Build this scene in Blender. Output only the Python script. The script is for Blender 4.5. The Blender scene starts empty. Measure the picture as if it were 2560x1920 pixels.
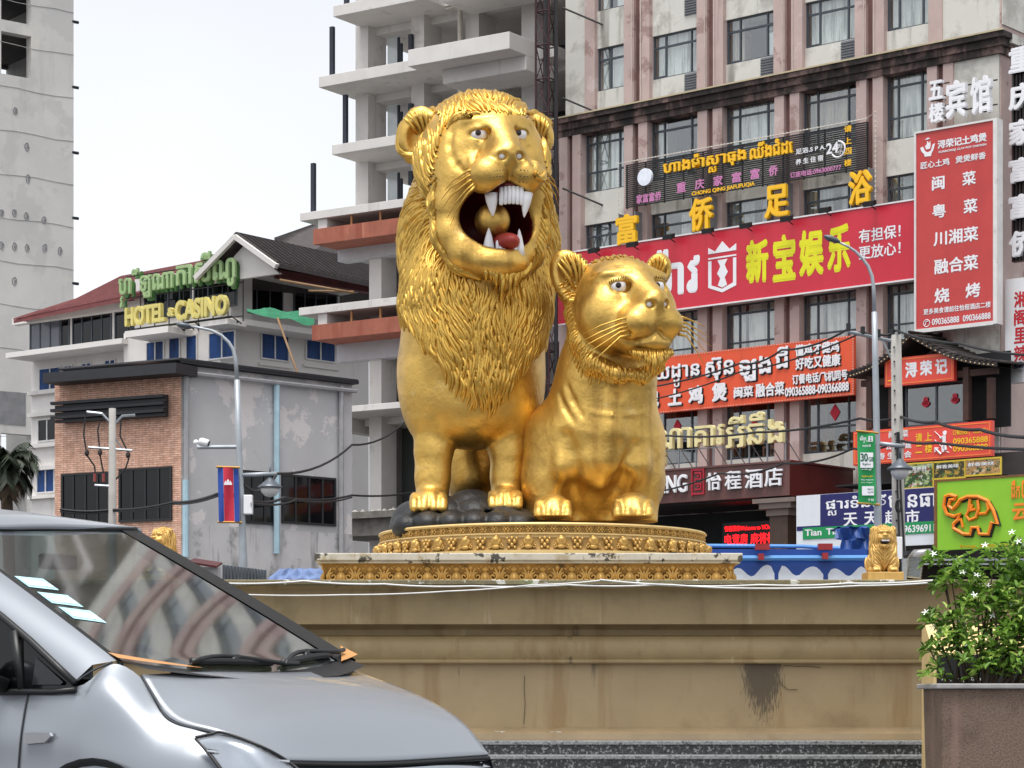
import bpy, math, random
import numpy as np
import openvdb
from mathutils import Vector, Matrix
SC = bpy.context.scene
COL = SC.collection
rad = math.radians
# ------------------------------------------------------------------ camera
CAMZ = 1.0                       # eye height; the photograph is level with a strong upward shift
FPX, CX, HY = 6000.0, 1280.0, 1740.0     # focal length, optical axis and horizon in pixels of the 2560x1920 photograph
cam_d = bpy.data.cameras.new('camera')
cam_d.lens = 36.0 * FPX / 2560.0
cam_d.sensor_width = 36.0
cam_d.shift_y = (HY - 960.0) / 2560.0
cam_d.clip_start, cam_d.clip_end = 0.1, 3000.0
cam = bpy.data.objects.new('camera', cam_d)
COL.objects.link(cam)
cam.location = (0, 0, CAMZ)
cam.rotation_euler = (rad(90), 0, 0)
SC.camera = cam
# ------------------------------------------------------------------ sky, sun, exposure (bright overcast)
SUN_EL, SUN_AZ = 74.0, 200.0
W = bpy.data.worlds.new('World')
SC.world = W
W.use_nodes = True
nt = W.node_tree
bg = nt.nodes['Background']
sky = nt.nodes.new('ShaderNodeTexSky')
sky.sky_type = 'NISHITA'
sky.sun_disc = False
sky.sun_elevation = rad(SUN_EL)
sky.sun_rotation = rad(SUN_AZ)
sky.air_density, sky.dust_density, sky.ozone_density = 1.0, 2.0, 1.0
hs = nt.nodes.new('ShaderNodeHueSaturation')          # cloud cover takes the blue out of the sky
hs.inputs['Saturation'].default_value = 0.09
tc = nt.nodes.new('ShaderNodeTexCoord')
nz = nt.nodes.new('ShaderNodeTexNoise')
nz.inputs['Scale'].default_value = 2.2
nz.inputs['Detail'].default_value = 4
cr = nt.nodes.new('ShaderNodeMapRange')
cr.inputs[1].default_value, cr.inputs[2].default_value = 0.3, 0.7
cr.inputs[3].default_value, cr.inputs[4].default_value = 0.0, 1.0
mx = nt.nodes.new('ShaderNodeMix')
mx.data_type, mx.blend_type = 'RGBA', 'MULTIPLY'
mx.inputs[0].default_value = 1.0
nt.links.new(tc.outputs['Generated'], nz.inputs['Vector'])
nt.links.new(nz.outputs['Fac'], cr.inputs[0])
nt.links.new(sky.outputs[0], hs.inputs['Color'])
nt.links.new(hs.outputs[0], mx.inputs[6])
cl = nt.nodes.new('ShaderNodeMix')                    # cloud tone: faint blue-grey hollows between white cloud
cl.data_type = 'RGBA'
cl.inputs[6].default_value, cl.inputs[7].default_value = (0.90, 0.925, 0.97, 1), (1.06, 1.06, 1.07, 1)
nt.links.new(cr.outputs[0], cl.inputs[0])
nt.links.new(cl.outputs[2], mx.inputs[7])
nt.links.new(mx.outputs[2], bg.inputs['Color'])
bg.inputs['Strength'].default_value = 0.13
sun_d = bpy.data.lights.new('sun', 'SUN')
sun_d.energy = 1.9
sun_d.angle = rad(30)
sun_d.color = (1.0, 0.97, 0.92)
sun = bpy.data.objects.new('sun', sun_d)
COL.objects.link(sun)
_az, _el = rad(SUN_AZ), rad(SUN_EL)
_dir = Vector((math.sin(_az) * math.cos(_el), math.cos(_az) * math.cos(_el), math.sin(_el)))
sun.rotation_euler = _dir.to_track_quat('Z', 'Y').to_euler()
SC.view_settings.view_transform = 'Standard'
SC.view_settings.look = 'None'
SC.view_settings.gamma = 1.0
SC.view_settings.exposure = 0.85
SC.view_settings.use_curve_mapping = False
# ------------------------------------------------------------------ helpers: materials
def lin(c):
    c = c / 255.0
    return c / 12.92 if c <= 0.04045 else ((c + 0.055) / 1.055) ** 2.4
def rgb(r, g, b):
    return (lin(r), lin(g), lin(b), 1.0)
MATS = {}
def mat(name, col, rough=0.6, metal=0.0, var=0.12, vscale=3.0, bump=0.0, bscale=40.0, stain=None, streak=None,
        spec=0.5, coat=0.0, emit=None, trans=0.0, crack=None):
    """A procedural surface: mottled base colour, optional blotchy stains and vertical streaks, fine bump."""
    if name in MATS:
        return MATS[name]
    m = bpy.data.materials.new(name)
    m.use_nodes = True
    t = m.node_tree
    b = t.nodes['Principled BSDF']
    N, Lk = t.nodes.new, t.links.new
    if len(col) == 3:
        col = rgb(*col)
    b.inputs['Roughness'].default_value = rough
    b.inputs['Metallic'].default_value = metal
    b.inputs['Specular IOR Level'].default_value = spec
    b.inputs['Coat Weight'].default_value = coat
    b.inputs['Coat Roughness'].default_value = 0.03
    b.inputs['Transmission Weight'].default_value = trans
    co = N('ShaderNodeTexCoord').outputs['Object']
    def noise(scale, detail=5, rough_=0.6, stretch=None):
        v = co
        if stretch:
            mp = N('ShaderNodeMapping')
            mp.inputs['Scale'].default_value = stretch
            Lk(v, mp.inputs[0]); v = mp.outputs[0]
        n = N('ShaderNodeTexNoise')
        n.inputs['Scale'].default_value, n.inputs['Detail'].default_value, n.inputs['Roughness'].default_value = scale, detail, rough_
        Lk(v, n.inputs['Vector'])
        return n.outputs['Fac']
    def rng(fac, a, b_, c, d):
        r = N('ShaderNodeMapRange')
        for i, q in enumerate((a, b_, c, d)):
            r.inputs[i + 1].default_value = q
        Lk(fac, r.inputs[0])
        return r.outputs[0]
    def mixc(fac, a, b_, mode='MIX'):
        x = N('ShaderNodeMix'); x.data_type, x.blend_type = 'RGBA', mode
        if isinstance(fac, float): x.inputs[0].default_value = fac
        else: Lk(fac, x.inputs[0])
        for i, q in ((6, a), (7, b_)):
            if isinstance(q, tuple): x.inputs[i].default_value = q
            else: Lk(q, x.inputs[i])
        return x.outputs[2]
    c = tuple(col)
    if var:
        lo = tuple(max(0, q * (1 - var)) for q in col[:3]) + (1,)
        hi = tuple(min(1, q * (1 + var)) for q in col[:3]) + (1,)
        c = mixc(rng(noise(vscale), 0.3, 0.7, 0, 1), lo, hi)
    for st in (stain or []):       # (colour, scale, threshold, softness, strength)
        f = rng(noise(st[1], 8, 0.65), st[2], st[2] + st[3], 0.0, st[4])
        c = mixc(f, c, rgb(*st[0]))
    for st in (streak or []):      # the same, drawn out downwards
        f = rng(noise(st[1], 6, 0.6, (1, 1, 0.09)), st[2], st[2] + st[3], 0.0, st[4])
        c = mixc(f, c, rgb(*st[0]))
    if crack:                      # (colour, scale, width)
        vo = N('ShaderNodeTexVoronoi'); vo.feature = 'DISTANCE_TO_EDGE'
        vo.inputs['Scale'].default_value = crack[1]
        Lk(co, vo.inputs['Vector'])
        c = mixc(rng(vo.outputs['Distance'], 0, crack[2], 0.7, 0.0), c, rgb(*crack[0]))
    if isinstance(c, tuple): b.inputs['Base Color'].default_value = c
    else: Lk(c, b.inputs['Base Color'])
    if emit:
        b.inputs['Emission Color'].default_value = col
        b.inputs['Emission Strength'].default_value = emit
    if bump:
        bp = N('ShaderNodeBump')
        bp.inputs['Strength'].default_value = bump
        bp.inputs['Distance'].default_value = 0.02
        Lk(noise(bscale, 6), bp.inputs['Height'])
        Lk(bp.outputs[0], b.inputs['Normal'])
    MATS[name] = m
    return m
# ------------------------------------------------------------------ helpers: objects
def props(o, label=None, cat=None, group=None, kind=None):
    for k, v in (('label', label), ('category', cat), ('group', group), ('kind', kind)):
        if v: o[k] = v
    return o
def thing(name, label, cat, loc=(0, 0, 0), rotz=0.0, group=None):
    o = bpy.data.objects.new(name, None)
    COL.objects.link(o)
    o.empty_display_size = 0.3
    o.location, o.rotation_euler = loc, (0, 0, rotz)
    return props(o, label, cat, group)
def obj(name, mesh, parent=None):
    o = bpy.data.objects.new(name, mesh)
    COL.objects.link(o)
    if parent: o.parent = parent
    return o
def copy_tree(o, parent=None):
    c = o.copy()
    COL.objects.link(c)
    if parent: c.parent = parent
    for ch in [q for q in bpy.data.objects if q.parent == o]:
        copy_tree(ch, c)
    return c
class MB:
    """Collects shapes and links them as ONE mesh object."""
    def __init__(s):
        s.v, s.f, s.m, s.n = [], [], [], 0
    def add(s, verts, faces, mi=0):
        n = s.n
        s.v.extend([tuple(p) for p in verts]); s.n += len(verts)
        s.f.extend([tuple(i + n for i in f) for f in faces])
        s.m.extend([mi] * len(faces))
        return s
    def box(s, x0, x1, y0, y1, z0, z1, mi=0):
        v = [(x0, y0, z0), (x1, y0, z0), (x1, y1, z0), (x0, y1, z0), (x0, y0, z1), (x1, y0, z1), (x1, y1, z1), (x0, y1, z1)]
        return s.add(v, [(0, 3, 2, 1), (4, 5, 6, 7), (0, 1, 5, 4), (1, 2, 6, 5), (2, 3, 7, 6), (3, 0, 4, 7)], mi)
    def prism(s, poly, a, b, axis=1, mi=0):
        """Polygon in two coordinates pushed along the third (axis 0/1/2) from a to b."""
        def P(p, q):
            return (q, p[0], p[1]) if axis == 0 else ((p[0], q, p[1]) if axis == 1 else (p[0], p[1], q))
        n = len(poly)
        v = [P(p, a) for p in poly] + [P(p, b) for p in poly]
        f = [tuple(range(n))[::-1], tuple(range(n, 2 * n))] + [(i, (i + 1) % n, n + (i + 1) % n, n + i) for i in range(n)]
        return s.add(v, f, mi)
    def tube(s, pts, r, k=6, mi=0, caps=True):
        pts = [Vector(p) for p in pts]
        rs = r if isinstance(r, (list, tuple)) else [r] * len(pts)
        n0 = None; V = []
        for i, p in enumerate(pts):
            t = (pts[min(i + 1, len(pts) - 1)] - pts[max(i - 1, 0)])
            t = t.normalized() if t.length > 1e-9 else Vector((0, 0, 1))
            if n0 is None:
                n0 = t.orthogonal().normalized()
            n0 = (n0 - t * n0.dot(t))
            n0 = n0.normalized() if n0.length > 1e-6 else t.orthogonal().normalized()
            b = t.cross(n0)
            for j in range(k):
                a = 2 * math.pi * j / k
                V.append(p + (n0 * math.cos(a) + b * math.sin(a)) * rs[i])
        F = []
        for i in range(len(pts) - 1):
            for j in range(k):
                F.append((i * k + j, i * k + (j + 1) % k, (i + 1) * k + (j + 1) % k, (i + 1) * k + j))
        if caps:
            F.append(tuple(range(k))[::-1]); F.append(tuple(range((len(pts) - 1) * k, len(pts) * k)))
        return s.add(V, F, mi)
    def cyl(s, c, r, h, k=16, mi=0, r2=None):
        r2 = r if r2 is None else r2
        return s.tube([(c[0], c[1], c[2]), (c[0], c[1], c[2] + h)], [r, r2], k, mi)
    def lathe(s, prof, c=(0, 0, 0), k=24, mi=0, sx=1.0, sy=1.0):
        V, F = [], []
        for r, z in prof:
            for j in range(k):
                a = 2 * math.pi * j / k
                V.append((c[0] + r * sx * math.cos(a), c[1] + r * sy * math.sin(a), c[2] + z))
        for i in range(len(prof) - 1):
            for j in range(k):
                F.append((i * k + j, i * k + (j + 1) % k, (i + 1) * k + (j + 1) % k, (i + 1) * k + j))
        F.append(tuple(range(k))[::-1]); F.append(tuple(range((len(prof) - 1) * k, len(prof) * k)))
        return s.add(V, F, mi)
    def ball(s, c, r, k=12, mi=0, R=None):
        r = r if isinstance(r, (tuple, list)) else (r, r, r)
        V, F = [], []
        nr = k // 2
        for i in range(nr + 1):
            th = math.pi * i / nr
            for j in range(k):
                a = 2 * math.pi * j / k
                p = Vector((r[0] * math.sin(th) * math.cos(a), r[1] * math.sin(th) * math.sin(a), r[2] * math.cos(th)))
                if R is not None: p = R @ p
                V.append(p + Vector(c))
        for i in range(nr):
            for j in range(k):
                F.append((i * k + j, (i + 1) * k + j, (i + 1) * k + (j + 1) % k, i * k + (j + 1) % k))
        return s.add(V, F, mi)
    def grid(s, rows, mi=0, closed=False):
        """rows: list of equal-length point lists, skinned with quads."""
        n = len(rows[0]); V = [p for r in rows for p in r]; F = []
        for i in range(len(rows) - 1):
            for j in range(n if closed else n - 1):
                F.append((i * n + j, i * n + (j + 1) % n, (i + 1) * n + (j + 1) % n, (i + 1) * n + j))
        return s.add(V, F, mi)
    def arrays(s, v, f, mi=0):
        return s.add(v.tolist(), f.tolist(), mi)
    def build(s, name, mats, parent=None, smooth=False, bevel=0.0):
        me = bpy.data.meshes.new(name)
        me.from_pydata(s.v, [], s.f)
        for m in (mats if isinstance(mats, (list, tuple)) else [mats]):
            me.materials.append(m)
        me.polygons.foreach_set('material_index', s.m)
        if smooth:
            me.polygons.foreach_set('use_smooth', [True] * len(s.f))
        me.update()
        o = obj(name, me, parent)
        if bevel:
            md = o.modifiers.new('b', 'BEVEL'); md.width = bevel; md.segments = 2; md.limit_method = 'ANGLE'
        return o
def smooth_by_angle(o, deg=40):
    o.data.polygons.foreach_set('use_smooth', [True] * len(o.data.polygons))
    try: o.data.set_sharp_from_angle(angle=rad(deg))
    except Exception: pass
# ------------------------------------------------------------------ helpers: measuring
def P(x, y, Y):
    """The point at depth Y that the photograph shows at pixel (x, y)."""
    return Vector(((x - CX) / FPX * Y, Y, CAMZ - (y - HY) / FPX * Y))
class Plane:
    """A vertical wall plane with local axes u (along, to the viewer's right), w (out, to the viewer), z (up)."""
    def __init__(s, x0, Y0, dx, dy):
        l = math.hypot(dx, dy)
        s.A = Vector(((x0 - CX) / FPX * Y0, Y0)); s.d = Vector((dx / l, dy / l)); s.n = Vector((s.d.y, -s.d.x))
        s.rot = math.atan2(s.d.y, s.d.x)          # local X = d, local Y = -n, so 'out' is local -Y
        s.loc = (s.A.x, s.A.y, 0)
    def uz(s, x, y, off=0.0):
        a = (x - CX) / FPX
        o = s.A + s.n * off
        t = o.dot(s.n) / (a * s.n.x + s.n.y)
        p = Vector((a * t, t)) - o
        return p.dot(s.d), CAMZ - (y - HY) / FPX * t
    def u(s, x, off=0.0): return s.uz(x, 0, off)[0]
    def z(s, x, y, off=0.0): return s.uz(x, y, off)[1]
    def world(s, u, off, z):
        q = s.A + s.d * u + s.n * off
        return Vector((q.x, q.y, z))
# ------------------------------------------------------------------ helpers: lettering
_TXT = {}
def glyphs(body, bold=0.0, extrude=0.0):
    """Vertices and faces of a line of text of size 1, starting at the origin."""
    key = (body, round(bold, 4), round(extrude, 4))
    if key in _TXT: return _TXT[key]
    cu = bpy.data.curves.new('text', 'FONT')
    cu.body, cu.size, cu.resolution_u = body, 1.0, 4
    cu.extrude = extrude
    o = bpy.data.objects.new('text', cu)
    COL.objects.link(o)
    dg = bpy.context.evaluated_depsgraph_get(); dg.update()
    me = bpy.data.meshes.new_from_object(o.evaluated_get(dg))
    v = np.array([p.co[:] for p in me.vertices], dtype=float).reshape(-1, 3)
    f = [tuple(p.vertices) for p in me.polygons]
    bpy.data.objects.remove(o); bpy.data.curves.remove(cu); bpy.data.meshes.remove(me)
    if len(v) == 0:
        return v, f
    if bold:
        V, F = [v], list(f)
        for k in range(6):
            a = math.pi * 2 * k / 6
            V.append(v + np.array([math.cos(a) * bold, math.sin(a) * bold, -0.0012 * (k + 1)]))
            F += [tuple(i + len(v) * (k + 1) for i in q) for q in f]
        v, f = np.concatenate(V), F
    _TXT[key] = (v, f)
    return v, f
SUBS = {}
def line_shape(body, bold=0.0, extrude=0.0):
    """A line of text; a Khmer consonant after U+17D2 is set small under the letter before it."""
    if '\u17d2' not in body:
        return glyphs(body, bold, extrude)
    V, F, n, x = [], [], 0, 0.0
    parts = body.split('\u17d2')
    for i, q in enumerate(parts):
        if i > 0:
            g, fa = glyphs(q[0], bold, extrude)
            w0 = last_w
            s = 0.62
            gg = g * np.array([s, s, 1]) + np.array([x - w0 * 0.95, -0.50, 0])
            V.append(gg); F += [tuple(k + n for k in a) for a in fa]; n += len(gg)
            q = q[1:]
        if q:
            g, fa = glyphs(q, bold, extrude)
            gg = g + np.array([x - g[:, 0].min(), 0, 0])
            V.append(gg); F += [tuple(k + n for k in a) for a in fa]; n += len(gg)
            gl, _ = glyphs(q[-1] if q[-1] not in '\u17b6' else q[-2:], bold, extrude)
            last_w = gl[:, 0].max() - gl[:, 0].min()
            x = gg[:, 0].max() + 0.06
    return np.concatenate(V), F
def lettering(mb, body, x0, x1, z0, z1, y=0.0, bold=0.0, extrude=0.0, mi=0, skew=0.0):
    """Fits a line of text into a rectangle of a wall's local X-Z plane, facing local -Y; y is the face's position."""
    h = max(1e-6, z1 - z0)
    v, f = line_shape(body, bold, extrude / h if extrude else 0.0)
    lo, hi = v.min(0), v.max(0)
    sx, sz = (x1 - x0) / max(1e-6, hi[0] - lo[0]), h / max(1e-6, hi[1] - lo[1])
    out = np.empty_like(v)
    out[:, 0] = x0 + (v[:, 0] - lo[0]) * sx + skew * (v[:, 1] - lo[1]) * sz
    out[:, 2] = z0 + (v[:, 1] - lo[1]) * sz
    out[:, 1] = y - v[:, 2] * (h if extrude else 1.0)
    mb.add(out.tolist(), f, mi)
    return mb
# ------------------------------------------------------------------ helpers: sculpting with distance fields
class Sculpt:
    def __init__(s, lo, hi, h):
        s.lo, s.h = np.array(lo, float), h
        s.n = np.ceil((np.array(hi) - s.lo) / h).astype(int) + 1
        s.ax = [(s.lo[i] + h * np.arange(s.n[i])).astype(np.float32) for i in range(3)]
        s.D = np.full(s.n, 5.0, np.float32)
    def _win(s, lo, hi):
        a = np.clip(np.floor((np.array(lo) - s.lo) / s.h).astype(int), 0, s.n)
        b = np.clip(np.ceil((np.array(hi) - s.lo) / s.h).astype(int) + 1, 0, s.n)
        sl = tuple(slice(a[i], b[i]) for i in range(3))
        g = (s.ax[0][sl[0]][:, None, None], s.ax[1][sl[1]][None, :, None], s.ax[2][sl[2]][None, None, :])
        return sl, g
    def _mix(s, sl, d, k, op):
        a = s.D[sl]
        if op == 'add':
            h = np.maximum(k - np.abs(a - d), 0) / k
            s.D[sl] = np.minimum(a, d) - h * h * k * 0.25
        else:
            h = np.maximum(k - np.abs(a + d), 0) / k
            s.D[sl] = np.maximum(a, -d) + h * h * k * 0.25
    def ell(s, c, r, R=None, k=0.1, op='add'):
        c = np.array(c, float); m = max(r) + k + 0.12
        sl, g = s._win(c - m, c + m)
        if min(q.stop - q.start for q in sl) <= 0: return s
        q = [g[i] - np.float32(c[i]) for i in range(3)]
        if R is not None:
            M = np.array(R)
            q = [q[0] * np.float32(M[0][i]) + q[1] * np.float32(M[1][i]) + q[2] * np.float32(M[2][i]) for i in range(3)]
        k0 = np.sqrt(sum((q[i] / np.float32(r[i])) ** 2 for i in range(3))) + 1e-6
        k1 = np.sqrt(sum((q[i] / np.float32(r[i] ** 2)) ** 2 for i in range(3))) + 1e-6
        s._mix(sl, k0 * (k0 - 1) / k1, k, op)
        return s
    def cap(s, a, b, ra, rb, k=0.1, op='add'):
        a, b = np.array(a, float), np.array(b, float); m = max(ra, rb) + k + 0.12
        sl, g = s._win(np.minimum(a, b) - m, np.maximum(a, b) + m)
        if min(q.stop - q.start for q in sl) <= 0: return s
        ab = b - a; L = float(ab @ ab) + 1e-9
        t = np.clip(sum((g[i] - np.float32(a[i])) * np.float32(ab[i] / L) for i in range(3)), 0, 1)
        d = np.sqrt(sum((g[i] - np.float32(a[i]) - t * np.float32(ab[i])) ** 2 for i in range(3))) - (ra + (rb - ra) * t)
        s._mix(sl, d, k, op)
        return s
    def chain(s, pts, rs, k=0.1, op='add'):
        for i in range(len(pts) - 1):
            s.cap(pts[i], pts[i + 1], rs[i], rs[i + 1], k, op)
        return s
    def box(s, lo, hi, r=0.02, k=0.02, op='add'):
        lo, hi = np.array(lo), np.array(hi); c, e = (lo + hi) / 2, (hi - lo) / 2 - r
        sl, g = s._win(lo - k - .1, hi + k + .1)
        q = [np.abs(g[i] - np.float32(c[i])) - np.float32(e[i]) for i in range(3)]
        d = np.sqrt(sum(np.maximum(x, 0) ** 2 for x in q)) + np.minimum(np.maximum(np.maximum(q[0], q[1]), q[2]), 0) - r
        s._mix(sl, d, k, op)
        return s
    def sample(s, p):
        q = (p - s.lo) / s.h
        q = np.clip(q, 0.001, s.n - 1.002)
        i = q.astype(int); f = q - i
        out = 0
        for dx in (0, 1):
            for dy in (0, 1):
                for dz in (0, 1):
                    w = (f[:, 0] if dx else 1 - f[:, 0]) * (f[:, 1] if dy else 1 - f[:, 1]) * (f[:, 2] if dz else 1 - f[:, 2])
                    out = out + w * s.D[i[:, 0] + dx, i[:, 1] + dy, i[:, 2] + dz]
        return out
    def hit(s, x, y, d0=-2.8, d1=1.5):
        """First surface point on the line of sight through photograph pixel (x, y)."""
        q = np.array([tuple(P(x, y, 30 + d)) for d in np.arange(d0, d1, .01)])
        v = s.sample(q); i = int(np.argmax(v < 0))
        return q[i]
    def grad(s, p):
        e = s.h * 1.5
        g = np.stack([s.sample(p + np.eye(3)[i] * e) - s.sample(p - np.eye(3)[i] * e) for i in range(3)], 1)
        return g / (np.linalg.norm(g, axis=1, keepdims=True) + 1e-9)
    def mesh(s):
        gr = openvdb.FloatGrid(5.0)
        gr.copyFromArray(np.ascontiguousarray(s.D))
        pts, tri, quad = gr.convertToPolygons(isovalue=0.0, adaptivity=0.0)
        return pts * s.h + s.lo, tri, quad
def mesh_from(name, pts, tri, quad, mats, mi=None, parent=None, smooth=True):
    F = [tuple(t) for t in tri.tolist()] + [tuple(q) for q in quad.tolist()]
    me = bpy.data.meshes.new(name)
    me.from_pydata(pts.tolist(), [], F)
    for m in (mats if isinstance(mats, (list, tuple)) else [mats]): me.materials.append(m)
    if mi is not None: me.polygons.foreach_set('material_index', mi)
    if smooth: me.polygons.foreach_set('use_smooth', [True] * len(F))
    me.update(); me.validate()
    return obj(name, me, parent)
def thin(p, dist, rg):
    """Random subset of points no two of which are closer than about dist."""
    p = p[rg.permutation(len(p))]
    cell = {}; keep = []
    for i, k in enumerate(map(tuple, np.floor(p / dist).astype(int).tolist())):
        ok = True
        for dx in (-1, 0, 1):
            for dy in (-1, 0, 1):
                for dz in (-1, 0, 1):
                    j = cell.get((k[0] + dx, k[1] + dy, k[2] + dz))
                    if j is not None and ((p[i] - p[j]) ** 2).sum() < dist * dist: ok = False
        if ok:
            cell[k] = i; keep.append(i)
    return p[keep]
def locks(mb, sc, seeds, flow, length, width, height, rg, steps=9, wave=0.25, lift=0.0, mi=0, power=0.55):
    """Carved hair: each seed grows a wavy, tapered lock that follows the surface along the flow direction."""
    N = len(seeds)
    if N == 0: return mb
    p = seeds.copy()
    ph = 3.2 * np.sin(p[:, 0] * 2.1 + p[:, 2] * 1.3) + 2.2 * np.sin(p[:, 2] * 3.7 - p[:, 0] * 2.9) + rg.uniform(-.5, .5, N); ln = length * rg.uniform(0.7, 1.25, N); wd = width * rg.uniform(0.75, 1.25, N); ht = height * rg.uniform(0.7, 1.3, N)
    step = (ln / steps)[:, None]
    prof = np.array([(-1, -0.30), (-0.78, 0.62), (0, 0.86), (0.78, 0.62), (1, -0.30)])
    V = np.zeros((N, steps + 1, 5, 3))
    for i in range(steps + 1):
        n = sc.grad(p)
        p = p - n * sc.sample(p)[:, None]
        d = flow(p, n)
        d = d - n * (d * n).sum(1, keepdims=True)
        d /= np.linalg.norm(d, axis=1, keepdims=True) + 1e-9
        sd = np.cross(n, d)
        t = i / steps
        w = wd * (math.sin(math.pi * min(1, (t * 0.92 + 0.06))) ** power)
        h = ht * (math.sin(math.pi * min(1, (t * 0.92 + 0.06))) ** power)
        c = p + sd * (np.sin(ph + t * 5.5) * wave * width)[:, None] + n * (lift * t + 0.1 * height)
        for j, (a, b) in enumerate(prof):
            V[:, i, j] = c + sd * (w * a)[:, None] + n * (h * b)[:, None]
        p = p + d * step
    base = (np.arange(N) * (steps + 1) * 5)[:, None]
    F = []
    for i in range(steps):
        for j in range(4):
            F.append(np.stack([base[:, 0] + i * 5 + j, base[:, 0] + i * 5 + j + 1, base[:, 0] + (i + 1) * 5 + j + 1, base[:, 0] + (i + 1) * 5 + j], 1))
    F = np.concatenate(F)
    return mb.arrays(V.reshape(-1, 3), F, mi)
# ================================================================== ground
ASPH = mat('wet_asphalt', (78, 78, 80), rough=0.45, var=0.25, vscale=1.5, bump=0.3, bscale=60)
g_ = MB(); g_.grid([[(-600, -300, 0), (600, -300, 0)], [(-600, 900, 0), (600, 900, 0)]])
props(g_.build('ground', ASPH), kind='structure')
# ================================================================== plinth with its mouldings, bench and steps
BEIGE = mat('weathered_cream_paint', (162, 141, 102), rough=0.55, var=0.14, vscale=1.2, bump=0.15, bscale=14,
            stain=[((104, 88, 58), 1.3, 0.54, 0.16, 0.4), ((40, 34, 24), 3.2, 0.69, 0.04, 0.5), ((60, 120, 80), 7.0, 0.79, 0.02, 0.5), ((225, 215, 200), 9.0, 0.80, 0.01, 0.8)],
            streak=[((124, 96, 56), 3.2, 0.55, 0.10, 0.45), ((44, 38, 28), 2.3, 0.67, 0.05, 0.6), ((196, 178, 146), 5, 0.64, 0.05, 0.5)])
def panel_stain(m):
    """The one big sooty run-down patch on the panel, where a pipe once leaked."""
    t = m.node_tree; b = t.nodes['Principled BSDF']; N, L_ = t.nodes.new, t.links.new
    src = b.inputs['Base Color'].links[0].from_socket
    co = N('ShaderNodeTexCoord').outputs['Object']; mp = N('ShaderNodeMapping'); L_(co, mp.inputs[0])
    mp.inputs['Location'].default_value = (-2.81 / .235, 0, -1.36 / .62); mp.inputs['Scale'].default_value = (1 / .235, 0, 1 / .62)
    gr = N('ShaderNodeVectorMath'); gr.operation = 'LENGTH'; L_(mp.outputs[0], gr.inputs[0])
    nm = N('ShaderNodeMapping'); nm.inputs['Scale'].default_value = (22, 1, 2.2); L_(co, nm.inputs[0])
    nz_ = N('ShaderNodeTexNoise'); nz_.inputs['Detail'].default_value = 6; L_(nm.outputs[0], nz_.inputs['Vector'])
    ad = N('ShaderNodeMath'); ad.operation = 'MULTIPLY_ADD'; L_(nz_.outputs['Fac'], ad.inputs[0]); ad.inputs[1].default_value = 1.5; L_(gr.outputs['Value'], ad.inputs[2])
    mr = N('ShaderNodeMapRange'); L_(ad.outputs[0], mr.inputs[0])
    for i, q in enumerate((1.5, 1.8, .85, 0)): mr.inputs[i + 1].default_value = q
    x = N('ShaderNodeMix'); x.data_type = 'RGBA'; L_(mr.outputs[0], x.inputs[0]); L_(src, x.inputs[6]); x.inputs[7].default_value = rgb(74, 64, 50); L_(x.outputs[2], b.inputs['Base Color'])
PANELM = mat('stained_panel_paint', (164, 143, 108), rough=0.5, var=0.10, vscale=1.0, bump=0.12, bscale=16,
             stain=[((110, 88, 52), 0.9, 0.56, 0.16, 0.5)],
             streak=[((134, 102, 60), 3.0, 0.54, 0.10, 0.5), ((66, 56, 40), 1.7, 0.70, 0.04, 0.6), ((40, 34, 26), 9.0, 0.68, 0.03, 0.8)])
panel_stain(PANELM)
GRAN = mat('speckled_granite', (60, 62, 63), rough=0.35, var=0.8, vscale=40, stain=[((168, 170, 170), 30, 0.55, 0.05, 0.85), ((24, 24, 25), 1.2, .58, .1, .6)])
GRANL = mat('granite_nosing', (132, 134, 134), rough=0.3, var=0.5, vscale=40, stain=[((30, 30, 30), 22, 0.56, 0.06, 0.8)])
YP = 27.0
def pz(y, o): return P(0, y, YP - o).z
XL, XR = -9.0, 6.4
plinth = thing('plinth', 'long cream plinth with curved mouldings and dark streaks carrying the gold lions', 'plinth', (0, YP, 0))
def run(nm, prof, m, sm=False):
    mb = MB(); pr = [(YP - o, pz(y, o)) for y, o in prof]
    n = len(pr)
    rows = []
    for i in range(25):
        x = XL + (XR - XL) * i / 24
        rows.append([(x, p[0] - YP, p[1]) for p in pr])
    mb.grid(rows)
    # right-hand return
    mb.add([(XR, p[0] - YP, p[1]) for p in pr] + [(XR, 6.0, p[1]) for p in pr], [(i, n + i, n + i + 1, i + 1) for i in range(n - 1)])
    o = mb.build(nm, m, plinth)
    if sm: smooth_by_angle(o, 35)
    return o
run('ledge', [(1449, .30), (1449, .55), (1451, .57), (1460, .57), (1463, .54), (1464, .40)], mat('peeling_ledge_paint', (118, 108, 80), rough=0.7, var=0.2, vscale=6,
    stain=[((205, 205, 195), 5, 0.58, 0.03, 0.85), ((110, 128, 84), 3, 0.6, 0.08, 0.7), ((36, 34, 30), 8, 0.66, 0.04, 0.9)], bump=.6, bscale=20))
run('cove', [(1464, .40), (1470, .33), (1478, .28), (1488, .24), (1499, .20), (1510, .165), (1519, .125), (1523, .10)], BEIGE, True)
run('upper_band', [(1523, .10), (1523.5, .20), (1527, .235), (1540, .25), (1554, .25), (1556, .24), (1556.5, .12)], BEIGE)
run('recess', [(1556.5, .12), (1562, .05), (1574, .01), (1588, .01), (1590, .03)], BEIGE, True)
run('torus_moulding', [(1590, .06), (1591, .12), (1598, .155), (1608, .18), (1620, .19), (1632, .18), (1642, .155), (1648, .135), (1650, .15), (1655, .15), (1658, .14), (1659, .05)], BEIGE, True)
run('panel', [(1659, .05), (1818, .05)], PANELM)
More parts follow.
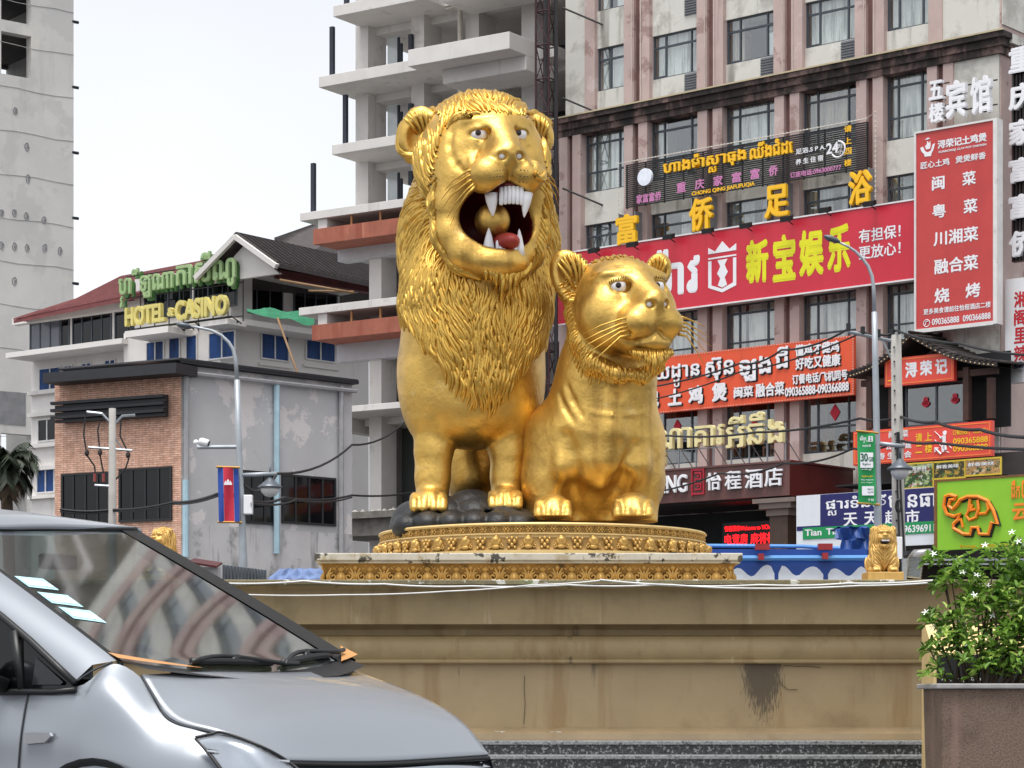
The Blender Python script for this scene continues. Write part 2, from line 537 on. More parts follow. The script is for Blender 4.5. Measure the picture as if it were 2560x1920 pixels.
run('bench', [(1818, .05), (1818.4, .10), (1822, .13), (1829, .30), (1834, .36), (1850, .38), (1852, .36), (1852, .30)], mat('wet_coping', (140, 122, 94), rough=0.16, var=0.15, vscale=2,
    streak=[((120, 96, 60), 3, .6, .1, .5)], stain=[((235, 235, 230), 2.2, .74, .01, .7)]), True)
mb = MB(); mb.box(XL, XR, -.30, 6.0, 1.8, pz(1449, .30) - .002)
mb.build('terrace_top', BEIGE, plinth)
CRK = mat('black_crack', (28, 24, 18), rough=.9)
for o_, pts in ((.24, [(1736, 1468), (1734, 1486), (1738, 1504), (1737, 1512)]), (.06, [(1948, 1702), (1956, 1713), (1970, 1724), (1994, 1724)]), (.07, [(1960, 1663), (1990, 1666), (2015, 1665), (2052, 1669)]), (.24, [(850, 1466), (848, 1482), (850, 1502)]), (.25, [(1741, 1532), (1738, 1546), (1742, 1556)]),
                (.24, [(2115, 1466), (2114, 1486)]), (.06, [(1312, 1690), (1310, 1720), (1313, 1760), (1309, 1810)])):
    mb = MB(); mb.tube([P(x, y, YP - o_ - .004) - Vector((0, YP, 0)) for x, y in pts], .0035, 4); mb.build('crack', CRK, plinth)
FLK = mat('bare_plaster', (206, 202, 192), rough=.8, var=.1)
for x0, x1, y0, y1, o_ in ((950, 990, 1552, 1556, .257), (1012, 1050, 1551, 1559, .257), (1338, 1372, 1553, 1557, .257), (1500, 1530, 1552, 1556, .257), (1236, 1262, 1828, 1831, .31), (1372, 1404, 1829, 1832, .31)):
    mb = MB(); a, b = P(x0, y1, YP - o_), P(x1, y0, YP - o_); w = b.x - a.x
    mb.prism([(a.x, b.z), (a.x + w * .2, a.z + .008), (a.x + w * .55, a.z + .012), (a.x + w * .7, a.z), (b.x, a.z + .01), (b.x, b.z)], -o_ - .006, -o_, 1); mb.build('bare_patch', FLK, plinth)
st = thing('granite_steps', 'two dark speckled granite steps at the foot of the cream plinth', 'steps', (0, 26.6, 0))
mb, mc = MB(), MB()
z = .51
for i in range(4):
    y0 = -.30 * i
    mc.box(XL, XR + .2, y0 - .33, y0, z - .045, z)
    mb.box(XL, XR + .2, y0 - .29, y0 + .3, 0.0 if i == 3 else z - .20, z - .0455)
    z -= .15
mb.build('riser', GRAN, st); mc.build('nosing', GRANL, st, bevel=.008)
# cables along the ledge
WCAB = mat('white_cable', (214, 214, 212), rough=0.5)
BCAB = mat('black_cable', (22, 23, 25), rough=0.6)
def cable(name, pts, r, m, label, group, sag=0.0, n=10):
    mb = MB(); q = []
    for i in range(len(pts) - 1):
        a, b = pts[i], pts[i + 1]
        for k in range(n):
            t = k / n
            p = a.lerp(b, t); p.z -= 4 * sag * t * (1 - t)
            q.append(p)
    q.append(pts[-1])
    mb.tube(q, r, 5, caps=False)
    o = mb.build(name, m, None, True)
    return props(o, label, 'cable', group)
cable('ledge_cable', [P(x, y, 26.40) for x, y in ((560, 1458), (760, 1452), (960, 1460), (1180, 1465), (1420, 1462), (1640, 1462), (1900, 1462), (2120, 1458), (2340, 1450))], .010, WCAB, 'white cable hung along the front edge of the plinth ledge', 'white cables on the plinth', .015)
cable('ledge_cable', [P(x, y, 26.37) for x, y in ((600, 1486), (860, 1487), (1120, 1478), (1330, 1462), (1500, 1451))], .008, WCAB, 'thin white cable sagging across the dark cove below the plinth ledge', 'white cables on the plinth', .01)
cable('ledge_cable', [P(x, y, 26.35) for x, y in ((1500, 1449), (1680, 1462), (1900, 1471), (2150, 1464), (2345, 1455))], .010, WCAB, 'white cable sagging under the ledge below the small gold lion', 'white cables on the plinth', .01)
# ================================================================== statue pedestal
ORN = mat('gold_ornament_paint', rgb(196, 158, 90), rough=0.5, metal=0.55, var=0.15, vscale=8, stain=[((24, 20, 14), 2.4, 0.62, 0.08, 0.85)])
ORND = mat('ornament_ground_paint', rgb(150, 116, 60), rough=0.6, metal=0.35, var=0.3, vscale=6, stain=[((26, 20, 12), 2.4, 0.56, 0.1, 0.9)])
CREAM = mat('cream_gold_paint', rgb(206, 178, 120), rough=0.5, metal=0.25, var=0.12, vscale=5, stain=[((60, 48, 30), 3, 0.66, 0.08, 0.6)])
ZT = pz(1449, .30) - .002
PC = P(1318, 1440, 30.0)
ped = thing('square_pedestal', 'flared square pedestal slab with gold scrollwork frieze and peeling white rim', 'pedestal', (PC.x, 30.0, ZT))
Zf = lambda y: CAMZ - (y - HY) / FPX * 27.6
hw = (1822 - 812) / 2 / FPX * 27.6; fl = .085
mb = MB()
zt = Zf(1403) - ZT
a, b = hw - .02, hw + fl - .02
mb.add([(-a, -2.36, 0), (a, -2.36, 0), (a, 2.36, 0), (-a, 2.36, 0), (-b, -2.45, zt), (b, -2.45, zt), (b, 2.45, zt), (-b, 2.45, zt)],
       [(0, 1, 5, 4), (1, 2, 6, 5), (2, 3, 7, 6), (3, 0, 4, 7)])
mb.build('flared_side', ORND, ped)
mb = MB(); z1 = Zf(1384) - ZT
mb.box(-hw - .13, hw + .13, -2.52, 2.52, zt, z1)
mb.box(-hw - .11, hw + .11, -2.50, 2.50, zt - .03, zt - .001)
mb.build('rim', mat('peeling_white_paint', (186, 182, 170), rough=0.6, var=0.15, vscale=5, stain=[((150, 136, 104), 3, .52, .06, .7), ((34, 32, 28), 5, 0.58, 0.03, 0.92)]), ped, bevel=.012)
def spiral(mb, c, r0, turns, sg, r, ax=(1, 0, 0), up=(0, 0, 1), start=90, out=(0, -1, 0)):
    pts, rs = [], []; n = int(10 * turns)
    A, U, O = Vector(ax), Vector(up), Vector(out)
    for i in range(n + 1):
        t = i / n; an = rad(start) + sg * t * turns * 2 * math.pi
        rr = r0 * (1 - .78 * t)
        pts.append(Vector(c) + A * rr * math.cos(an) + U * rr * math.sin(an) + O * (.012 * t)); rs.append(r * (1 - .35 * t))
    mb.tube(pts, rs, 5)
def motif(mb, c, ax, h, w):
    """One unit of the acanthus frieze: a palmette between two scrolls over a round boss."""
    A = Vector(ax); O = Vector((A.y, -A.x, 0)); U = Vector((0, 0, 1)); C = Vector(c)
    def at(u, v): return C + A * u * w + U * v * h + O * (.0 + fl * (v - .5) * .0)
    for sg in (-1, 1):
        spiral(mb, at(sg * .27, .30), .20 * h, 1.3, -sg, .016, A, U, 90, O)
        spiral(mb, at(sg * .17, .78), .15 * h, 1.1, sg, .014, A, U, 270, O)
        mb.tube([at(sg * .44, .05), at(sg * .46, .35), at(sg * .36, .62), at(sg * .26, .92)], [.014, .018, .016, .008], 5)
    mb.ball(at(0, .26), (.062, .04, .075), 10); mb.ball(at(0, .26) + O * .02, (.035, .035, .045), 8)
    for k in range(5):
        t = rad(30 + 30 * k)
        mb.tube([at(0, .52), at(.10 * math.cos(t) * 1.3, .55 + .36 * math.sin(t))], [.02, .010], 5)
    mb.ball(at(.5, .72), (.032, .03, .04), 8); mb.tube([at(.5, .68), at(.5, .2)], [.012, .018], 5); mb.ball(at(.5, .12), (.03, .03, .03), 6)
mb = MB(); n = 14
for i in range(n):
    u = -hw + .0 + (i + .5) * 2 * hw / n
    motif(mb, (u, -2.40 - .012, 0.0), (1, 0, 0), zt, 2 * hw / n)
for i in range(14):
    v = -2.36 + (i + .5) * 4.72 / 14
    for sx in (-1, 1):
        motif(mb, (sx * (hw + .03), v, 0), (0, sx, 0), zt, 4.72 / 14)
mb.build('scroll_frieze', ORN, ped, True)
# round base
ZS = ZT + z1
BC = P(1356, 1340, 30.0)
rb = thing('round_statue_base', 'low oval gold base with bands of rosettes and lotus buds under the lions', 'statue base', (BC.x, 30.0, ZS))
EA, EB = 2.12, 2.26
def el(t, o): return ((EA - o) * math.cos(t), (EB - o) * math.sin(t))
prof = [(0.00, 0), (0.02, 0), (0.02, .055), (.05, .06), (.075, .10), (.085, .16), (.10, .205), (.10, .235), (.075, .24), (.075, .258), (.11, .262), (.12, .30), (.125, .335), (.085, .342), (.07, .36), (.085, .378), (.30, .380), (2.0, .385)]
mb = MB(); k = 96; rows = []
for o, z in prof:
    rows.append([(*el(2 * math.pi * j / k, o), z) for j in range(k)])
mb.grid(rows, closed=True)
rim = mb.build('base_body', [ORND, CREAM], rb)
rim.data.polygons.foreach_set('material_index', [1 if (i // k in (0, 1, 6, 7, 8, 12, 13, 14, 15, 16)) else 0 for i in range(len(rim.data.polygons))])
smooth_by_angle(rim, 40)
per = 2 * math.pi * math.sqrt((EA ** 2 + EB ** 2) / 2)
mb = MB(); N = int(per / .15)
for i in range(N):
    t = 2 * math.pi * i / N; x, y = el(t, .112); O = Vector((math.cos(t) / EA, math.sin(t) / EB, 0)).normalized(); A = Vector((-O.y, O.x, 0)); c = Vector((x, y, .300))
    Rm = Matrix((A, O, Vector((0, 0, 1)))).transposed()
    for q in range(6):
        an = q * math.pi / 3
        mb.ball(c + A * .036 * math.cos(an) + Vector((0, 0, 1)) * .026 * math.sin(an), (.022, .016, .017), 6, 0, Rm)
    mb.ball(c + O * .012, (.018, .018, .016), 6, 0, Rm)
    mb.tube([c + A * .068 * math.cos(a2) + Vector((0, 0, 1)) * .042 * math.sin(a2) for a2 in [q * math.pi / 5 for q in range(11)]], .007, 4)
mb.build('rosette_band', ORN, rb, True)
mb = MB(); N = int(per / .20)
for i in range(N):
    t = 2 * math.pi * i / N; x, y = el(t, .055); O = Vector((math.cos(t) / EA, math.sin(t) / EB, 0)).normalized(); A = Vector((-O.y, O.x, 0)); Z = Vector((0, 0, 1)); c = Vector((x, y, .135))
    Rm = Matrix((A, O, Z)).transposed()
    if i % 2 == 0:
        mb.ball(c + Z * .02, (.070, .045, .055), 8, 0, Rm); mb.ball(c + Z * .045 + O * .02, (.045, .04, .035), 8, 0, Rm); mb.ball(c + Z * .075 - O * .01, (.03, .03, .022), 6, 0, Rm)
        mb.ball(c - Z * .04 + O * .01, (.055, .035, .03), 8, 0, Rm)
        for sg in (-1, 1):
            spiral(mb, c + A * sg * .075 - Z * .03, .030, 1.1, sg, .010, A, Z, 90, O)
    else:
        for q, (du, dv, r) in enumerate(((0, .06, .022), (-.03, .02, .026), (.03, .02, .026), (0, -.02, .028), (-.035, -.05, .022), (.035, -.05, .022), (.055, .055, .018), (-.055, .055, .018))):
            mb.ball(c + A * du + Z * dv, (r, .03, r * 1.1), 6, 0, Rm)
mb.build('lotus_band', ORN, rb, True)
# ================================================================== black rock
def build_rock():
    lo, hi = np.array(P(985, 1360, 30)) - [.1, 2.0, .1], np.array(P(1345, 1230, 30)) + [.1, 1.6, .1]
    S = Sculpt(lo, hi, .022)
    r2 = np.random.default_rng(3)
    for x, y, d, rx, ry, rz in ((1045, 1306, -.62, .36, .5, .28), (1125, 1300, -.72, .34, .5, .26), (1190, 1296, -.78, .34, .5, .28), (1258, 1302, -.85, .34, .5, .22), (1010, 1322, -.45, .2, .5, .22),
                                (1080, 1300, -.2, .5, .7, .26), (1220, 1290, -.1, .6, .8, .24), (1300, 1306, -.8, .22, .5, .17), (1100, 1290, .7, .6, .8, .26), (1180, 1268, -.6, .34, .5, .22)):
        S.ell(Q_(x, y, d), (rx * .92, ry, rz), k=.018)
    for x, y, dd in ((1022, 1318, -.95), (1072, 1312, -1.12), (1130, 1311, -1.18), (1188, 1310, -1.2), (1246, 1311, -1.22), (1300, 1314, -1.2)):      # the low front of the rock, under the paws
        S.ell(Q_(x, y, dd), (.21, .34, .17), k=.03)
    for i in range(24):
        x = r2.uniform(990, 1330); S.ell(Q_(x, r2.uniform(1278, 1325), r2.uniform(-1.2, -.4)), tuple(r2.uniform(.05, .13, 3)), k=.03, op='sub' if i % 3 == 0 else 'add')
    pts, tri, quad = S.mesh()
    o = mesh_from('black_rock', pts, tri, quad, mat('black_rock_paint', (19, 20, 23), rough=0.5, var=0.35, vscale=5, bump=1.0, bscale=12, stain=[((70, 70, 72), 9, .70, .03, .6)]))
    return props(o, 'lumpy black painted rock under the front paws of the roaring lion', 'rock')
def Q_(x, y, d): return np.array(P(x, y, 30 + d))
build_rock()
# ================================================================== the tall pink and white hotel block on the right
RB = Plane(1960, 80.0, 1.18, -1.0)
PINK = mat('weathered_pink_render', (186, 164, 158), rough=.75, var=.12, vscale=.8, stain=[((134, 100, 94), .6, .57, .03, .6), ((206, 190, 186), .9, .60, .05, .6), ((66, 54, 52), 1.1, .68, .10, .6)], streak=[((96, 72, 68), 1.4, .60, .14, .6)], bump=.1, bscale=12)
PINKD = mat('dark_pink_groove', (112, 80, 76), rough=.8, var=.2, vscale=2, streak=[((60, 42, 40), 1.4, .55, .14, .6)])
WHITEW = mat('weathered_white_render', (208, 206, 198), rough=.75, var=.06, vscale=.9, stain=[((158, 154, 146), .9, .50, .14, .7), ((84, 80, 72), .7, .63, .08, .65), ((232, 230, 224), 1.6, .62, .06, .6)], streak=[((100, 96, 88), 1.6, .56, .14, .65)], bump=.1, bscale=10)
CORN = mat('sooty_cornice', (128, 104, 98), rough=.85, var=.25, vscale=1.5, stain=[((30, 28, 26), .9, .40, .16, .9)], streak=[((24, 22, 20), 2, .5, .1, .8)])
FRAME = mat('slate_window_frame', (62, 70, 78), rough=.45, var=.1)
LOUV = mat('grey_louvre', (120, 122, 126), rough=.5, metal=.2, var=.1)
DARKI = mat('dark_interior', (30, 31, 33), rough=.9, var=.3, vscale=1)
def curtain_mat(nm, col):
    return mat(nm, col, rough=.9, var=.10, vscale=1.2, streak=[((118, 124, 126), 5, .48, .14, .75)])
CURT = [curtain_mat('pale_curtain', (244, 246, 244)), curtain_mat('grey_curtain', (196, 204, 206)), curtain_mat('beige_curtain', (210, 196, 184))]
def glass(nm, tint, refl, rough=.02, opac=.35):
    if nm in MATS: return MATS[nm]
    m = bpy.data.materials.new(nm); m.use_nodes = True; t = m.node_tree
    t.nodes.remove(t.nodes['Principled BSDF']); out = t.nodes['Material Output']
    tr = t.nodes.new('ShaderNodeBsdfTransparent'); tr.inputs[0].default_value = rgb(*tint)
    gl = t.nodes.new('ShaderNodeBsdfGlossy'); gl.inputs['Roughness'].default_value = rough; gl.inputs[0].default_value = (.95, .97, 1, 1)
    mx_ = t.nodes.new('ShaderNodeMixShader'); lw = t.nodes.new('ShaderNodeLayerWeight'); lw.inputs[0].default_value = .35
    mr = t.nodes.new('ShaderNodeMapRange'); mr.inputs[3].default_value, mr.inputs[4].default_value = refl, min(1, refl + .5)
    t.links.new(lw.outputs['Facing'], mr.inputs[0]); t.links.new(mr.outputs[0], mx_.inputs[0])
    t.links.new(tr.outputs[0], mx_.inputs[1]); t.links.new(gl.outputs[0], mx_.inputs[2]); t.links.new(mx_.outputs[0], out.inputs[0])
    MATS[nm] = m
    return m
GLASS = glass('window_glass', (246, 248, 246), .045)
hotel = thing('hotel_block', 'tall stained pink and white hotel block covered in shop signs', 'building', RB.loc, RB.rot)
class Loc:
    """Shape collector in a wall's own axes: u along, w out, z up."""
    def __init__(s): s.mb = MB()
    def b(s, u0, u1, w0, w1, z0, z1, mi=0): s.mb.box(u0, u1, -w1, -w0, z0, z1, mi); return s
rw = random.Random(11)
up_b = [(1488, 1562), (1626, 1744), (1810, 1936), (2008, 2139), (2212, 2322)]
lo_b = [(1458, 1565), (1623, 1749), (1810, 1941), (2003, 2145), (2212, 2322)]
UB = [(RB.u(a), RB.u(b)) for a, b in up_b]
LB = [(RB.u(a), RB.u(b)) for a, b in lo_b]
U0, U1 = RB.u(1413), RB.u(2498)
Z6t, Z6b = RB.z(1685, 77), RB.z(1685, 187)
ZCt, ZCb = RB.z(1685, 247), RB.z(1685, 268)
Z5t, Z5b = RB.z(1685, 287), RB.z(1510, 474)
Z4t = RB.z(1500, 556); Z4b = Z4t - 1.95
Z3t, Z3b = Z4t - 3.5, Z4t - 5.6
Z2b = RB.z(2069, 1130); Z2t = Z2b + 2.0
PIT = RB.z(1520, 14) - RB.z(1520, 215)
NF = 30
ZTOP = Z6b + PIT * NF
def window(parent, u0, u1, z0, z1, cur=None, cols=(.24, .78), tr=.72, w=-.22, frame=FRAME, pane=GLASS, low=None, nm='window'):
    q = Loc(); t = .05
    q.b(u0, u1, w - .04, w + .03, z0, z0 + t).b(u0, u1, w - .04, w + .03, z1 - t, z1).b(u0, u0 + t, w - .04, w + .03, z0 + t, z1 - t).b(u1 - t, u1, w - .04, w + .03, z0 + t, z1 - t)
    zt = z0 + (z1 - z0) * tr
    us = [u0 + (u1 - u0) * c for c in cols]
    for uu in us: q.b(uu - .03, uu + .03, w - .035, w + .028, z0 + t, z1 - t)
    if tr < 1: q.b(u0 + t, u1 - t, w - .03, w + .024, zt - .035, zt + .035)
    if low: q.b(u0 + t, u1 - t, w - .03, w + .024, z0 + (z1 - z0) * low - .03, z0 + (z1 - z0) * low + .03)
    if len(us) > 1:                                                  # opening sashes
        q.b(u0 + t, us[0] - .03, w + .029, w + .045, z0 + t, z0 + t + .045).b(u0 + t, u0 + t + .045, w + .029, w + .045, z0 + t + .046, zt - .08)
    f = q.mb.build(nm, frame, parent)
    g = Loc().b(u0 + .03, u1 - .03, w - .012, w - .008, z0 + .03, z1 - .03).mb.build('pane', pane, f)
    if cur is not None:
        m, parts = cur
        rows = MB()
        for a, b in parts:
            ua, ub = u0 + (u1 - u0) * a, u0 + (u1 - u0) * b; n = max(6, int((ub - ua) / .05))
            r = [[(ua + (ub - ua) * i / n, -(w - .22 + .035 * math.sin(i * 1.9) + .015 * math.sin(i * .7)), zz) for i in range(n + 1)] for zz in (z0 + .02, z1 - .02)]
            rows.grid(r)
        rows.build('curtain', m, f, True)
    return f
# walls
body = Loc()
for (a, b) in UB:
    pass
bw = Loc()                                                            # backing and core
bw.b(U0 + .1, U1 - .1, -12.0, -1.6, 0, ZTOP)
bw.mb.build('core', DARKI, hotel)
wl, pk, gr = Loc(), Loc(), Loc()
edges = [U0] + [q for b in UB for q in b] + [U1]
# upper storeys: cream spandrels between the windows of each bay
top_rows = [(Z6b + PIT * k, Z6t + PIT * k) for k in range(NF)]
for k in range(NF):
    zb, zt = top_rows[k]
    below = ZCt if k == 0 else top_rows[k - 1][1]
    for a, b in UB:
        wl.b(a, b, -1.6, -.12, below, zb)
wl.b(UB[0][0] - .001, UB[-1][1], -1.6, -.12, top_rows[-1][1], ZTOP)
uL = RB.u(1463)
wl.b(U0, uL, -1.6, -.02, ZCt, ZTOP); wl.b(RB.u(2356), U1, -1.6, -.02, ZCt, ZTOP)
def pil(pk, gr, u0, u1, z0, z1, w, groove=True):
    if not groove: pk.b(u0, u1, -1.6, w, z0, z1); return
    m = (u0 + u1) / 2; g = min(.13, (u1 - u0) * .12)
    pk.b(u0, m - g, -1.6, w, z0, z1).b(m + g, u1, -1.6, w, z0, z1); gr.b(m - g, m + g, -1.6, w - .16, z0, z1)
pil(pk, gr, uL, UB[0][0], ZCt, ZTOP, .03, False)
for i in range(4): pil(pk, gr, UB[i][1], UB[i + 1][0], ZCt, ZTOP, .06)
pil(pk, gr, UB[4][1], RB.u(2356), ZCt, ZTOP, .03, False)
# lower storeys
V0 = RB.u(1405)
pil(pk, gr, V0, LB[0][0], 0, ZCb, .16)
for i in range(4): pil(pk, gr, LB[i][1], LB[i + 1][0], 0, ZCb - .35, .12)
pil(pk, gr, LB[4][1], RB.u(2387), 0, ZCb, .12)
wl.b(RB.u(2387), U1 + .02, -1.6, .05, 0, ZCb - .02)
for i, (a, b) in enumerate(LB):
    wl.b(a, b, -1.6, -.10, Z4t, Z5b); wl.b(a, b, -1.6, -.10, Z3t, Z4b); wl.b(a, b, -1.6, -.10, Z2t, Z3b); wl.b(a, b, -1.6, -.10, 0, Z2b)
    pk.b(a, b, -1.6, .0, Z5t, ZCb - .02)
wl.mb.build('render_wall', WHITEW, hotel); pk.mb.build('pilaster', PINK, hotel); gr.mb.build('groove', PINKD, hotel)
cn = Loc()
cn.b(V0 - .3, U1 + .35, -1.6, .36, ZCb + .12, ZCt).b(V0 - .2, U1 + .25, -1.6, .24, ZCb - .12, ZCb + .12).b(V0 - .1, U1 + .15, -1.6, .17, ZCb - .35, ZCb - .12)
cn.mb.build('cornice', CORN, hotel)
Loc().b(V0 - .3, U1 + .35, .33, .40, ZCt, ZCt + .05).mb.build('cornice_pipe', mat('cream_pipe', (186, 172, 140), rough=.5), hotel)
# side wall round the right-hand corner
sw = Loc(); sw.b(U1 + .001, U1 + .06, -14, -.02, 0, ZTOP); sw.mb.build('side_wall', PINK, hotel)
sp = Loc()
sp.b(U1 + .061, U1 + .10, -14, -.05, ZCt + .3, ZTOP); sp.b(U1 + .061, U1 + .35, -14, -.2, ZCb, ZCt)
sp.mb.build('side_panel', WHITEW, hotel)
# thin white pipes on the pilasters
pp = MB()
for i in range(4):
    m = (UB[i][1] + UB[i + 1][0]) / 2
    for s_ in (-.2, .2):
        pp.tube([(m + s_, -.09, ZCt), (m + s_, -.09, ZTOP)], .018, 5)
pp.build('conduit', mat('pale_conduit', (200, 186, 180), rough=.5), hotel)
# windows of the photographed storeys, each its own part
def cur_pick(k):
    r = rw.random()
    if r < .35: return (CURT[0], [(0.02, .98)])
    if r < .6: return (CURT[0], [(0.02, .26), (.5, .98)])
    if r < .9: return (CURT[1], [(0.02, .98)])
    return (CURT[2], [(0.02, .30)])
lv = None
for k in range(2):
    for i, (a, b) in enumerate(UB):
        zb, zt = top_rows[k]
        cols = (.42,) if i == 0 else (.26, .80)
        cu = cur_pick(k)
        if k == 0: cu = [(CURT[0], [(.02, .98)]), (CURT[0], [(.02, .98)]), (CURT[2], [(.02, .26)]), (CURT[0], [(.02, .98)]), (CURT[0], [(.02, .98)])][i]
        window(hotel, a, b, zb, zt, cu, cols)
        if i in (1, 2, 3):
            q = Loc(); uu = b - .62
            q.b(uu, b - .02, -.115, -.10, zb - .86, zb - .02)
            for j in range(9): q.b(uu, b - .02, -.10, -.06, zb - .82 + .09 * j, zb - .80 + .09 * j)
            q.mb.build('air_louvre', LOUV, hotel)
z5 = [(CURT[0], [(.02, .98)]), (CURT[0], [(.02, .22), (.8, .98)]), (CURT[0], [(.02, .98)]), (CURT[2], [(.02, .74)]), (CURT[0], [(.02, .98)])]
for i, (a, b) in enumerate(LB):
    window(hotel, a, b, Z5b, Z5t, z5[i], low=.33, tr=.80)
    window(hotel, a, b, Z4b, Z4t, (CURT[1], [(.02, .45), (.6, .98)]) if i != 1 else (CURT[0], [(.5, .78)]), tr=.78)
    window(hotel, a, b, Z3b, Z3t, (CURT[0], [(.02, .3), (.34, .98)]), low=.38, tr=.85)
    if i < 4: window(hotel, a, b, Z2b, Z2t, None, low=.42, tr=1.0)
# an open casement sash, third bay, and red paper diamonds in the restaurant windows
a, b = UB[2]
sa = Loc(); zb, zt = top_rows[0]
ub = b - .05
sm = MB()
sm.box(-.03, .62, -.02, .02, zb + .05, zb + .10); sm.box(-.03, .62, -.02, .02, zb + 1.02, zb + 1.07); sm.box(-.03, .02, -.02, .02, zb + .101, zb + 1.019); sm.box(.57, .62, -.02, .02, zb + .101, zb + 1.019)
so = sm.build('open_sash', mat('pale_sash_frame', (170, 176, 180), rough=.4), hotel)
so.location = (ub - .55, .55, 0); so.rotation_euler = (0, 0, rad(-8))
pm = MB(); pm.box(.021, .569, -.004, .004, zb + .101, zb + 1.019); pm.build('pane', glass('bright_pane', (225, 228, 230), .45, .15), so)
REDP = mat('red_paper', (190, 40, 62), rough=.7, var=.08)
for x, y, s_ in ((1693, 1065, 15), (1885, 1052, 13), (2087, 1031, 18)):
    u, z = RB.uz(x, y, -.2); r = s_ / FPX * 79
    dm = MB(); dm.prism([(u, z - r * 1.2), (u + r * .85, z), (u, z + r * 1.2), (u - r * .85, z)], .205, .212, 1)
    dm.build('paper_diamond', REDP, hotel)
# restaurant furniture behind the first-floor glass
WOOD = mat('varnished_wood', (150, 88, 40), rough=.4, var=.3, vscale=6)
cg = 'wooden chairs in the first-floor restaurant'
proto = None
for x, lab in ((2062, 'slatted wooden chair behind the restaurant window with the largest red diamond'), (1836, 'slatted wooden chair behind the restaurant window above the cream letters'), (1932, 'slatted wooden chair at the right end of the middle restaurant window')):
    u = RB.u(x, -.8); p = RB.world(u, -.8, Z2b - .05)
    if proto is None:
        proto = thing('restaurant_chair', lab, 'chair', p, RB.rot, cg)
        m_ = MB(); m_.box(-.25, .25, -.25, .25, .42, .47); m_.build('seat', WOOD, proto)
        m_ = MB(); m_.box(-.25, .25, .2, .24, 1.0, 1.08)
        for j in range(7): m_.box(-.24 + .075 * j, -.21 + .075 * j, .205, .235, .47, 1.0)
        m_.build('backrest', WOOD, proto)
        for sx in (-.22, .22):
            for sy in (-.22, .22):
                m_ = MB(); m_.box(sx - .025, sx + .025, sy - .025, sy + .025, 0, .42); m_.build('leg', WOOD, proto)
    else:
        c = copy_tree(proto); c.location = p; c['label'] = lab
# storeys above the picture, one part
um, uf, ug = Loc(), Loc(), Loc()
for k in range(2, NF):
    for a, b in UB:
        zb, zt = top_rows[k]
        ug.b(a, b, -.5, -.26, zb, zt); c = a + (b - a) * .26
        uf.b(a, b, -.25, -.19, zt - .06, zt).b(a, b, -.25, -.19, zb, zb + .06).b(c - .03, c + .03, -.25, -.19, zb + .061, zt - .061).b(a, b, -.25, -.20, zb + 1.1, zb + 1.17)
o = ug.mb.build('upper_window', mat('pale_curtain_pane', (150, 158, 162), rough=.1, var=.3, vscale=.4), hotel); o['kind'] = 'stuff'
o = uf.mb.build('upper_window_frame', FRAME, hotel); o['kind'] = 'stuff'
# ================================================================== signs
class Sign:
    """A flat sign on a wall plane, measured from its corner pixels; children live in the sign's own axes (X along, -Y out, Z up)."""
    def __init__(s, name, label, cat, pl, x0, x1, L, R, off, group=None):
        s.pl, s.off = pl, off
        s.u0, s.u1 = pl.u(x0, off), pl.u(x1, off)
        zt = [pl.z(x, y, off) for x, y in ((x0, L and L[0]), (x1, R and R[0])) if y]
        zb = [pl.z(x, y, off) for x, y in ((x0, L and L[1]), (x1, R and R[1])) if y]
        s.zt, s.zb = sum(zt) / len(zt), sum(zb) / len(zb)
        s.w, s.h = s.u1 - s.u0, s.zt - s.zb
        s.root = thing(name, label, cat, pl.world(s.u0, off, s.zb), pl.rot, group)
    def p(s, x, y):
        u, z = s.pl.uz(x, y, s.off); return u - s.u0, z - s.zb
    def box(s, nm, m, w0, w1, x0=0, x1=None, z0=0, z1=None, bevel=0):
        mb = MB(); mb.box(x0, s.w if x1 is None else x1, -w1, -w0, z0, s.h if z1 is None else z1)
        return mb.build(nm, m, s.root, bevel=bevel)
    def text(s, items, m, out, nm='lettering', bold=.0, ext=0.0, parent=None):
        """items: (words, x0, x1, top y, bottom y) in pixels, the two y taken at the words' middle."""
        for it in items:
            t, x0, x1, y0, y1 = it[:5]
            xm = (x0 + x1) / 2; mb = MB()
            lettering(mb, t, s.p(x0, 0)[0], s.p(x1, 0)[0], s.p(xm, y1)[1], s.p(xm, y0)[1], -out, bold, ext)
            o = mb.build(nm, m, parent or s.root)
        return o
def chars(t, x0, y0, x1, y1, w, h):
    """Single characters spaced along a sloping line from (x0, y0) to (x1, y1), centres."""
    n = len(t); out = []
    for i, c in enumerate(t):
        f = i / max(1, n - 1); x, y = x0 + (x1 - x0) * f, y0 + (y1 - y0) * f
        if c != ' ': out.append((c, x - w / 2, x + w / 2, y - h / 2, y + h / 2))
    return out
WHT = mat('white_letter', (232, 232, 236), rough=.45, var=.03)
YEL_L = mat('yellow_letter', (246, 190, 20), rough=.4, var=.05)
PNK = mat('pink_letter', (206, 130, 180), rough=.5, var=.15)
REDS = mat('red_billboard_vinyl', (200, 38, 58), rough=.4, var=.09, vscale=.5, bump=.5, bscale=1.3, streak=[((180, 30, 48), 2, .55, .1, .4)])
LEMON = mat('lemon_letter', (226, 222, 20), rough=.45, var=.04)
BLACKM = mat('black_metal', (24, 25, 28), rough=.5, var=.2)
STEEL = mat('galvanised_steel', (150, 156, 162), rough=.4, metal=.6, var=.15, vscale=6)
BULB = mat('frosted_bulb', (205, 200, 190), rough=.3)
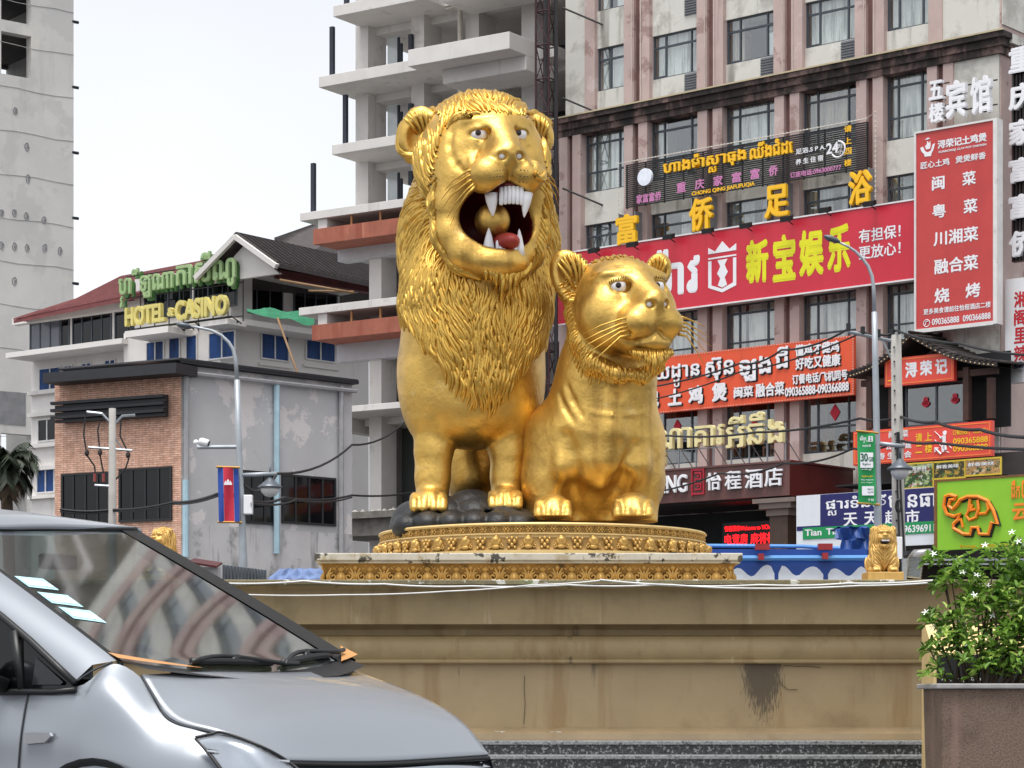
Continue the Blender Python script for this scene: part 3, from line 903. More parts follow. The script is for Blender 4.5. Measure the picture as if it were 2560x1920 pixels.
# black slatted massage-parlour sign
s = Sign('slatted_sign', 'black slatted sign with yellow script, pink and white characters and a white disc', 'sign', RB, 1565, 2167, (415, 524), (301, 420), .55)
mb = MB()
for i in range(22):
    z = s.h * (i + .3) / 22
    mb.box(0, s.w, -.03, .03, z, z + s.h / 22 * .55)
mb.build('slat', BLACKM, s.root)
mb = MB()
for i in range(13): mb.box(s.w * i / 12 - .02, s.w * i / 12 + .02, .031, .08, 0, s.h)
mb.build('back_rail', BLACKM, s.root)
s.text([('ហាងម៉ាស្សាធុង', 1661, 1868, 382, 436), ('ឈីងជំដេ', 1878, 1985, 350, 392)], YEL_L, .05, 'yellow_script', .03, .05)
s.text(chars('重庆家富富侨', 1705, 469, 1935, 427, 24, 26) + [('家富富侨', 1593, 1655, 483, 506)], PNK, .05, 'pink_character', .035)
s.text([('CHONG QING JIAFUFUQIA', 1731, 1889, 467, 480)], YEL_L, .05, 'yellow_capitals', .05)
s.text([('足浴.S P A.', 1991, 2066, 367, 381), ('养 生 住 宿', 1991, 2060, 393, 408), ('24', 2067, 2098, 357, 385)], WHT, .05, 'white_character', .035)
s.text([('时', 2096, 2109, 359, 372), ('小', 2096, 2109, 374, 386)], WHT, .05, 'white_hour_character', .02)
s.text([('订座电话:0963000777', 1977, 2105, 421, 436)], PNK, .05, 'pink_phone_number', .035)
s.text([(c, 2112, 2131, y - 8, y + 9) for c, y in zip('请上四楼', (322, 352, 378, 407))], YEL_L, .05, 'yellow_column', .04)
u, z = s.p(1617, 444); r = 22 / FPX * 82
mb = MB(); mb.tube([(u, -.03, z), (u, -.14, z)], r, 28); mb.build('white_disc', mat('white_light_disc', (228, 232, 244), rough=.4), s.root)
u, z = s.p(2098, 374); mb = MB(); mb.tube([(u + .26 * math.cos(rad(a)), -.06, z + .26 * math.sin(rad(a))) for a in range(-150, 91, 15)], .03, 6); mb.build('white_ring', WHT, s.root)
mb = MB()
for i in range(75):
    mb.ball((s.w * i / 74, -.05, s.h + .08), .035, 6)
for i in range(24): mb.ball((s.w + .35, -.05, s.h + .25 - i * .16), .035, 6)
for i in range(28): mb.ball((-.30, -.05, s.h + .05 - i * .14), .03, 6)
mb.tube([(-.30, -.05, s.h + .08), (s.w, -.05, s.h + .08), (s.w + .35, -.05, s.h + .25), (s.w + .35, -.05, s.h - 3.6)], .012, 5)
mb.build('bulb_string', BULB, s.root)
# four big yellow characters
for c, x0, x1, y0, y1, lab in (('富', 1546, 1599, 537, 612, 'big yellow character with a roof-like top stroke, lowest of the four yellow characters'), ('侨', 1729, 1788, 496, 579, 'big yellow character with a leaning left stroke, between two dark windows'),
                               ('足', 1917, 1978, 464, 545, 'big yellow character with a square box on top of two splayed legs'), ('浴', 2127, 2185, 428, 513, 'big yellow character with three short dots at its left, highest of the four')):
    s = Sign('character_sign', lab, 'sign', RB, x0, x1, (y0, y1), (y0, y1), .55, 'big yellow characters over the red billboard')
    mb = MB(); lettering(mb, c, 0, s.w, 0, s.h, -.10, .038, .07); mb.build('letter_face', YEL_L, s.root)
    mb = MB(); mb.box(-.04, -.01, .03, .45, -.15, s.h + .1); mb.box(s.w - .25, s.w - .22, .03, .45, -.15, s.h + .1); mb.build('frame', STEEL, s.root)
# wide red billboard
s = Sign('red_billboard', 'wide red billboard with lemon yellow characters and a white crown shield', 'billboard', RB, 1383, 2291, (None, 816), (500, 691), .65)
s.box('panel', REDS, -.04, 0)
mb = MB(); t = .05
mb.box(-t, s.w + t, -.03, .05, -t, 0); mb.box(-t, s.w + t, -.03, .05, s.h, s.h + t); mb.box(-t, 0, -.03, .05, 0, s.h); mb.box(s.w, s.w + t, -.03, .05, 0, s.h)
mb.build('border', mat('white_trim', (222, 220, 222), rough=.4), s.root)
s.text([('新', 1865, 1922, 598, 708), ('宝', 1932, 1990, 586, 703), ('娱', 1998, 2060, 574, 690), ('乐', 2068, 2127, 561, 680)], LEMON, .012, 'lemon_character', .05)
s.text([('有担保！', 2147, 2252, 567, 601), ('更放心！', 2147, 2252, 609, 643)], WHT, .012, 'white_character', .022)
s.text([('ស៊ីន', 1432, 1560, 652, 775), ('ប៉ាវ', 1622, 1750, 620, 738)], WHT, .012, 'white_script', .03)
mb = MB()
def poly(mb, s, pts, y0, y1, mi=0): mb.prism([s.p(*q) for q in pts], y0, y1, 1, mi)
poly(mb, s, [(1771, 636), (1841, 625), (1841, 608), (1824, 622), (1806, 603), (1788, 629), (1771, 620)], -.012, -.003)
poly(mb, s, [(1771, 646), (1841, 635), (1841, 639), (1771, 650)], -.012, -.003)
poly(mb, s, [(1771, 654), (1779, 653), (1779, 714), (1806, 722), (1806, 731), (1771, 720)], -.012, -.003)
poly(mb, s, [(1841, 643), (1833, 644), (1833, 706), (1806, 722), (1806, 731), (1841, 713)], -.012, -.003)
poly(mb, s, [(1794, 651), (1819, 647), (1812, 662), (1816, 672), (1820, 679), (1816, 687), (1812, 693), (1818, 712), (1806, 719), (1795, 714), (1801, 696), (1797, 690), (1793, 684), (1797, 676), (1801, 666)], -.012, -.003)
mb.build('crown_shield', WHT, s.root)
for k, (x, y) in enumerate(((1482, 626), (1578, 611), (1669, 592), (1767, 577), (1862, 564), (1964, 547), (2060, 525), (2172, 509))):
    p = RB.world(RB.u(x, 1.1), 1.1, RB.z(x, y, 1.1))
    lab = ['at the left end of the red billboard top edge', 'under the lowest big yellow character', 'on the billboard edge by the blue-grey window', 'under the second yellow character', 'on the billboard edge between the middle yellow characters',
           'under the third yellow character with splayed legs', 'on the billboard edge before the highest yellow character', 'under the highest big yellow character'][k]
    if k == 0:
        fl0 = thing('floodlight', 'small black floodlight ' + lab, 'floodlight', p, RB.rot, 'floodlights on the red billboard')
        m_ = MB(); m_.prism([(-.02, -.10), (.16, -.02), (.13, .12), (-.05, .06)], -.2, .2, 0); m_.build('lamp_body', BLACKM, fl0)
        m_ = MB(); m_.box(-.18, .18, -.022, -.012, -.06, .04); m_.build('lens', mat('lamp_glass', (120, 124, 126), rough=.1), fl0)
        m_ = MB(); m_.tube([(0, .05, -.02), (0, .42, -.12)], .02, 6); m_.build('bracket', BLACKM, fl0)
    else:
        c = copy_tree(fl0); c.location = p; c['label'] = 'small black floodlight ' + lab
# tall red restaurant sign
REDV = mat('brick_red_vinyl', (190, 62, 60), rough=.42, var=.08, vscale=.8, bump=.6, bscale=1.6, streak=[((176, 52, 50), 1.5, .5, .2, .4)])
s = Sign('tall_red_sign', 'tall brick-red restaurant sign with white brush characters in a white frame', 'sign', RB, 2291, 2484, (336, 826), (300, 800), 1.0)
s.box('panel', REDV, -.05, 0)
mb = MB(); mb.box(-.06, 0, -.04, .30, -.10, s.h + .06); mb.box(s.w, s.w + .14, -.04, .32, -.10, s.h + .06); mb.box(0, s.w, -.04, .3, s.h, s.h + .06); mb.box(0, s.w, -.04, .3, -.12, -.0)
mb.build('frame', mat('white_box_frame', (214, 212, 210), rough=.5, var=.08, stain=[((150, 140, 130), 2, .62, .1, .5)]), s.root)
s.text([('浔荣记土鸡煲', 2344, 2467, 341, 363), ('XUNRONGJI CLAY POT CHICKEN', 2346, 2466, 368, 375)], WHT, .012, 'title', .045)
s.text([('匠心土鸡', 2302, 2374, 400, 418), ('煲煲鲜香', 2389, 2465, 385, 403)], WHT, .012, 'motto', .03)
s.text([('闽', 2330, 2362, 440, 475), ('菜', 2406, 2440, 428, 463), ('粤', 2331, 2365, 510, 545), ('菜', 2409, 2444, 497, 533), ('川湘菜', 2334, 2446, 572, 609), ('融合菜', 2336, 2446, 642, 680), ('烧', 2336, 2374, 720, 757), ('烤', 2414, 2451, 707, 744)], WHT, .012, 'dish_name', .03)
s.text([('更多美食请前往怡程酒店二楼', 2309, 2477, 763, 778), ('090365888  090366888', 2330, 2477, 789, 805)], WHT, .012, 'phone_number', .03)
mb = MB()
poly(mb, s, [(2301, 370), (2308, 367), (2313, 378), (2320, 381), (2328, 376), (2332, 361), (2338, 358), (2334, 374), (2329, 384), (2328, 390), (2312, 392), (2311, 386), (2304, 379)], -.012, -.003)
poly(mb, s, [(2316, 374), (2313, 366), (2318, 360), (2318, 352), (2323, 358), (2326, 352), (2327, 364), (2325, 372)], -.012, -.003); poly(mb, s, [(2312, 350), (2320, 344), (2326, 346), (2319, 349)], -.012, -.003)
u, z = s.p(2317, 808); mb.tube([(u + .11 * math.cos(rad(a)), -.01, z + .11 * math.sin(rad(a))) for a in range(0, 361, 20)], .012, 5); mb.tube([(u - .04, -.012, z - .05), (u - .03, -.012, z + .04), (u + .05, -.012, z + .06)], .016, 5)
mb.build('bowl_and_phone_icons', WHT, s.root)
# white guesthouse characters
for c, x0, x1, y0, y1, lab in (('五', 2329, 2364, 204, 252, 'small white character topping the left pair above the tall red sign'), ('楼', 2329, 2366, 260, 307, 'small dense white character below another, left of the large ones over the tall red sign'),
                               ('宾', 2371, 2421, 203, 296, 'large white character with a roof stroke in the middle above the tall red sign'), ('馆', 2432, 2484, 192, 286, 'large white character at the right end above the tall red sign')):
    s = Sign('guesthouse_character', lab, 'sign', RB, x0, x1, (y0, y1), (y0, y1), .6, 'white guesthouse characters')
    mb = MB(); lettering(mb, c, 0, s.w, 0, s.h, -.10, .042, .09); mb.build('letter_face', WHT, s.root)
    mb = MB(); mb.box(-.05, s.w + .1, .05, .08, s.h * .2, s.h * .2 + .04); mb.box(-.05, s.w + .1, .05, .08, s.h * .85, s.h * .85 + .04); mb.box(s.w * .4, s.w * .4 + .03, .081, .5, s.h * .2, s.h * .2 + .03); mb.build('frame', BLACKM, s.root)
# white characters down the side wall
SW = Plane(2500, 1, 1, 1)
SW.A = (RB.A + RB.d * (U1 + .06)).copy(); SW.d = Vector((-RB.n.x, -RB.n.y)); SW.n = Vector((SW.d.y, -SW.d.x)); SW.rot = math.atan2(SW.d.y, SW.d.x); SW.loc = (SW.A.x, SW.A.y, 0)
s = Sign('column_sign', 'column of white block characters on dark boards beside the hotel corner', 'sign', RB, 2527, 2592, (118, 655), None, .05)
mb = MB(); mb.box(0, s.w, .05, .25, 0, s.h); mb.build('backing', mat('grimy_backing', (104, 88, 84), rough=.7, var=.3), s.root)
for c, y0, y1 in (('重', 122, 188), ('庆', 215, 280), ('家', 305, 369), ('富', 400, 462), ('富', 491, 553), ('侨', 582, 646)):
    mb = MB(); lettering(mb, c, .0, s.w, s.p(2527, y1)[1], s.p(2527, y0)[1], -.06, .045, .1); mb.build('lettering', WHT, s.root)
mb = MB()
for i in range(5): mb.box(.1 + .12 * i, .13 + .12 * i, -.05, .049, 0, s.h)
mb.build('rail', BLACKM, s.root)
s = Sign('white_menu_sign', 'white light-box sign with red brush characters at the right edge of the photo', 'sign', RB, 2513, 2590, (699, 959), None, .3)
s.box('light_box', mat('white_acrylic', (220, 220, 222), rough=.3, var=.03), -.35, 0)
s.text(chars('湘阁里辣', 2552, 748, 2552, 883, 34, 40), mat('red_brush', (190, 26, 40), rough=.5), .012, 'red_character', .03)
s.text([('湘菜/海鲜', 2534, 2582, 902, 920)], mat('blue_letter', (40, 50, 110), rough=.5), .012, 'blue_character', .03)
# orange restaurant board
ORNG = mat('orange_board', (222, 84, 46), rough=.5, var=.08, vscale=.6, bump=.3, bscale=1.5, streak=[((196, 74, 42), 2, .56, .12, .5)])
s = Sign('orange_board', 'long orange restaurant board with raised white script and characters', 'sign', RB, 1600, 2135, None, (838, 987), .55)
s.box('panel', ORNG, -.12, 0)
mb = MB()
for i in range(80):
    for zz in (0.03, s.h - .03): mb.ball((s.w * (i + .5) / 80, -.01, zz), .022, 5)
for i in range(24): mb.ball((s.w - .03, -.01, s.h * (i + .5) / 24), .022, 5)
mb.build('bulb_string', BULB, s.root)
SHD = mat('black_letter_edge', (28, 24, 30), rough=.6)
items = [('យដ្ឋាន', 1640, 1752, 910, 968), ('ស៊ុន', 1766, 1837, 893, 953), ('ឡុង', 1850, 1930, 892, 952), ('ជី', 1941, 1973, 866, 921)]
row2 = [('记', 1612, 1650, 978, 1020), ('土', 1672, 1707, 972, 1014), ('鸡', 1723, 1760, 964, 1010), ('煲', 1782, 1820, 957, 1004)]
row3 = [('闽菜', 1836, 1885, 966, 994), ('融合菜', 1891, 1963, 956, 991), ('懂鸡才健鸡', 1989, 2100, 856, 886), ('好吃又健康', 1990, 2103, 889, 920), ('订餐电话/飞机同号', 1982, 2121, 930, 956), ('090365888-090366888', 1964, 2124, 962, 985)]
sh = lambda L_: [(t, a + 2, b + 2, c + 2.5, d + 2.5) for t, a, b, c, d in L_]
s.text(sh(items), SHD, .02, 'script_shadow_edge', .05); s.text(items, WHT, .07, 'white_script', .028)
s.text(sh(row2), SHD, .02, 'character_shadow_edge', .05); s.text(row2, WHT, .07, 'big_white_character', .055)
s.text(sh(row3), SHD, .02, 'small_shadow_edge', .04); s.text(row3, WHT, .05, 'small_white_character', .042)
# cream standing letters on the canopy
CRM = mat('cream_letter', (226, 214, 160), rough=.45, var=.06)
CANO = 3.9                                                          # how far the entrance canopy stands out
s = Sign('standing_script', 'standing cream script letters on a steel frame above the hotel canopy', 'sign', RB, 1610, 1962, (1075, 1150), (1030, 1112), 3.0)
s.text([('ណ្ឋាគារ', 1640, 1812, 1068, 1162), ('អ៊ី', 1820, 1866, 1040, 1120), ('ឆឹង', 1872, 1962, 1028, 1110)], CRM, .06, 'cream_script', .014, .08)
mb = MB()
for i in range(9):
    u = s.w * i / 8
    mb.box(u - .02, u + .02, .03, .07, -.55, s.h * .75); mb.tube([(u, .05, s.h * .3), (u + .1, .9, -.55)], .018, 5)
mb.box(0, s.w, .03, .06, s.h * .15, s.h * .15 + .03); mb.box(0, s.w, .03, .06, s.h * .68, s.h * .68 + .03); mb.build('frame', STEEL, s.root)
# hotel entrance canopy
BRN = mat('brown_stone_cladding', (100, 66, 62), rough=.35, var=.15, vscale=2, bump=.1)
BRNR = mat('oxblood_cladding', (84, 34, 32), rough=.35, var=.15, vscale=1.5)
uc = RB.u(1974, CANO)
cz1, cz0 = RB.z(1974, 1150, CANO), RB.z(1974, 1238, CANO)
can = thing('hotel_canopy', 'brown hotel entrance canopy with white characters, a red seal and a carved column', 'canopy', RB.world(uc, CANO, 0), RB.rot)
wl_ = 9.0
mb = MB(); mb.box(-wl_, 0, 0, CANO - .2, cz0, cz1 - .06); mb.box(-wl_, .08, -.06, CANO - .2, cz1 - .059, cz1); o = mb.build('fascia', [BRN, BRNR], can)
o.data.polygons.foreach_set('material_index', [1 if p.normal.x > .9 else 0 for p in o.data.polygons])
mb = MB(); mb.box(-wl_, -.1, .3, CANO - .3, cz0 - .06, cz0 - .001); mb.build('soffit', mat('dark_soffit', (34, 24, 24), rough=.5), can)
class _S(Sign):
    def __init__(s, pl, off, root, u0, z0): s.pl, s.off, s.root, s.u0, s.zb = pl, off, root, u0, z0
cs = _S(RB, CANO, can, uc, 0)
cs.text([('ENG', 1653, 1722, 1188, 1233), ('怡', 1771, 1806, 1182, 1226), ('程', 1817, 1857, 1178, 1224), ('酒', 1867, 1911, 1173, 1221), ('店', 1916, 1960, 1168, 1216), ('YI CH', 1560, 1648, 1196, 1240)], WHT, .09, 'white_character', .018, .04)
SEAL = mat('red_seal', (172, 34, 54), rough=.4)
mb = MB()
def sq(x0, y0, x1, y1):
    a, b = cs.p(x0, y0), cs.p(x1, y1); mb.box(min(a[0], b[0]), max(a[0], b[0]), -.05, -.01, min(a[1], b[1]), max(a[1], b[1]))
for r_ in ((1730, 1173, 1733, 1240), (1759, 1168, 1762, 1236), (1733.3, 1173, 1758.7, 1176), (1733.3, 1233, 1758.7, 1236), (1738, 1181, 1755, 1184), (1752, 1184.3, 1755, 1196), (1738, 1196.3, 1755, 1199), (1738, 1199.3, 1741, 1208), (1738, 1208.3, 1755, 1211), (1752, 1211.3, 1755, 1222), (1738, 1222.3, 1755, 1225), (1744, 1188, 1749, 1192), (1744, 1214, 1749, 1218)): sq(*r_)
mb.build('seal_emblem', SEAL, can)
u = RB.u(1962, CANO - .6) - uc
mb = MB(); mb.box(u - .34, u + .34, .25, .93, 0, cz0 - .6); mb.build('column', mat('carved_brown_stone', (74, 56, 46), rough=.5, var=.2), can)
mb = MB()
for zz in [k * .42 for k in range(1, 14)]:
    mb.box(u - .26, u + .26, .235, .249, zz, zz + .03); mb.box(u - .26, u - .23, .235, .249, zz + .031, zz + .38); mb.box(u + .23, u + .26, .235, .249, zz + .031, zz + .38); mb.box(u - .12, u + .12, .235, .249, zz + .12, zz + .28)
mb.build('column_fretwork', mat('fretwork', (112, 84, 66), rough=.5), can)
mb = MB(); mb.box(u - .42, u + .42, .17, 1.0, cz0 - .6, cz0 - .38); mb.box(u - .6, u + .6, .03, 1.15, cz0 - .379, cz0 - .2); mb.box(u - .8, u + .8, -.05, 1.3, cz0 - .199, cz0 - .061); mb.build('capital', mat('capital_stone', (120, 106, 98), rough=.6, var=.1), can)
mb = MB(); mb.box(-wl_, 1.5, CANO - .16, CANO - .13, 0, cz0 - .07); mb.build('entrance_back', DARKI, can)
s = Sign('led_board', 'black LED board with glowing red characters under the hotel canopy', 'screen', RB, 1806, 1940, (1308, 1366), (1300, 1358), 2.2)
s.box('screen', mat('black_led_panel', (8, 5, 6), rough=.3), -.1, 0)
LED = mat('red_led', (255, 22, 30), rough=.5, emit=1.6)
s.text([('怡程酒店Welcome to YiCheng', 1812, 1938, 1312, 1328), ('电竞房 麻将棋', 1812, 1938, 1333, 1360)], LED, .012, 'led_text', .012)
s = Sign('led_strip', 'thin strip of red LED text below the canopy soffit', 'screen', RB, 1790, 1940, (1247, 1256), None, 2.6)
s.box('screen', MATS['black_led_panel'], -.06, 0); s.text([('Welcome to YiCheng', 1815, 1905, 1247, 1254)], mat('dim_red_led', (170, 14, 24), rough=.5, emit=.6), .01, 'led_text', .01)
# supermarket sign
NAVY = mat('navy_board', (24, 24, 92), rough=.4, var=.06)
WBRD = mat('white_board', (216, 220, 226), rough=.4, var=.04)
GRNS = mat('green_stripe', (14, 140, 78), rough=.4, var=.05)
s = Sign('supermarket_sign', 'navy and white supermarket sign with white script over a green stripe', 'sign', RB, 1991, 2345, (1238, 1372), (1219, 1366), 4.2)
s.box('board', WBRD, -.12, 0)
mb = MB(); a = s.p(2051, 1300)[0]
mb.box(a, s.w, -.010, -.001, s.h * .44, s.h - .01); mb.box(.02, s.w, -.010, -.001, s.h * .36, s.h * .4395); mb.build('navy_field', NAVY, s.root)
mb = MB(); mb.box(s.p(2008, 0)[0], s.w, -.020, -.011, s.h * .20, s.h * .41); mb.build('green_stripe', GRNS, s.root)
s.text([('ផ្សារទំនើប', 2064, 2216, 1239, 1286), ('មានធា', 2220, 2340, 1236, 1270)], WHT, .014, 'white_script', .03)
s.text([('天', 2108, 2144, 1282, 1317), ('天', 2160, 2196, 1279, 1314), ('超', 2212, 2247, 1276, 1311), ('市', 2264, 2299, 1274, 1310)], WHT, .014, 'white_character', .035)
for it_ in (('Tian', 2013, 2055, 1323, 1340), ('Tian', 2066, 2110, 1320, 1337), ('096396911', 2250, 2338, 1312, 1331)): s.text([it_], WHT, .026, 'stripe_text', .03)
# lime elephant sign
LIME = mat('lime_board', (134, 190, 40), rough=.45, var=.03)
ORL = mat('orange_tube_letter', (236, 132, 28), rough=.4)
s = Sign('elephant_sign', 'lime green signboard with an orange elephant outline', 'sign', RB, 2343, 2600, (1205, 1376), None, 4.6)
s.box('board', LIME, -.2, 0)
mb = MB(); mb.box(-.10, 0, -.02, .2, -.05, s.h + .05); mb.box(0, s.w, -.02, .2, s.h, s.h + .06); mb.build('rusty_frame', mat('rusty_frame', (120, 80, 44), rough=.8, var=.3, vscale=8), s.root)
E = lambda pts: [(lambda q: (q[0], -.06, q[1]))(s.p(1640 + .4159 * x, 1140 + .4159 * y)) for x, y in pts]
mb = MB()
mb.tube(E([(1775, 235), (1745, 245), (1735, 300), (1755, 350), (1800, 365), (1835, 350), (1820, 385), (1795, 410), (1795, 435), (1830, 455), (1855, 470), (1895, 472), (1905, 430), (1940, 430), (1950, 470), (2005, 472), (2025, 400), (2060, 410), (2035, 330), (2000, 270), (1940, 245), (1880, 245), (1835, 265), (1815, 295), (1790, 320), (1765, 300), (1775, 265), (1800, 262), (1812, 245), (1775, 235)]), .06, 6)
mb.tube(E([(1895, 260), (1885, 330), (1870, 360), (1890, 385), (1930, 370), (1945, 320), (1940, 265)]), .05, 6); mb.tube(E([(1950, 350), (1990, 345), (2005, 320), (1995, 280)]), .05, 6); mb.tube(E([(1905, 290), (1900, 330), (1925, 320)]), .05, 6); mb.tube(E([(1800, 405), (1840, 380), (1850, 430)]), .045, 6)
mb.build('elephant_outline', ORL, s.root)
mb = MB()
mb.tube([(q[0] + .05, q[1] + .04, q[2] - .05) for q in E([(1775, 235), (1745, 245), (1735, 300), (1755, 350), (1800, 365), (1835, 350), (1820, 385), (1795, 410), (1795, 435), (1830, 455), (1855, 470), (1895, 472), (1905, 430), (1940, 430), (1950, 470), (2005, 472), (2025, 400), (2060, 410), (2035, 330), (2000, 270), (1940, 245), (1880, 245), (1835, 265)])], .05, 6); mb.build('outline_backing', BLACKM, s.root)
s.text([('ដឹក', 2530, 2552, 1200, 1246), ('云', 2532, 2575, 1258, 1302), ('យក', 2556, 2590, 1200, 1246)], ORL, .05, 'orange_lettering', .04)
s.text([('ដឹកជញ្ជូនទំនិញ រហ័ស ជឿជាក់', 2400, 2580, 1358, 1369)], mat('amber_letter', (220, 170, 20), rough=.5), .012, 'amber_line', .03)
# restaurant porch with a tiled gable roof
PO = 1.6
TILE = mat('dark_roof_tile', (52, 46, 44), rough=.8, var=.4, vscale=3, bump=.5, bscale=20, stain=[((110, 108, 106), 1.6, .6, .1, .5)])
BEAM = mat('dark_timber', (66, 42, 34), rough=.7, var=.25, vscale=4)
uR, zR = RB.uz(2289, 836, PO); uA, zA = RB.uz(2122, 934, PO + .3); uB2, zB = RB.uz(2508, 908, PO)
por = thing('restaurant_porch', 'timber restaurant porch with a curved dark tiled gable roof and string lights', 'porch', RB.world(uR, PO, 0), RB.rot)
mb = MB()
def slope(ua, za, sag):
    pts = []
    for i in range(11):
        t = i / 10; pts.append((ua * t, zR + (za - zR) * t - sag * math.sin(math.pi * t)))
    return pts
for ua, za in ((uA - uR, zA), (uB2 - uR, zB)):
    pr = slope(ua, za, .22)
    rows = [[(p[0], -.35, p[1]) for p in pr], [(p[0], PO - .1, p[1] + .10) for p in pr]]
    mb.grid(rows); mb.grid([[(p[0], -.35, p[1] - .14) for p in pr], [(p[0], PO - .1, p[1] - .06) for p in pr]])
    mb.grid([[(p[0], -.35, p[1]) for p in pr], [(p[0], -.35, p[1] - .14) for p in pr]])
    for j in range(16):
        t = j / 15; k = min(9, int(t * 10)); f = t * 10 - k
        x = pr[k][0] + (pr[k + 1][0] - pr[k][0]) * f; z = pr[k][1] + (pr[k + 1][1] - pr[k][1]) * f
        mb.tube([(x, -.40, z + .03), (x, PO - .1, z + .13)], .05, 6)
mb.build('tiled_roof', TILE, por)
mb = MB()
for ua, za in ((uA - uR, zA), (uB2 - uR, zB)):
    pr = slope(ua, za, .22)
    for i in range(10):
        for f in (0, .5): mb.ball((pr[i][0] + (pr[i + 1][0] - pr[i][0]) * f, -.37, pr[i][1] + (pr[i + 1][1] - pr[i][1]) * f - .1), .028, 5)
mb.build('string_light', mat('warm_bulb', (214, 190, 150), rough=.4), por)
for x in (2172, 2228, 2414, 2474):
    u = RB.u(x, PO) - uR; mb = MB(); zt = zR + (zA - zR) * abs(u) / abs(uA - uR) - .35
    mb.box(u - .10, u + .10, .0, .2, RB.z(2300, 1060, PO), zt - .002); mb.build('post', BEAM, por)
mb = MB(); u0, u1 = RB.u(2150, PO) - uR, RB.u(2490, PO) - uR; zq = RB.z(2300, 952, PO)
mb.box(u0, u1, .05, .2, zq, zq + .2); mb.build('beam', BEAM, por)
pw = window(por, RB.u(2252, PO) - uR, RB.u(2408, PO) - uR, RB.z(2330, 1060, PO), RB.z(2330, 955, PO), None, cols=(.5,), tr=1.0, w=-.3)
mb = MB(); mb.box(u0, u1, .9, .95, RB.z(2300, 1075, PO), zq + .8); mb.build('porch_back', DARKI, por)
mb = MB()
for x, y in ((2303, 1003), (2376, 994)):
    u, z = RB.uz(x, y, PO); u -= uR
    for du, dz, r in ((0, -.06, .11), (-.07, -.05, .07), (.07, -.05, .07), (0, .07, .09)): mb.tube([(u + du, .262, z + dz), (u + du, .270, z + dz)], r, 10)
mb.build('red_paper_cut', REDP, por)
def framed(s, m, tm):
    s.box('panel', m, -.18, 0)
    mb = MB(); e = .05
    mb.box(e, s.w - e, -.010, -.001, e, e + .03); mb.box(e, s.w - e, -.010, -.001, s.h - e - .03, s.h - e); mb.box(e, e + .03, -.010, -.001, e + .031, s.h - e - .031); mb.box(s.w - e - .03, s.w - e, -.010, -.001, e + .031, s.h - e - .031)
    mb.build('thin_border', tm, s.root)
CORAL = mat('coral_red_board', (222, 74, 58), rough=.45, var=.04)
AMB = mat('amber_border', (238, 130, 60), rough=.5)
s = Sign('porch_sign', 'coral red porch sign with three large white characters under the tiled gable', 'sign', RB, 2212, 2385, (898, 967), (880, 952), PO + .15)
framed(s, CORAL, AMB); s.text([('浔', 2263, 2294, 905, 944), ('荣', 2300, 2331, 901, 939), ('记', 2338, 2369, 897, 935)], WHT, .012, 'white_character', .05)
mb = MB(); poly(mb, s, [(2226, 925), (2232, 926), (2238, 934), (2245, 925), (2251, 922), (2244, 937), (2233, 939)], -.012, -.003); poly(mb, s, [(2220, 951), (2256, 946), (2256, 949), (2220, 954)], -.012, -.003); mb.build('bowl_icon', YEL_L, s.root)
s = Sign('stair_sign', 'coral red sign with a white climbing figure pointing customers upstairs', 'sign', RB, 2133, 2479, (1081, 1166), (1049, 1138), PO + .25)
framed(s, CORAL, AMB)
s.text([('闽粤菜', 2222, 2271, 1076, 1094), ('公司团建', 2214, 2279, 1106, 1123), ('寿 生 宴会', 2195, 2279, 1129, 1147)], WHT, .012, 'white_character', .03)
s.text([('请', 2289, 2306, 1083, 1104), ('上', 2312, 2330, 1081, 1102), ('二', 2289, 2306, 1113, 1133), ('楼', 2312, 2331, 1111, 1132), ('订餐热线 ( 飞机同号 )', 2382, 2471, 1072, 1087), ('090365888', 2383, 2470, 1093, 1108), ('090366888', 2383, 2470, 1112, 1127)], mat('yellow_print', (246, 196, 40), rough=.5), .012, 'yellow_character', .025)
mb = MB()
W_ = lambda pts, r: mb.tube([(lambda q: (q[0], -.012, q[1]))(s.p(2080 + .2652 * x, 800 + .2652 * y)) for x, y in pts], r, 6)
q = s.p(2080 + .2652 * 1065, 800 + .2652 * 1063); mb.tube([(q[0], -.02, q[1]), (q[0], -.002, q[1])], .07, 12)
W_([(1062, 1090), (1060, 1160)], .06); W_([(1060, 1165), (1045, 1210), (1050, 1245)], .045); W_([(1065, 1165), (1075, 1225)], .045); W_([(1055, 1095), (1020, 1115)], .03); W_([(970, 1050), (1130, 1210)], .012); W_([(970, 1130), (1080, 1240), (1105, 1250)], .012); W_([(1030, 1265), (980, 1215)], .03); W_([(975, 1245), (972, 1207), (1005, 1212)], .025)
mb.build('climbing_figure', WHT, s.root)
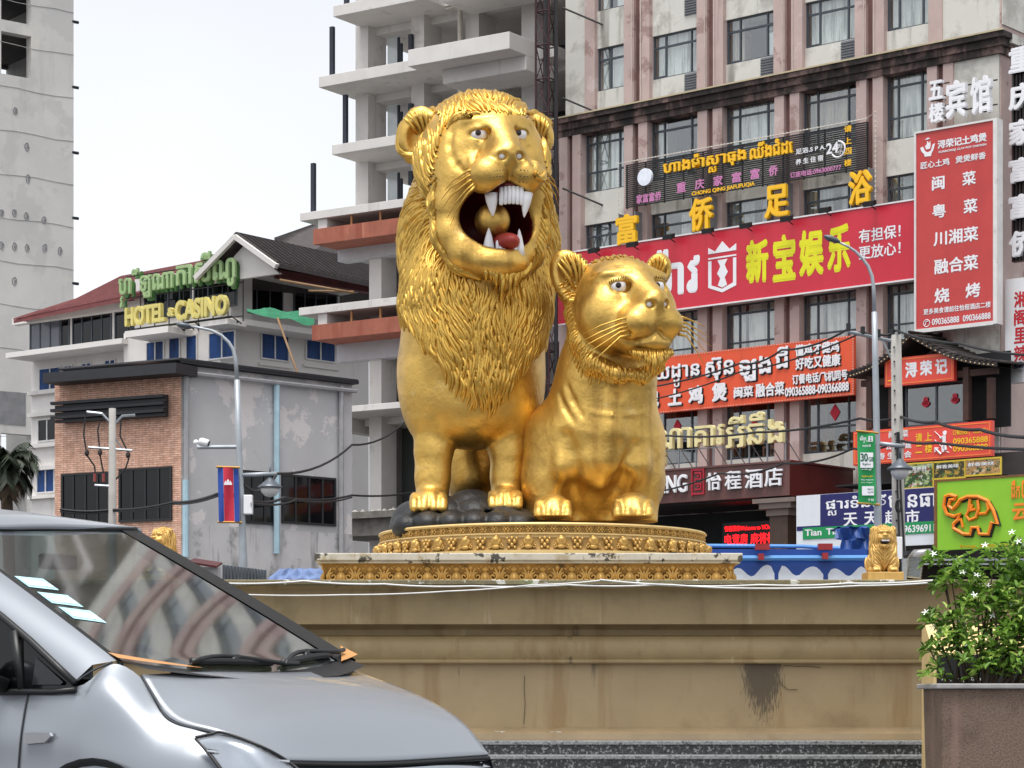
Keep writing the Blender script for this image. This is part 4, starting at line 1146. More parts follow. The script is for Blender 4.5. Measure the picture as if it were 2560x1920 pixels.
# food posters
def food(nm, cols, sc):
    if nm in MATS: return MATS[nm]
    return mat(nm, cols[0], rough=.4, var=.5, vscale=sc, stain=[(c, sc * (1.3 + .4 * i), .52 + .03 * i, .03, .95) for i, c in enumerate(cols[1:])])
for x0, x1, L, cols, lab in ((2260, 2332, (1163, 1220), [(40, 74, 30), (150, 170, 110), (206, 200, 190), (150, 40, 26)], 'food poster of a green stir-fried dish in a yellow frame'),
                             (2335, 2411, (1158, 1196), [(46, 50, 26), (178, 140, 50), (90, 120, 46), (40, 34, 22)], 'food poster of a golden stew with greens, between two posters'),
                             (2414, 2500, (1152, 1188), [(170, 130, 80), (46, 70, 34), (200, 180, 150), (60, 40, 26)], 'food poster of pale noodles and meat next to the white post')):
    s = Sign('food_poster', lab, 'poster', RB, x0, x1, L, None, 3.0, 'food posters over the shops')
    s.box('print', food('food_print_' + str(x0), cols, 3.2), -.05, 0)
    mb = MB(); mb.box(-.04, s.w + .04, -.01, .05, -.05, 0); mb.box(-.04, s.w + .04, -.01, .05, s.h, s.h + .05); mb.box(-.04, 0, -.01, .05, 0, s.h); mb.box(s.w, s.w + .04, -.01, .05, 0, s.h); mb.build('frame', mat('mustard_frame', (206, 178, 50), rough=.5), s.root)
    s.text([('鲜香美味', x0 + 6, x1 - 14, L[0] + 3, L[0] + 13)], WHT, .012, 'caption', .02)
# shop wall below the porch
sh_ = thing('shop_front', 'dark ground-floor shop front under the food posters', 'shop', RB.world(RB.u(2150, .9), .9, 0), RB.rot)
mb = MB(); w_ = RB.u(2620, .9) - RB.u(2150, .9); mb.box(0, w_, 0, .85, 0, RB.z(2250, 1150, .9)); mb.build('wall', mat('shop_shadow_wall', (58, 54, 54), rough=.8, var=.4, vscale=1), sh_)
mb = MB(); mb.box(.3, w_ - .3, -1.9, -.002, RB.z(2250, 1222, .9), RB.z(2250, 1218, .9)); mb.build('awning', BLACKM, sh_)
# ================================================================== concrete frame building under construction (middle)
CB = Plane(885, 95.0, 1.5, -1.0)
CONC = mat('pale_concrete', (212, 208, 204), rough=.8, var=.08, vscale=.8, stain=[((136, 132, 128), .8, .6, .12, .5)], streak=[((140, 136, 132), 1.5, .6, .14, .5)])
CONCD = mat('raw_concrete', (128, 124, 120), rough=.85, var=.15, vscale=1.2, stain=[((88, 86, 84), 1.5, .58, .1, .6)])
RUST = mat('rust_red_formwork', (160, 94, 74), rough=.7, var=.15, vscale=2, streak=[((140, 66, 44), 3, .5, .12, .6), ((206, 140, 112), 4, .62, .08, .5)])
SHEET = mat('milky_plastic_sheet', (222, 230, 232), rough=.35, var=.06, vscale=2, stain=[((170, 180, 182), 1.6, .55, .1, .6)])
_t = SHEET.node_tree; _tl = _t.nodes.new('ShaderNodeBsdfTranslucent'); _tl.inputs[0].default_value = rgb(236, 242, 244)
_tp = _t.nodes.new('ShaderNodeBsdfTransparent'); _a, _b = _t.nodes.new('ShaderNodeMixShader'), _t.nodes.new('ShaderNodeMixShader')
_a.inputs[0].default_value = .55; _b.inputs[0].default_value = .35
_t.links.new(_t.nodes['Principled BSDF'].outputs[0], _a.inputs[1]); _t.links.new(_tl.outputs[0], _a.inputs[2]); _t.links.new(_a.outputs[0], _b.inputs[1]); _t.links.new(_tp.outputs[0], _b.inputs[2])
_t.links.new(_b.outputs[0], _t.nodes['Material Output'].inputs[0])
POST = mat('dark_post', (40, 46, 58), rough=.6, var=.1)
cb = thing('concrete_frame_building', 'unfinished concrete frame building with jutting slabs and rust-red formwork beams', 'building', CB.loc, CB.rot)
so = 1.6
lev = [(833, 15, 42), (797, 192, 219), (830, 363, 387), (750, 533, 553), (747, 770, 789), (744, 1026, 1041)]
LV = [(CB.u(x, so), CB.z(x, y0, so), CB.z(x, y1, so)) for x, y0, y1 in lev]
UE = CB.u(1400)
sl = Loc()
for k, (ul, zt, zb) in enumerate(LV):
    ur = UE if k > 2 else CB.u(1062, so)
    sl.b(ul, ur, -9, so, zb, zt)
    if k <= 2: sl.b(CB.u(1062, so), UE, -9, .35, zb, zt)
    sl.b(CB.u(889), UE, -9, -.6, zb - .28, zb - .002)                # beam under the slab
for k in (3, 4, 5):
    ul, zt, zb = LV[k]; uu = CB.u((790, 790, 790)[k - 3], so)
    sl.b(uu, uu + .45, -3, so - .12, zb - .55, zb - .001)
for k in range(14): sl.b(LV[0][0], UE, -9, so if k % 2 else .4, LV[0][1] + 2.75 + 3.2 * k, LV[0][1] + 3.2 + 3.2 * k)   # the storeys above the picture
# the nearer balcony slabs at the right
ub, zbt = CB.uz(1020, 125, 3.4)
for dz, uu in ((0, ub), (-3.05, CB.u(1275, 3.4)), (3.05, ub)):
    sl.b(uu, UE, so + .002 if dz == 0 else .36, 3.4, zbt - .62 + dz, zbt + dz)
    sl.b(uu + .8, UE, .36, 2.3, zbt - 1.15 + dz, zbt - .621 + dz)
sl.mb.build('slab', CONC, cb, bevel=.02)
bm = Loc()
for k, (xa, ya0, ya1) in ((3, (781, 573, 611)), (4, (778, 813, 851))):
    bm.b(CB.u(xa, so), UE, so - .25, so - .05, CB.z(xa, ya1, so), CB.z(xa, ya0, so))
    bm.b(CB.u(xa, so), UE, so - 1.6, so - .251, CB.z(xa, ya1, so) + .02, CB.z(xa, ya1, so) + .1)
bm.mb.build('formwork_beam', RUST, cb)
pr = Loc()
for k in (3, 4):
    for i in range(9):
        u = CB.u(800, so) + 1.4 * i; pr.b(u, u + .07, so - .2, so - .13, LV[k][2] - .7, LV[k][2] - .003)
pr.mb.build('timber_prop', mat('prop_wood', (170, 120, 78), rough=.8, var=.2), cb)
gb = Loc()
for x, y0, y1 in ((846, 623, 655), (844, 859, 906)):
    gb.b(CB.u(x), UE, -.55, .05, CB.z(x, y1), CB.z(x, y0)); gb.b(CB.u(x), UE, -7, -.551, CB.z(x, y0) - .3, CB.z(x, y0))
gb.mb.build('edge_beam', mat('grey_beam', (188, 188, 192), rough=.8, var=.06), cb)
co_ = Loc()
cu_ = [CB.u(885), CB.u(1024), CB.u(1160), CB.u(1300)]
for i, u in enumerate(cu_):
    co_.b(u, u + .62, -1.3, -.1, LV[3][2], LV[0][1] + 46)
    if i < 4: co_.b(u + .6, u + 1.2, -1.2, -.2, 0, LV[3][2] - .001)
co_.mb.build('column', CONC, cb)
c2 = Loc()
for u in (CB.u(878), CB.u(1000)):
    c2.b(u + .2, u + 1.1, -1.9, -1.31, 0, LV[3][2] - .8)
c2.mb.build('raw_column', CONCD, cb)
dk = Loc()
class _Posts:
    def b(s_, *a): Loc().b(*a).mb.build('guard_post', POST, cb)
ps = _Posts()
for k in range(4):
    zt = LV[k - 1][2] if k else LV[0][2] + 3.1
    zb = LV[k][1]
    if k < 4:
        ua, um, ue = CB.u(932), CB.u(964), CB.u(1020)
        Loc().b(ua, um - .03, -1.0, -.97, zb, zb + (zt - zb) * .84).mb.build('plastic_sheet', SHEET, cb); Loc().b(um + .06, ue - 1.0, -1.0, -.97, zb, zb + (zt - zb) * .80).mb.build('plastic_sheet', SHEET, cb)
        ps.b(um - .04, um + .05, -.9, -.82, zb, zb + (zt - zb) * .80)
        ps.b(ue + .05, ue + .22, -.09, .06, zb + .9, zb + (zt - zb) * .68)
        ps.b(ue - 1.0, ue - .9, -.9, -.8, zb, zb + (zt - zb) * .68)
    ps.b(LV[k][0] + .25, LV[k][0] + .42, so - .5, so - .35, zb, zb + 2.0)
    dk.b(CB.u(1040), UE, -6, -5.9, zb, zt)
    for i in range(3): ps.b(CB.u(1160) + 2.6 * i, CB.u(1160) + 2.6 * i + .12, -1.0, -.9, zb, zb + 1.4)

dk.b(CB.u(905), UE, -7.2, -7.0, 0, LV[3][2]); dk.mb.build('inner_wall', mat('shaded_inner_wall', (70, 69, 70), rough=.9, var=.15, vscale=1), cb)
d2 = Loc(); d2.b(CB.u(912), UE, -2.2, -2.1, 0, LV[4][2] - 1.5); d2.mb.build('shutter_wall', mat('dark_green_grey_wall', (74, 80, 76), rough=.7, var=.1, vscale=1), cb)
zc = CB.z(830, 1283, 2.5)
rb_ = Loc(); rb_.b(CB.u(744, 2.5), CB.u(1010, 2.5) + 4, -1, 2.5, zc - .25, zc).b(CB.u(790, 2.5), CB.u(1010, 2.5) + 4, -1, 2.2, zc - .9, zc - .251)
rb_.mb.build('rubble_canopy', mat('broken_concrete', (116, 112, 106), rough=.9, var=.35, vscale=3, bump=.8, bscale=6), cb)
mb = MB(); r3 = random.Random(4)
for i in range(60):
    u = CB.u(744, 2.5) + r3.random() * 9; mb.ball((u, -2.3 + r3.random() * .5, zc + .03), (r3.uniform(.05, .16), .1, r3.uniform(.04, .12)), 5)
mb.build('rubble', mat('rubble_pieces', (170, 166, 160), rough=.95, var=.3, vscale=4), cb)
mb = MB()
for z0 in (LV[0][1], LV[1][1], LV[2][1]):
    mb.tube([(CB.u(1158), -.2, z0 - 3.4), (CB.u(1158), -.2, z0 + .2), ], .10, 8); mb.tube([(CB.u(1125), -.25, z0 - .5), (CB.u(1158), -.25, z0 - .45)], .06, 8)
mb.build('drain_pipe', mat('cream_drain_pipe', (190, 184, 172), rough=.5), cb)
# hoist mast
hm = thing('hoist_mast', 'dark red lattice construction hoist mast between the two tall buildings', 'hoist', CB.world(CB.u(1366, 4.2), 4.2, 0), CB.rot)
mb, m2 = MB(), MB()
hz = CB.z(1366, -60, 4.2)
HW = .27
for dx in (-HW, HW):
    for dy in (-HW, HW): mb.tube([(dx, dy, 0), (dx, dy, hz)], .04, 6)
k = 0; z = 0
while z < hz - 1:
    for a, b in (((-HW, -HW), (HW, -HW)), ((HW, -HW), (HW, HW)), ((HW, HW), (-HW, HW)), ((-HW, HW), (-HW, -HW))):
        mb.tube([(a[0], a[1], z), (b[0], b[1], z)], .028, 5)
        if k % 2: mb.tube([(a[0], a[1], z), (b[0], b[1], z + 1.2)], .02, 5)
        else: mb.tube([(b[0], b[1], z), (a[0], a[1], z + 1.2)], .02, 5)
    z += 1.2; k += 1
mb.build('lattice', mat('dark_red_steel', (58, 26, 32), rough=.5, metal=.3, var=.2), hm)
m2.tube([(0, 0, 0), (0, 0, hz)], .09, 8); m2.tube([(.45, -.1, 0), (.45, -.1, hz)], .06, 6)
for i in range(12): m2.tube([(.42, .4, 3 + i * 3.2), (1.6, 1.2, 2.4 + i * 3.2)], .035, 5)
m2.build('guide_rail', BLACKM, hm)
# ================================================================== white hotel with blue curtains, green script and red roof
WL = Plane(354, 112.0, 1.32, -1.0)
WR = Plane(597, 1, .95, 1.0)
q_ = WL.world(WL.u(597), 0, 0); WR.A = Vector((q_.x, q_.y))
WHP = mat('white_hotel_paint', (222, 218, 214), rough=.7, var=.05, vscale=.7, streak=[((168, 160, 152), 1.2, .62, .14, .5)])
BLUEC = mat('blue_curtain', (24, 66, 124), rough=.7, var=.3, vscale=1.2, streak=[((12, 34, 72), 3, .48, .15, .7)])
DGL = mat('dark_window_glass', (14, 16, 19), rough=.05, var=.3, spec=.35)
GGL = mat('grey_sheet_glass', (92, 96, 106), rough=.15, var=.05)
REDT = mat('red_roof_tile', (122, 66, 66), rough=.7, var=.25, vscale=3, stain=[((86, 44, 46), 1.5, .58, .1, .6)], bump=.4, bscale=20)
DKT = mat('charcoal_roof_tile', (66, 58, 58), rough=.7, var=.25, vscale=2.5, bump=.5, bscale=16)
wh = thing('casino_hotel', 'white hotel with blue curtained windows, red and charcoal tiled roofs', 'building', WL.loc, WL.rot)
uL_ = WL.u(30); uC = WL.u(356); uE = WL.u(597)
zE = WL.z(354, 752); zW0, zW1 = WL.z(354, 770), WL.z(354, 852)
w_ = Loc()
w_.b(WL.u(72), uC, -9, -.15, 0, zE)                                   # left wing
w_.b(uC + .01, uE, -9, 1.2, 0, WL.z(500, 822))                        # middle block, lower
w_.b(uC + .01, uE - .02, -.9, .5, WL.z(500, 822) + .01, WL.z(560, 672))
w_.mb.build('wall', WHP, wh)
lg = Loc()
zl0, zl1 = WL.z(354, 870), WL.z(354, 857)
lg.b(WL.u(14, 1.6), uC + .3, -.149, 1.6, zl0, zl1)
lg.b(WL.u(312, 2.8), WL.u(420, 2.8), 1.201, 2.8, WL.z(360, 838, 2.8), WL.z(360, 822, 2.8))
lg.b(WL.u(500, 2.4), uE + 1.6, 1.201, 2.4, WL.z(560, 810, 2.4), WL.z(560, 797, 2.4))
zs = [(1040, 1030), (1108, 1118), (985, 975), (1165, 1175), (1238, 1246)]
for a, b in zs: lg.b(WL.u(76) - .1, uC - .5, -.149, .12, WL.z(110, max(a, b)), WL.z(110, min(a, b)))
lg.b(WL.u(40), uC, -.149, .25, zE - .35, zE)
lg.mb.build('ledge', WHP, wh)
def pane_window(parent, pl, x0, x1, y0, y1, off, m, nm='window', n=3, refx=None, fr=None):
    """A window measured by pixel corners on a wall plane; frame, mullions and a pane sheet."""
    xm = (x0 + x1) / 2
    u0, u1 = pl.u(x0, off), pl.u(x1, off); z1, z0 = pl.z(xm, y0, off), pl.z(xm, y1, off)
    o0 = parent.get('_u0', 0.0)
    q = Loc(); t = .07
    q.b(u0, u1, off, off + .06, z0, z0 + t).b(u0, u1, off, off + .06, z1 - t, z1).b(u0, u0 + t, off, off + .06, z0 + t, z1 - t).b(u1 - t, u1, off, off + .06, z0 + t, z1 - t)
    for i in range(1, n): uu = u0 + (u1 - u0) * i / n; q.b(uu - .035, uu + .035, off, off + .05, z0 + t, z1 - t)
    f = q.mb.build(nm, fr or FRAME, parent)
    Loc().b(u0 + .02, u1 - .02, off + .005, off + .02, z0 + .02, z1 - .02).mb.build('pane', m, f)
    return f
WFR = mat('white_window_frame', (212, 210, 208), rough=.5)
pane_window(wh, WL, 76, 152, 798, 877, -.14, GGL, n=3); pane_window(wh, WL, 153, 175, 791, 870, -.14, DGL, n=1)
pane_window(wh, WL, 182, 280, 779, 860, -.14, DGL, n=4); pane_window(wh, WL, 288, 352, 768, 848, -.14, DGL, n=2)
for x0, x1, y0, y1 in ((98, 154, 918, 982), (160, 182, 912, 935), (204, 230, 906, 935), (262, 290, 898, 935), (308, 354, 893, 935), (95, 142, 1046, 1104), (92, 138, 1170, 1233)):
    pane_window(wh, WL, x0, x1, y0, y1, -.14, BLUEC if y0 < 1000 or y0 > 1100 else DGL, n=2, fr=WFR)
for x0, x1, y0, y1, n in ((366, 412, 852, 915, 2), (422, 452, 840, 912, 1), (465, 495, 836, 908, 1), (522, 590, 828, 898, 2)):
    pane_window(wh, WL, x0, x1, y0, y1, 1.21, BLUEC, n=n, fr=WFR)
pane_window(wh, WL, 362, 480, 712, 796, .51, DGL, n=4); pane_window(wh, WL, 486, 594, 690, 772, .51, DGL, n=3)
# wing roof
mb = MB(); e0, e1 = WL.u(34, 1.0), uC + 1.0
zr = zE + .05
mb.add([(e0, -1.0, zr - .35), (e1, -1.0, zr), (e1, 3.6, zr + 2.3), (e0 + 5.5, 3.6, zr + 2.0), (e0, -1.0, zr - .5), (e1, -1.0, zr - .15), (e0 + 1.2, 6, zr - .3)], [(0, 1, 2, 3), (4, 5, 1, 0), (0, 3, 6)])
for i in range(60):
    t = i / 59; x = e0 + (e1 - e0) * t
    xt = max(x, e0 + 5.5) if t < .3 else x
    mb.tube([(x, -1.02, zr - .35 * (1 - t) + .05), (xt, 3.55, zr + 2.05 + .25 * t)], .045, 4)
mb.build('red_tiled_roof', REDT, wh)
# right face
wr = thing('casino_hotel_wing', 'right-hand wing of the white hotel with a gable, charcoal roof and blue windows', 'building', WR.loc if False else (WR.A.x, WR.A.y, 0), math.atan2(1.0, .95))
WR.rot = math.atan2(WR.d.y, WR.d.x)
r_ = Loc(); uF = WR.u(885)
r_.b(0.001, uF, -9, 0, 0, WR.z(650, 815)); r_.b(.3, uF, -9, -1.0, WR.z(650, 815) + .01, WR.z(640, 672))
r_.mb.build('wall', WHP, wr)
q = Loc(); q.b(-1.5, uF, .001, 1.5, WR.z(650, 817, 1.5), WR.z(650, 803, 1.5)).b(.3, uF, -.99, .5, WR.z(720, 700, .5), WR.z(720, 688, .5)); q.mb.build('ledge', WHP, wr)
pane_window(wr, WR, 608, 706, 697, 788, -.99, DGL, n=3); pane_window(wr, WR, 733, 842, 712, 790, -.99, DGL, n=4)
pane_window(wr, WR, 651, 722, 834, 902, .01, BLUEC, n=2, fr=WFR); pane_window(wr, WR, 763, 838, 842, 904, .01, BLUEC, n=2, fr=WFR)
q = Loc()
for x0, x1, y in ((645, 728, 906), (757, 845, 910)): q.b(WR.u(x0), WR.u(x1), .001, .12, WR.z(x0, y + 6), WR.z(x0, y))
q.mb.build('window_sill', WHP, wr)
# gable facing the street, its ridge running back to the right, and the main hipped roof behind it
GO = 1.9
gp, pzk = WL.uz(591, 583, GO); gb_, gz = WL.uz(694, 657, GO); ga = gp - (gb_ - gp)
mb = MB()
mb.prism([(ga + .35, gz - .35), (gb_ - .35, gz - .35), (gp, pzk - .45)], -GO + .5, -GO + .7, 1)
mb.build('gable_wall', WHP, wh)
mb = MB()
def roofside(a, za, b, zb):
    y0, y1 = -GO, 11
    mb.add([(a, y0, za), (b, y0, zb), (b, y1, zb), (a, y1, za), (a, y0, za - .2), (b, y0, zb - .2), (b, y1, zb - .2), (a, y1, za - .2)], [(0, 1, 2, 3), (4, 7, 6, 5), (0, 4, 5, 1), (1, 5, 6, 2)])
    for i in range(30):
        t = i / 30; mb.tube([(a + (b - a) * t, y0, za + (zb - za) * t + .02), (a + (b - a) * t, y1, za + (zb - za) * t + .02)], .05, 4)
    for i in range(34):
        y = y0 + (y1 - y0) * i / 34; mb.tube([(a, y, za + .03), (b, y, zb + .03)], .045, 4)
roofside(gp, pzk, ga, gz); roofside(gp, pzk, gb_, gz)
mb.build('charcoal_gable_roof', DKT, wh)
mb = MB()
for a, za in ((ga, gz), (gb_, gz)): mb.tube([(gp, -GO - .05, pzk - .16), (a, -GO - .05, za - .16)], .15, 4)
mb.build('white_bargeboard', WHP, wh)
ir = Matrix.Translation((WR.A.x, WR.A.y, 0)) @ Matrix.Rotation(WR.rot, 4, 'Z'); ir.invert()
mb = MB()
E0, E1, R0, R1 = P(700, 688, 113), P(960, 706, 128), P(688, 596, 121), P(960, 500, 136)
n = 26
for i in range(n + 1):
    t = i / n; a, b = E0.lerp(R0, t), E1.lerp(R1, t)
    mb.tube([ir @ a, ir @ b], .07, 4)
mb.add([ir @ q for q in (E0, E1, R1, R0)], [(0, 1, 2, 3)])
mb.build('charcoal_main_roof', DKT, wr)
zz0 = WR.z(760, 690, 1.2)
q = Loc(); q.b(WR.u(700, 1.2), uF, .8, 1.2, zz0 - .25, zz0 + .1); q.mb.build('red_eave', REDT, wr)
# roof-top letters
GRL = mat('green_sign_letter', (156, 184, 130), rough=.5, var=.06)
GRE = mat('green_letter_side', (84, 130, 70), rough=.5, var=.1)
YLT = mat('faded_yellow_letter', (218, 204, 120), rough=.5, var=.10, vscale=2)
s = Sign('green_script_sign', 'green script letters on a steel frame above the casino hotel balcony', 'sign', WL, 302, 594, (690, 760), (632, 720), 1.6)
its = [('ហ្វីឡុណា', 302, 438, 668, 762), ('កាស៊ីណូ', 446, 594, 630, 725)]
mb = MB()
for t, x0, x1, y0, y1 in its:
    xm = (x0 + x1) / 2
    for k_ in range(3): lettering(mb, t, s.p(x0, 0)[0] - .03, s.p(x1, 0)[0] - .03, s.p(xm, y1)[1] - .1, s.p(xm, y0)[1] - .1, .10 + .05 * k_, .03, 0)
mb.build('letter_side', GRE, s.root)
s.text(its, GRL, .12, 'letter_face', .028, .06)
mb = MB()
for i in range(9): u = s.w * i / 8; mb.tube([(u, .35, -1.6), (u, .35, s.h * .72)], .03, 5)
for zz in (.3, 1.3, -1.2): mb.tube([(0, .35, zz), (s.w, .35, zz)], .03, 5)
mb.build('frame', BLACKM, s.root)
s = Sign('hotel_casino_sign', 'faded yellow HOTEL & CASINO letters standing on the white hotel ledge', 'sign', WL, 321, 576, (768, 814), (740, 788), 2.3)
s.text([('HOTEL', 321, 421, 764, 812), ('&', 427, 443, 770, 792), ('CASINO', 446, 576, 745, 796)], YLT, .15, 'letter_face', .05, .10)
mb = MB(); mb.tube([(0, .1, -.12), (s.w, .1, -.12)], .05, 5); mb.tube([(0, .5, -.3), (s.w, .5, -.3)], .04, 5)
for i in range(12): u = s.w * i / 11; mb.tube([(u, .1, -.12), (u + .2, .5, -.4)], .03, 5)
mb.build('frame', BLACKM, s.root)
# green net and bamboo poles
GN = mat('green_shade_net', (30, 112, 78), rough=.8, var=.25, vscale=4)
mb = MB(); rows = []
for i in range(9):
    r = []
    for j in range(13):
        x = 618 + (786 - 618) * j / 12; y = 770 + 2.5 * math.sin(j * 1.3) + .9 * j + (1.8 + .26 * j) * i * .8
        r.append(P(x, y + 4 * math.sin(i * 1.3 + j), 98 - i * .25))
    rows.append(r)
mb.grid(rows); props(mb.build('shade_net', GN, None, True), 'torn green shade net strung under the white hotel eaves', 'net')
BAM = mat('bamboo', (128, 98, 66), rough=.6, var=.2, vscale=5)
def rod(name, a, b, r, m, label, cat, group=None):
    mb = MB(); mb.tube([a, a.lerp(b, .5), b], r, 7); return props(mb.build(name, m, None, True), label, cat, group)
gB = 'bamboo poles by the unfinished building'
rod('bamboo_pole', P(694, 795, 92), P(775, 1018, 90), .045, BAM, 'long bamboo pole leaning down from the green net over the grey wall', 'pole', gB)
rod('bamboo_pole', P(700, 700, 93), P(884, 732, 92), .05, BAM, 'upper bamboo pole sticking out of the unfinished floor towards the hotel', 'pole', gB)
rod('bamboo_pole', P(772, 727, 93.4), P(884, 729, 92.4), .04, BAM, 'lower shorter bamboo pole sticking out of the unfinished floor', 'pole', gB)
# ================================================================== brick and grey building with dark windows
BL = Plane(453, 72.0, 1.9, -1.0)
BR = Plane(453, 72.0, 1.0, 1.0)
def brick_mat():
    m = mat('salmon_brick', (190, 140, 120), rough=.8, var=.1)
    t = m.node_tree; b = t.nodes['Principled BSDF']; N, L_ = t.nodes.new, t.links.new
    co = N('ShaderNodeTexCoord'); sp = N('ShaderNodeSeparateXYZ'); cb_ = N('ShaderNodeCombineXYZ')
    L_(co.outputs['Object'], sp.inputs[0]); L_(sp.outputs[0], cb_.inputs[0]); L_(sp.outputs[2], cb_.inputs[1])
    br = N('ShaderNodeTexBrick'); br.inputs['Scale'].default_value = 1.0; br.inputs['Mortar Size'].default_value = .012; br.inputs['Brick Width'].default_value = .26; br.inputs['Row Height'].default_value = .065
    br.inputs['Color1'].default_value = rgb(230, 192, 172); br.inputs['Color2'].default_value = rgb(208, 164, 142); br.inputs['Mortar'].default_value = rgb(178, 132, 108); br.inputs['Bias'].default_value = .1
    L_(cb_.outputs[0], br.inputs['Vector'])
    nz_ = N('ShaderNodeTexNoise'); nz_.inputs['Scale'].default_value = 5; L_(co.outputs['Object'], nz_.inputs['Vector'])
    mp = N('ShaderNodeMapRange'); mp.inputs[1].default_value, mp.inputs[2].default_value, mp.inputs[3].default_value, mp.inputs[4].default_value = .35, .65, .82, 1.12; L_(nz_.outputs['Fac'], mp.inputs[0])
    x = N('ShaderNodeMix'); x.data_type, x.blend_type = 'RGBA', 'MULTIPLY'; x.inputs[0].default_value = 1; L_(br.outputs['Color'], x.inputs[6]); L_(mp.outputs[0], x.inputs[7]); L_(x.outputs[2], b.inputs['Base Color'])
    return m
BRK = brick_mat()
GRYW = mat('patchy_grey_render', (186, 185, 186), rough=.8, var=.08, vscale=.7, stain=[((214, 208, 206), .55, .53, .015, .85), ((150, 150, 154), .8, .62, .06, .6)], streak=[((60, 60, 60), 1.1, .66, .08, .6)])
LOWW = mat('mouldy_grey_render', (190, 188, 188), rough=.85, var=.1, vscale=1, stain=[((40, 40, 38), .6, .54, .12, .85)], streak=[((34, 34, 32), 1.6, .56, .1, .8)])
DKR = mat('charcoal_fascia', (40, 41, 46), rough=.6, var=.15)
bb = thing('brick_building', 'low building with a salmon brick front, dark windows and a patchy grey side wall', 'building', BL.loc, BL.rot)
ua, zt = BL.u(137), BL.z(453, 912)
q = Loc(); q.b(ua, 0, -.3, 0, 0, zt); q.mb.build('brick_wall', BRK, bb)
q = Loc(); q.b(BL.u(107, .8), BL.u(440, .8), -.3, .8, BL.z(440, 932, .8), BL.z(440, 906, .8)); q.mb.build('roof_fascia', DKR, bb)
q = Loc(); s0, s1 = BL.u(137, .35), BL.u(412, .35); zt_, zb_ = BL.z(412, 984, .35), BL.z(412, 1039, .35)
for i in range(6):
    z = zb_ + (zt_ - zb_) * i / 6; q.b(s0 - (.1 if i % 2 else 0), s1, .2 + .1 * (i % 2), .35 + .1 * (i % 2), z, z + (zt_ - zb_) / 6 * .82)
q.b(s0 + .2, s1 - .1, .03, .199, zb_, zt_); q.mb.build('slat_panel', mat('dark_slats', (38, 38, 42), rough=.6, var=.1), bb)
for x0, x1, y0, y1 in ((155, 276, 1182, 1322), (299, 431, 1169, 1304)):
    pane_window(bb, BL, x0, x1, y0, y1, .012, DGL, n=4 if x0 < 200 else 4, fr=mat('dark_frame', (30, 31, 34), rough=.5))
bg_ = thing('grey_side_wall', 'patchy grey rendered side wall with light blue drain pipes and dark windows', 'wall', BR.loc, BR.rot)
uz_ = BR.u(880); ztl, ztr = BR.z(453, 912), BR.z(880, 962)
mb = MB()
zm = BR.z(600, 1318)
mb.prism([(0.01, zm), (uz_, zm), (uz_, ztr), (0.01, ztl)], 0, .3, 1); mb.build('upper_render', GRYW, bg_)
mb = MB(); mb.box(.01, uz_, -.02, .3, 0, zm - .002); mb.build('lower_render', LOWW, bg_)
mb = MB()
a, b = (BR.u(436), ztl + .12), (uz_ + .05, ztr + .1)
n = 90
for i in range(n):
    t = i / n; u = a[0] + (b[0] - a[0]) * t; z = a[1] + (b[1] - a[1]) * t
    mb.tube([(u, -.3, z), (u, 6, z + .3)], .05, 5)
mb.add([(a[0], -.28, a[1] - .10), (b[0], -.28, b[1] - .10), (b[0], -.28, b[1]), (a[0], -.28, a[1]), (a[0], .4, a[1] - .10), (b[0], .4, b[1] - .10)], [(0, 1, 2, 3), (0, 4, 5, 1)])
mb.build('corrugated_roof', DKR, bg_)
for x0, x1, y0, y1, n in ((600, 690, 1178, 1310, 3), (703, 838, 1190, 1312, 4)):
    pane_window(bg_, BR, x0, x1, y0, y1, .012, DGL, n=n, fr=MATS['dark_frame'])
mb = MB()
for x, y0, y1 in ((692, 958, 1384), (464, 1200, 1392)):
    u = BR.u(x, .12); mb.tube([(u, -.12, BR.z(x, y1, .12)), (u, -.12, BR.z(x, y0, .12))], .10, 8)
mb.build('blue_drain_pipe', mat('pale_blue_pipe', (166, 194, 206), rough=.4), bg_)
mb = MB()
u = BR.u(466, .12); mb.tube([(u, -.12, BR.z(466, 1200, .12)), (u, -.12, ztl - .1)], .09, 8)
u = BR.u(853, .12); mb.tube([(u, -.12, 0), (u, -.12, ztr - .1)], .08, 8); mb.tube([(0, -.2, ztl - .25), (uz_, -.2, ztr - .22)], .07, 6)
mb.build('grey_drain_pipe', mat('grey_pipe', (158, 158, 160), rough=.5), bg_)
# ================================================================== bare concrete tower at the far left
TWR = Plane(0, 140.0, 1.24, 1.0)
TC = mat('board_marked_concrete', (204, 202, 198), rough=.85, var=.08, vscale=.35, stain=[((184, 183, 182), .30, .52, .04, .5), ((132, 130, 128), 1.2, .70, .02, .6), ((216, 212, 202), .22, .58, .08, .6)], streak=[((168, 166, 164), .8, .6, .1, .4)], bump=.2, bscale=4)
tw = thing('concrete_tower', 'bare grey concrete tower with two open window holes at the left edge', 'building', TWR.loc, TWR.rot)
ue = TWR.u(184); o0, o1 = TWR.u(3), TWR.u(78)
z = lambda x, y: TWR.z(x, y)
q = Loc(); D_ = -8
zA0, zA1, zB0, zB1 = z(40, 190), z(40, 84), z(40, 55), z(40, -40)
q.b(o1, ue, -.6, 0, 0, zB1 + 12).b(-12, o0, -.6, 0, 0, zB1 + 12)
q.b(o0, o1, -.6, 0, z(40, 1085), zA0).b(o0, o1, -.6, 0, zA1, zB0).b(o0, o1, -.6, 0, zB1, zB1 + 12)
q.b(ue - .6, ue, -7.5, -.601, 0, zB1 + 12)
q.mb.build('shear_wall', TC, tw)
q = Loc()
for zz in (zA0 - .35, zB0 - .25, zB1 + .3): q.b(-12, ue - .61, -7.5, -.61, zz - .3, zz)
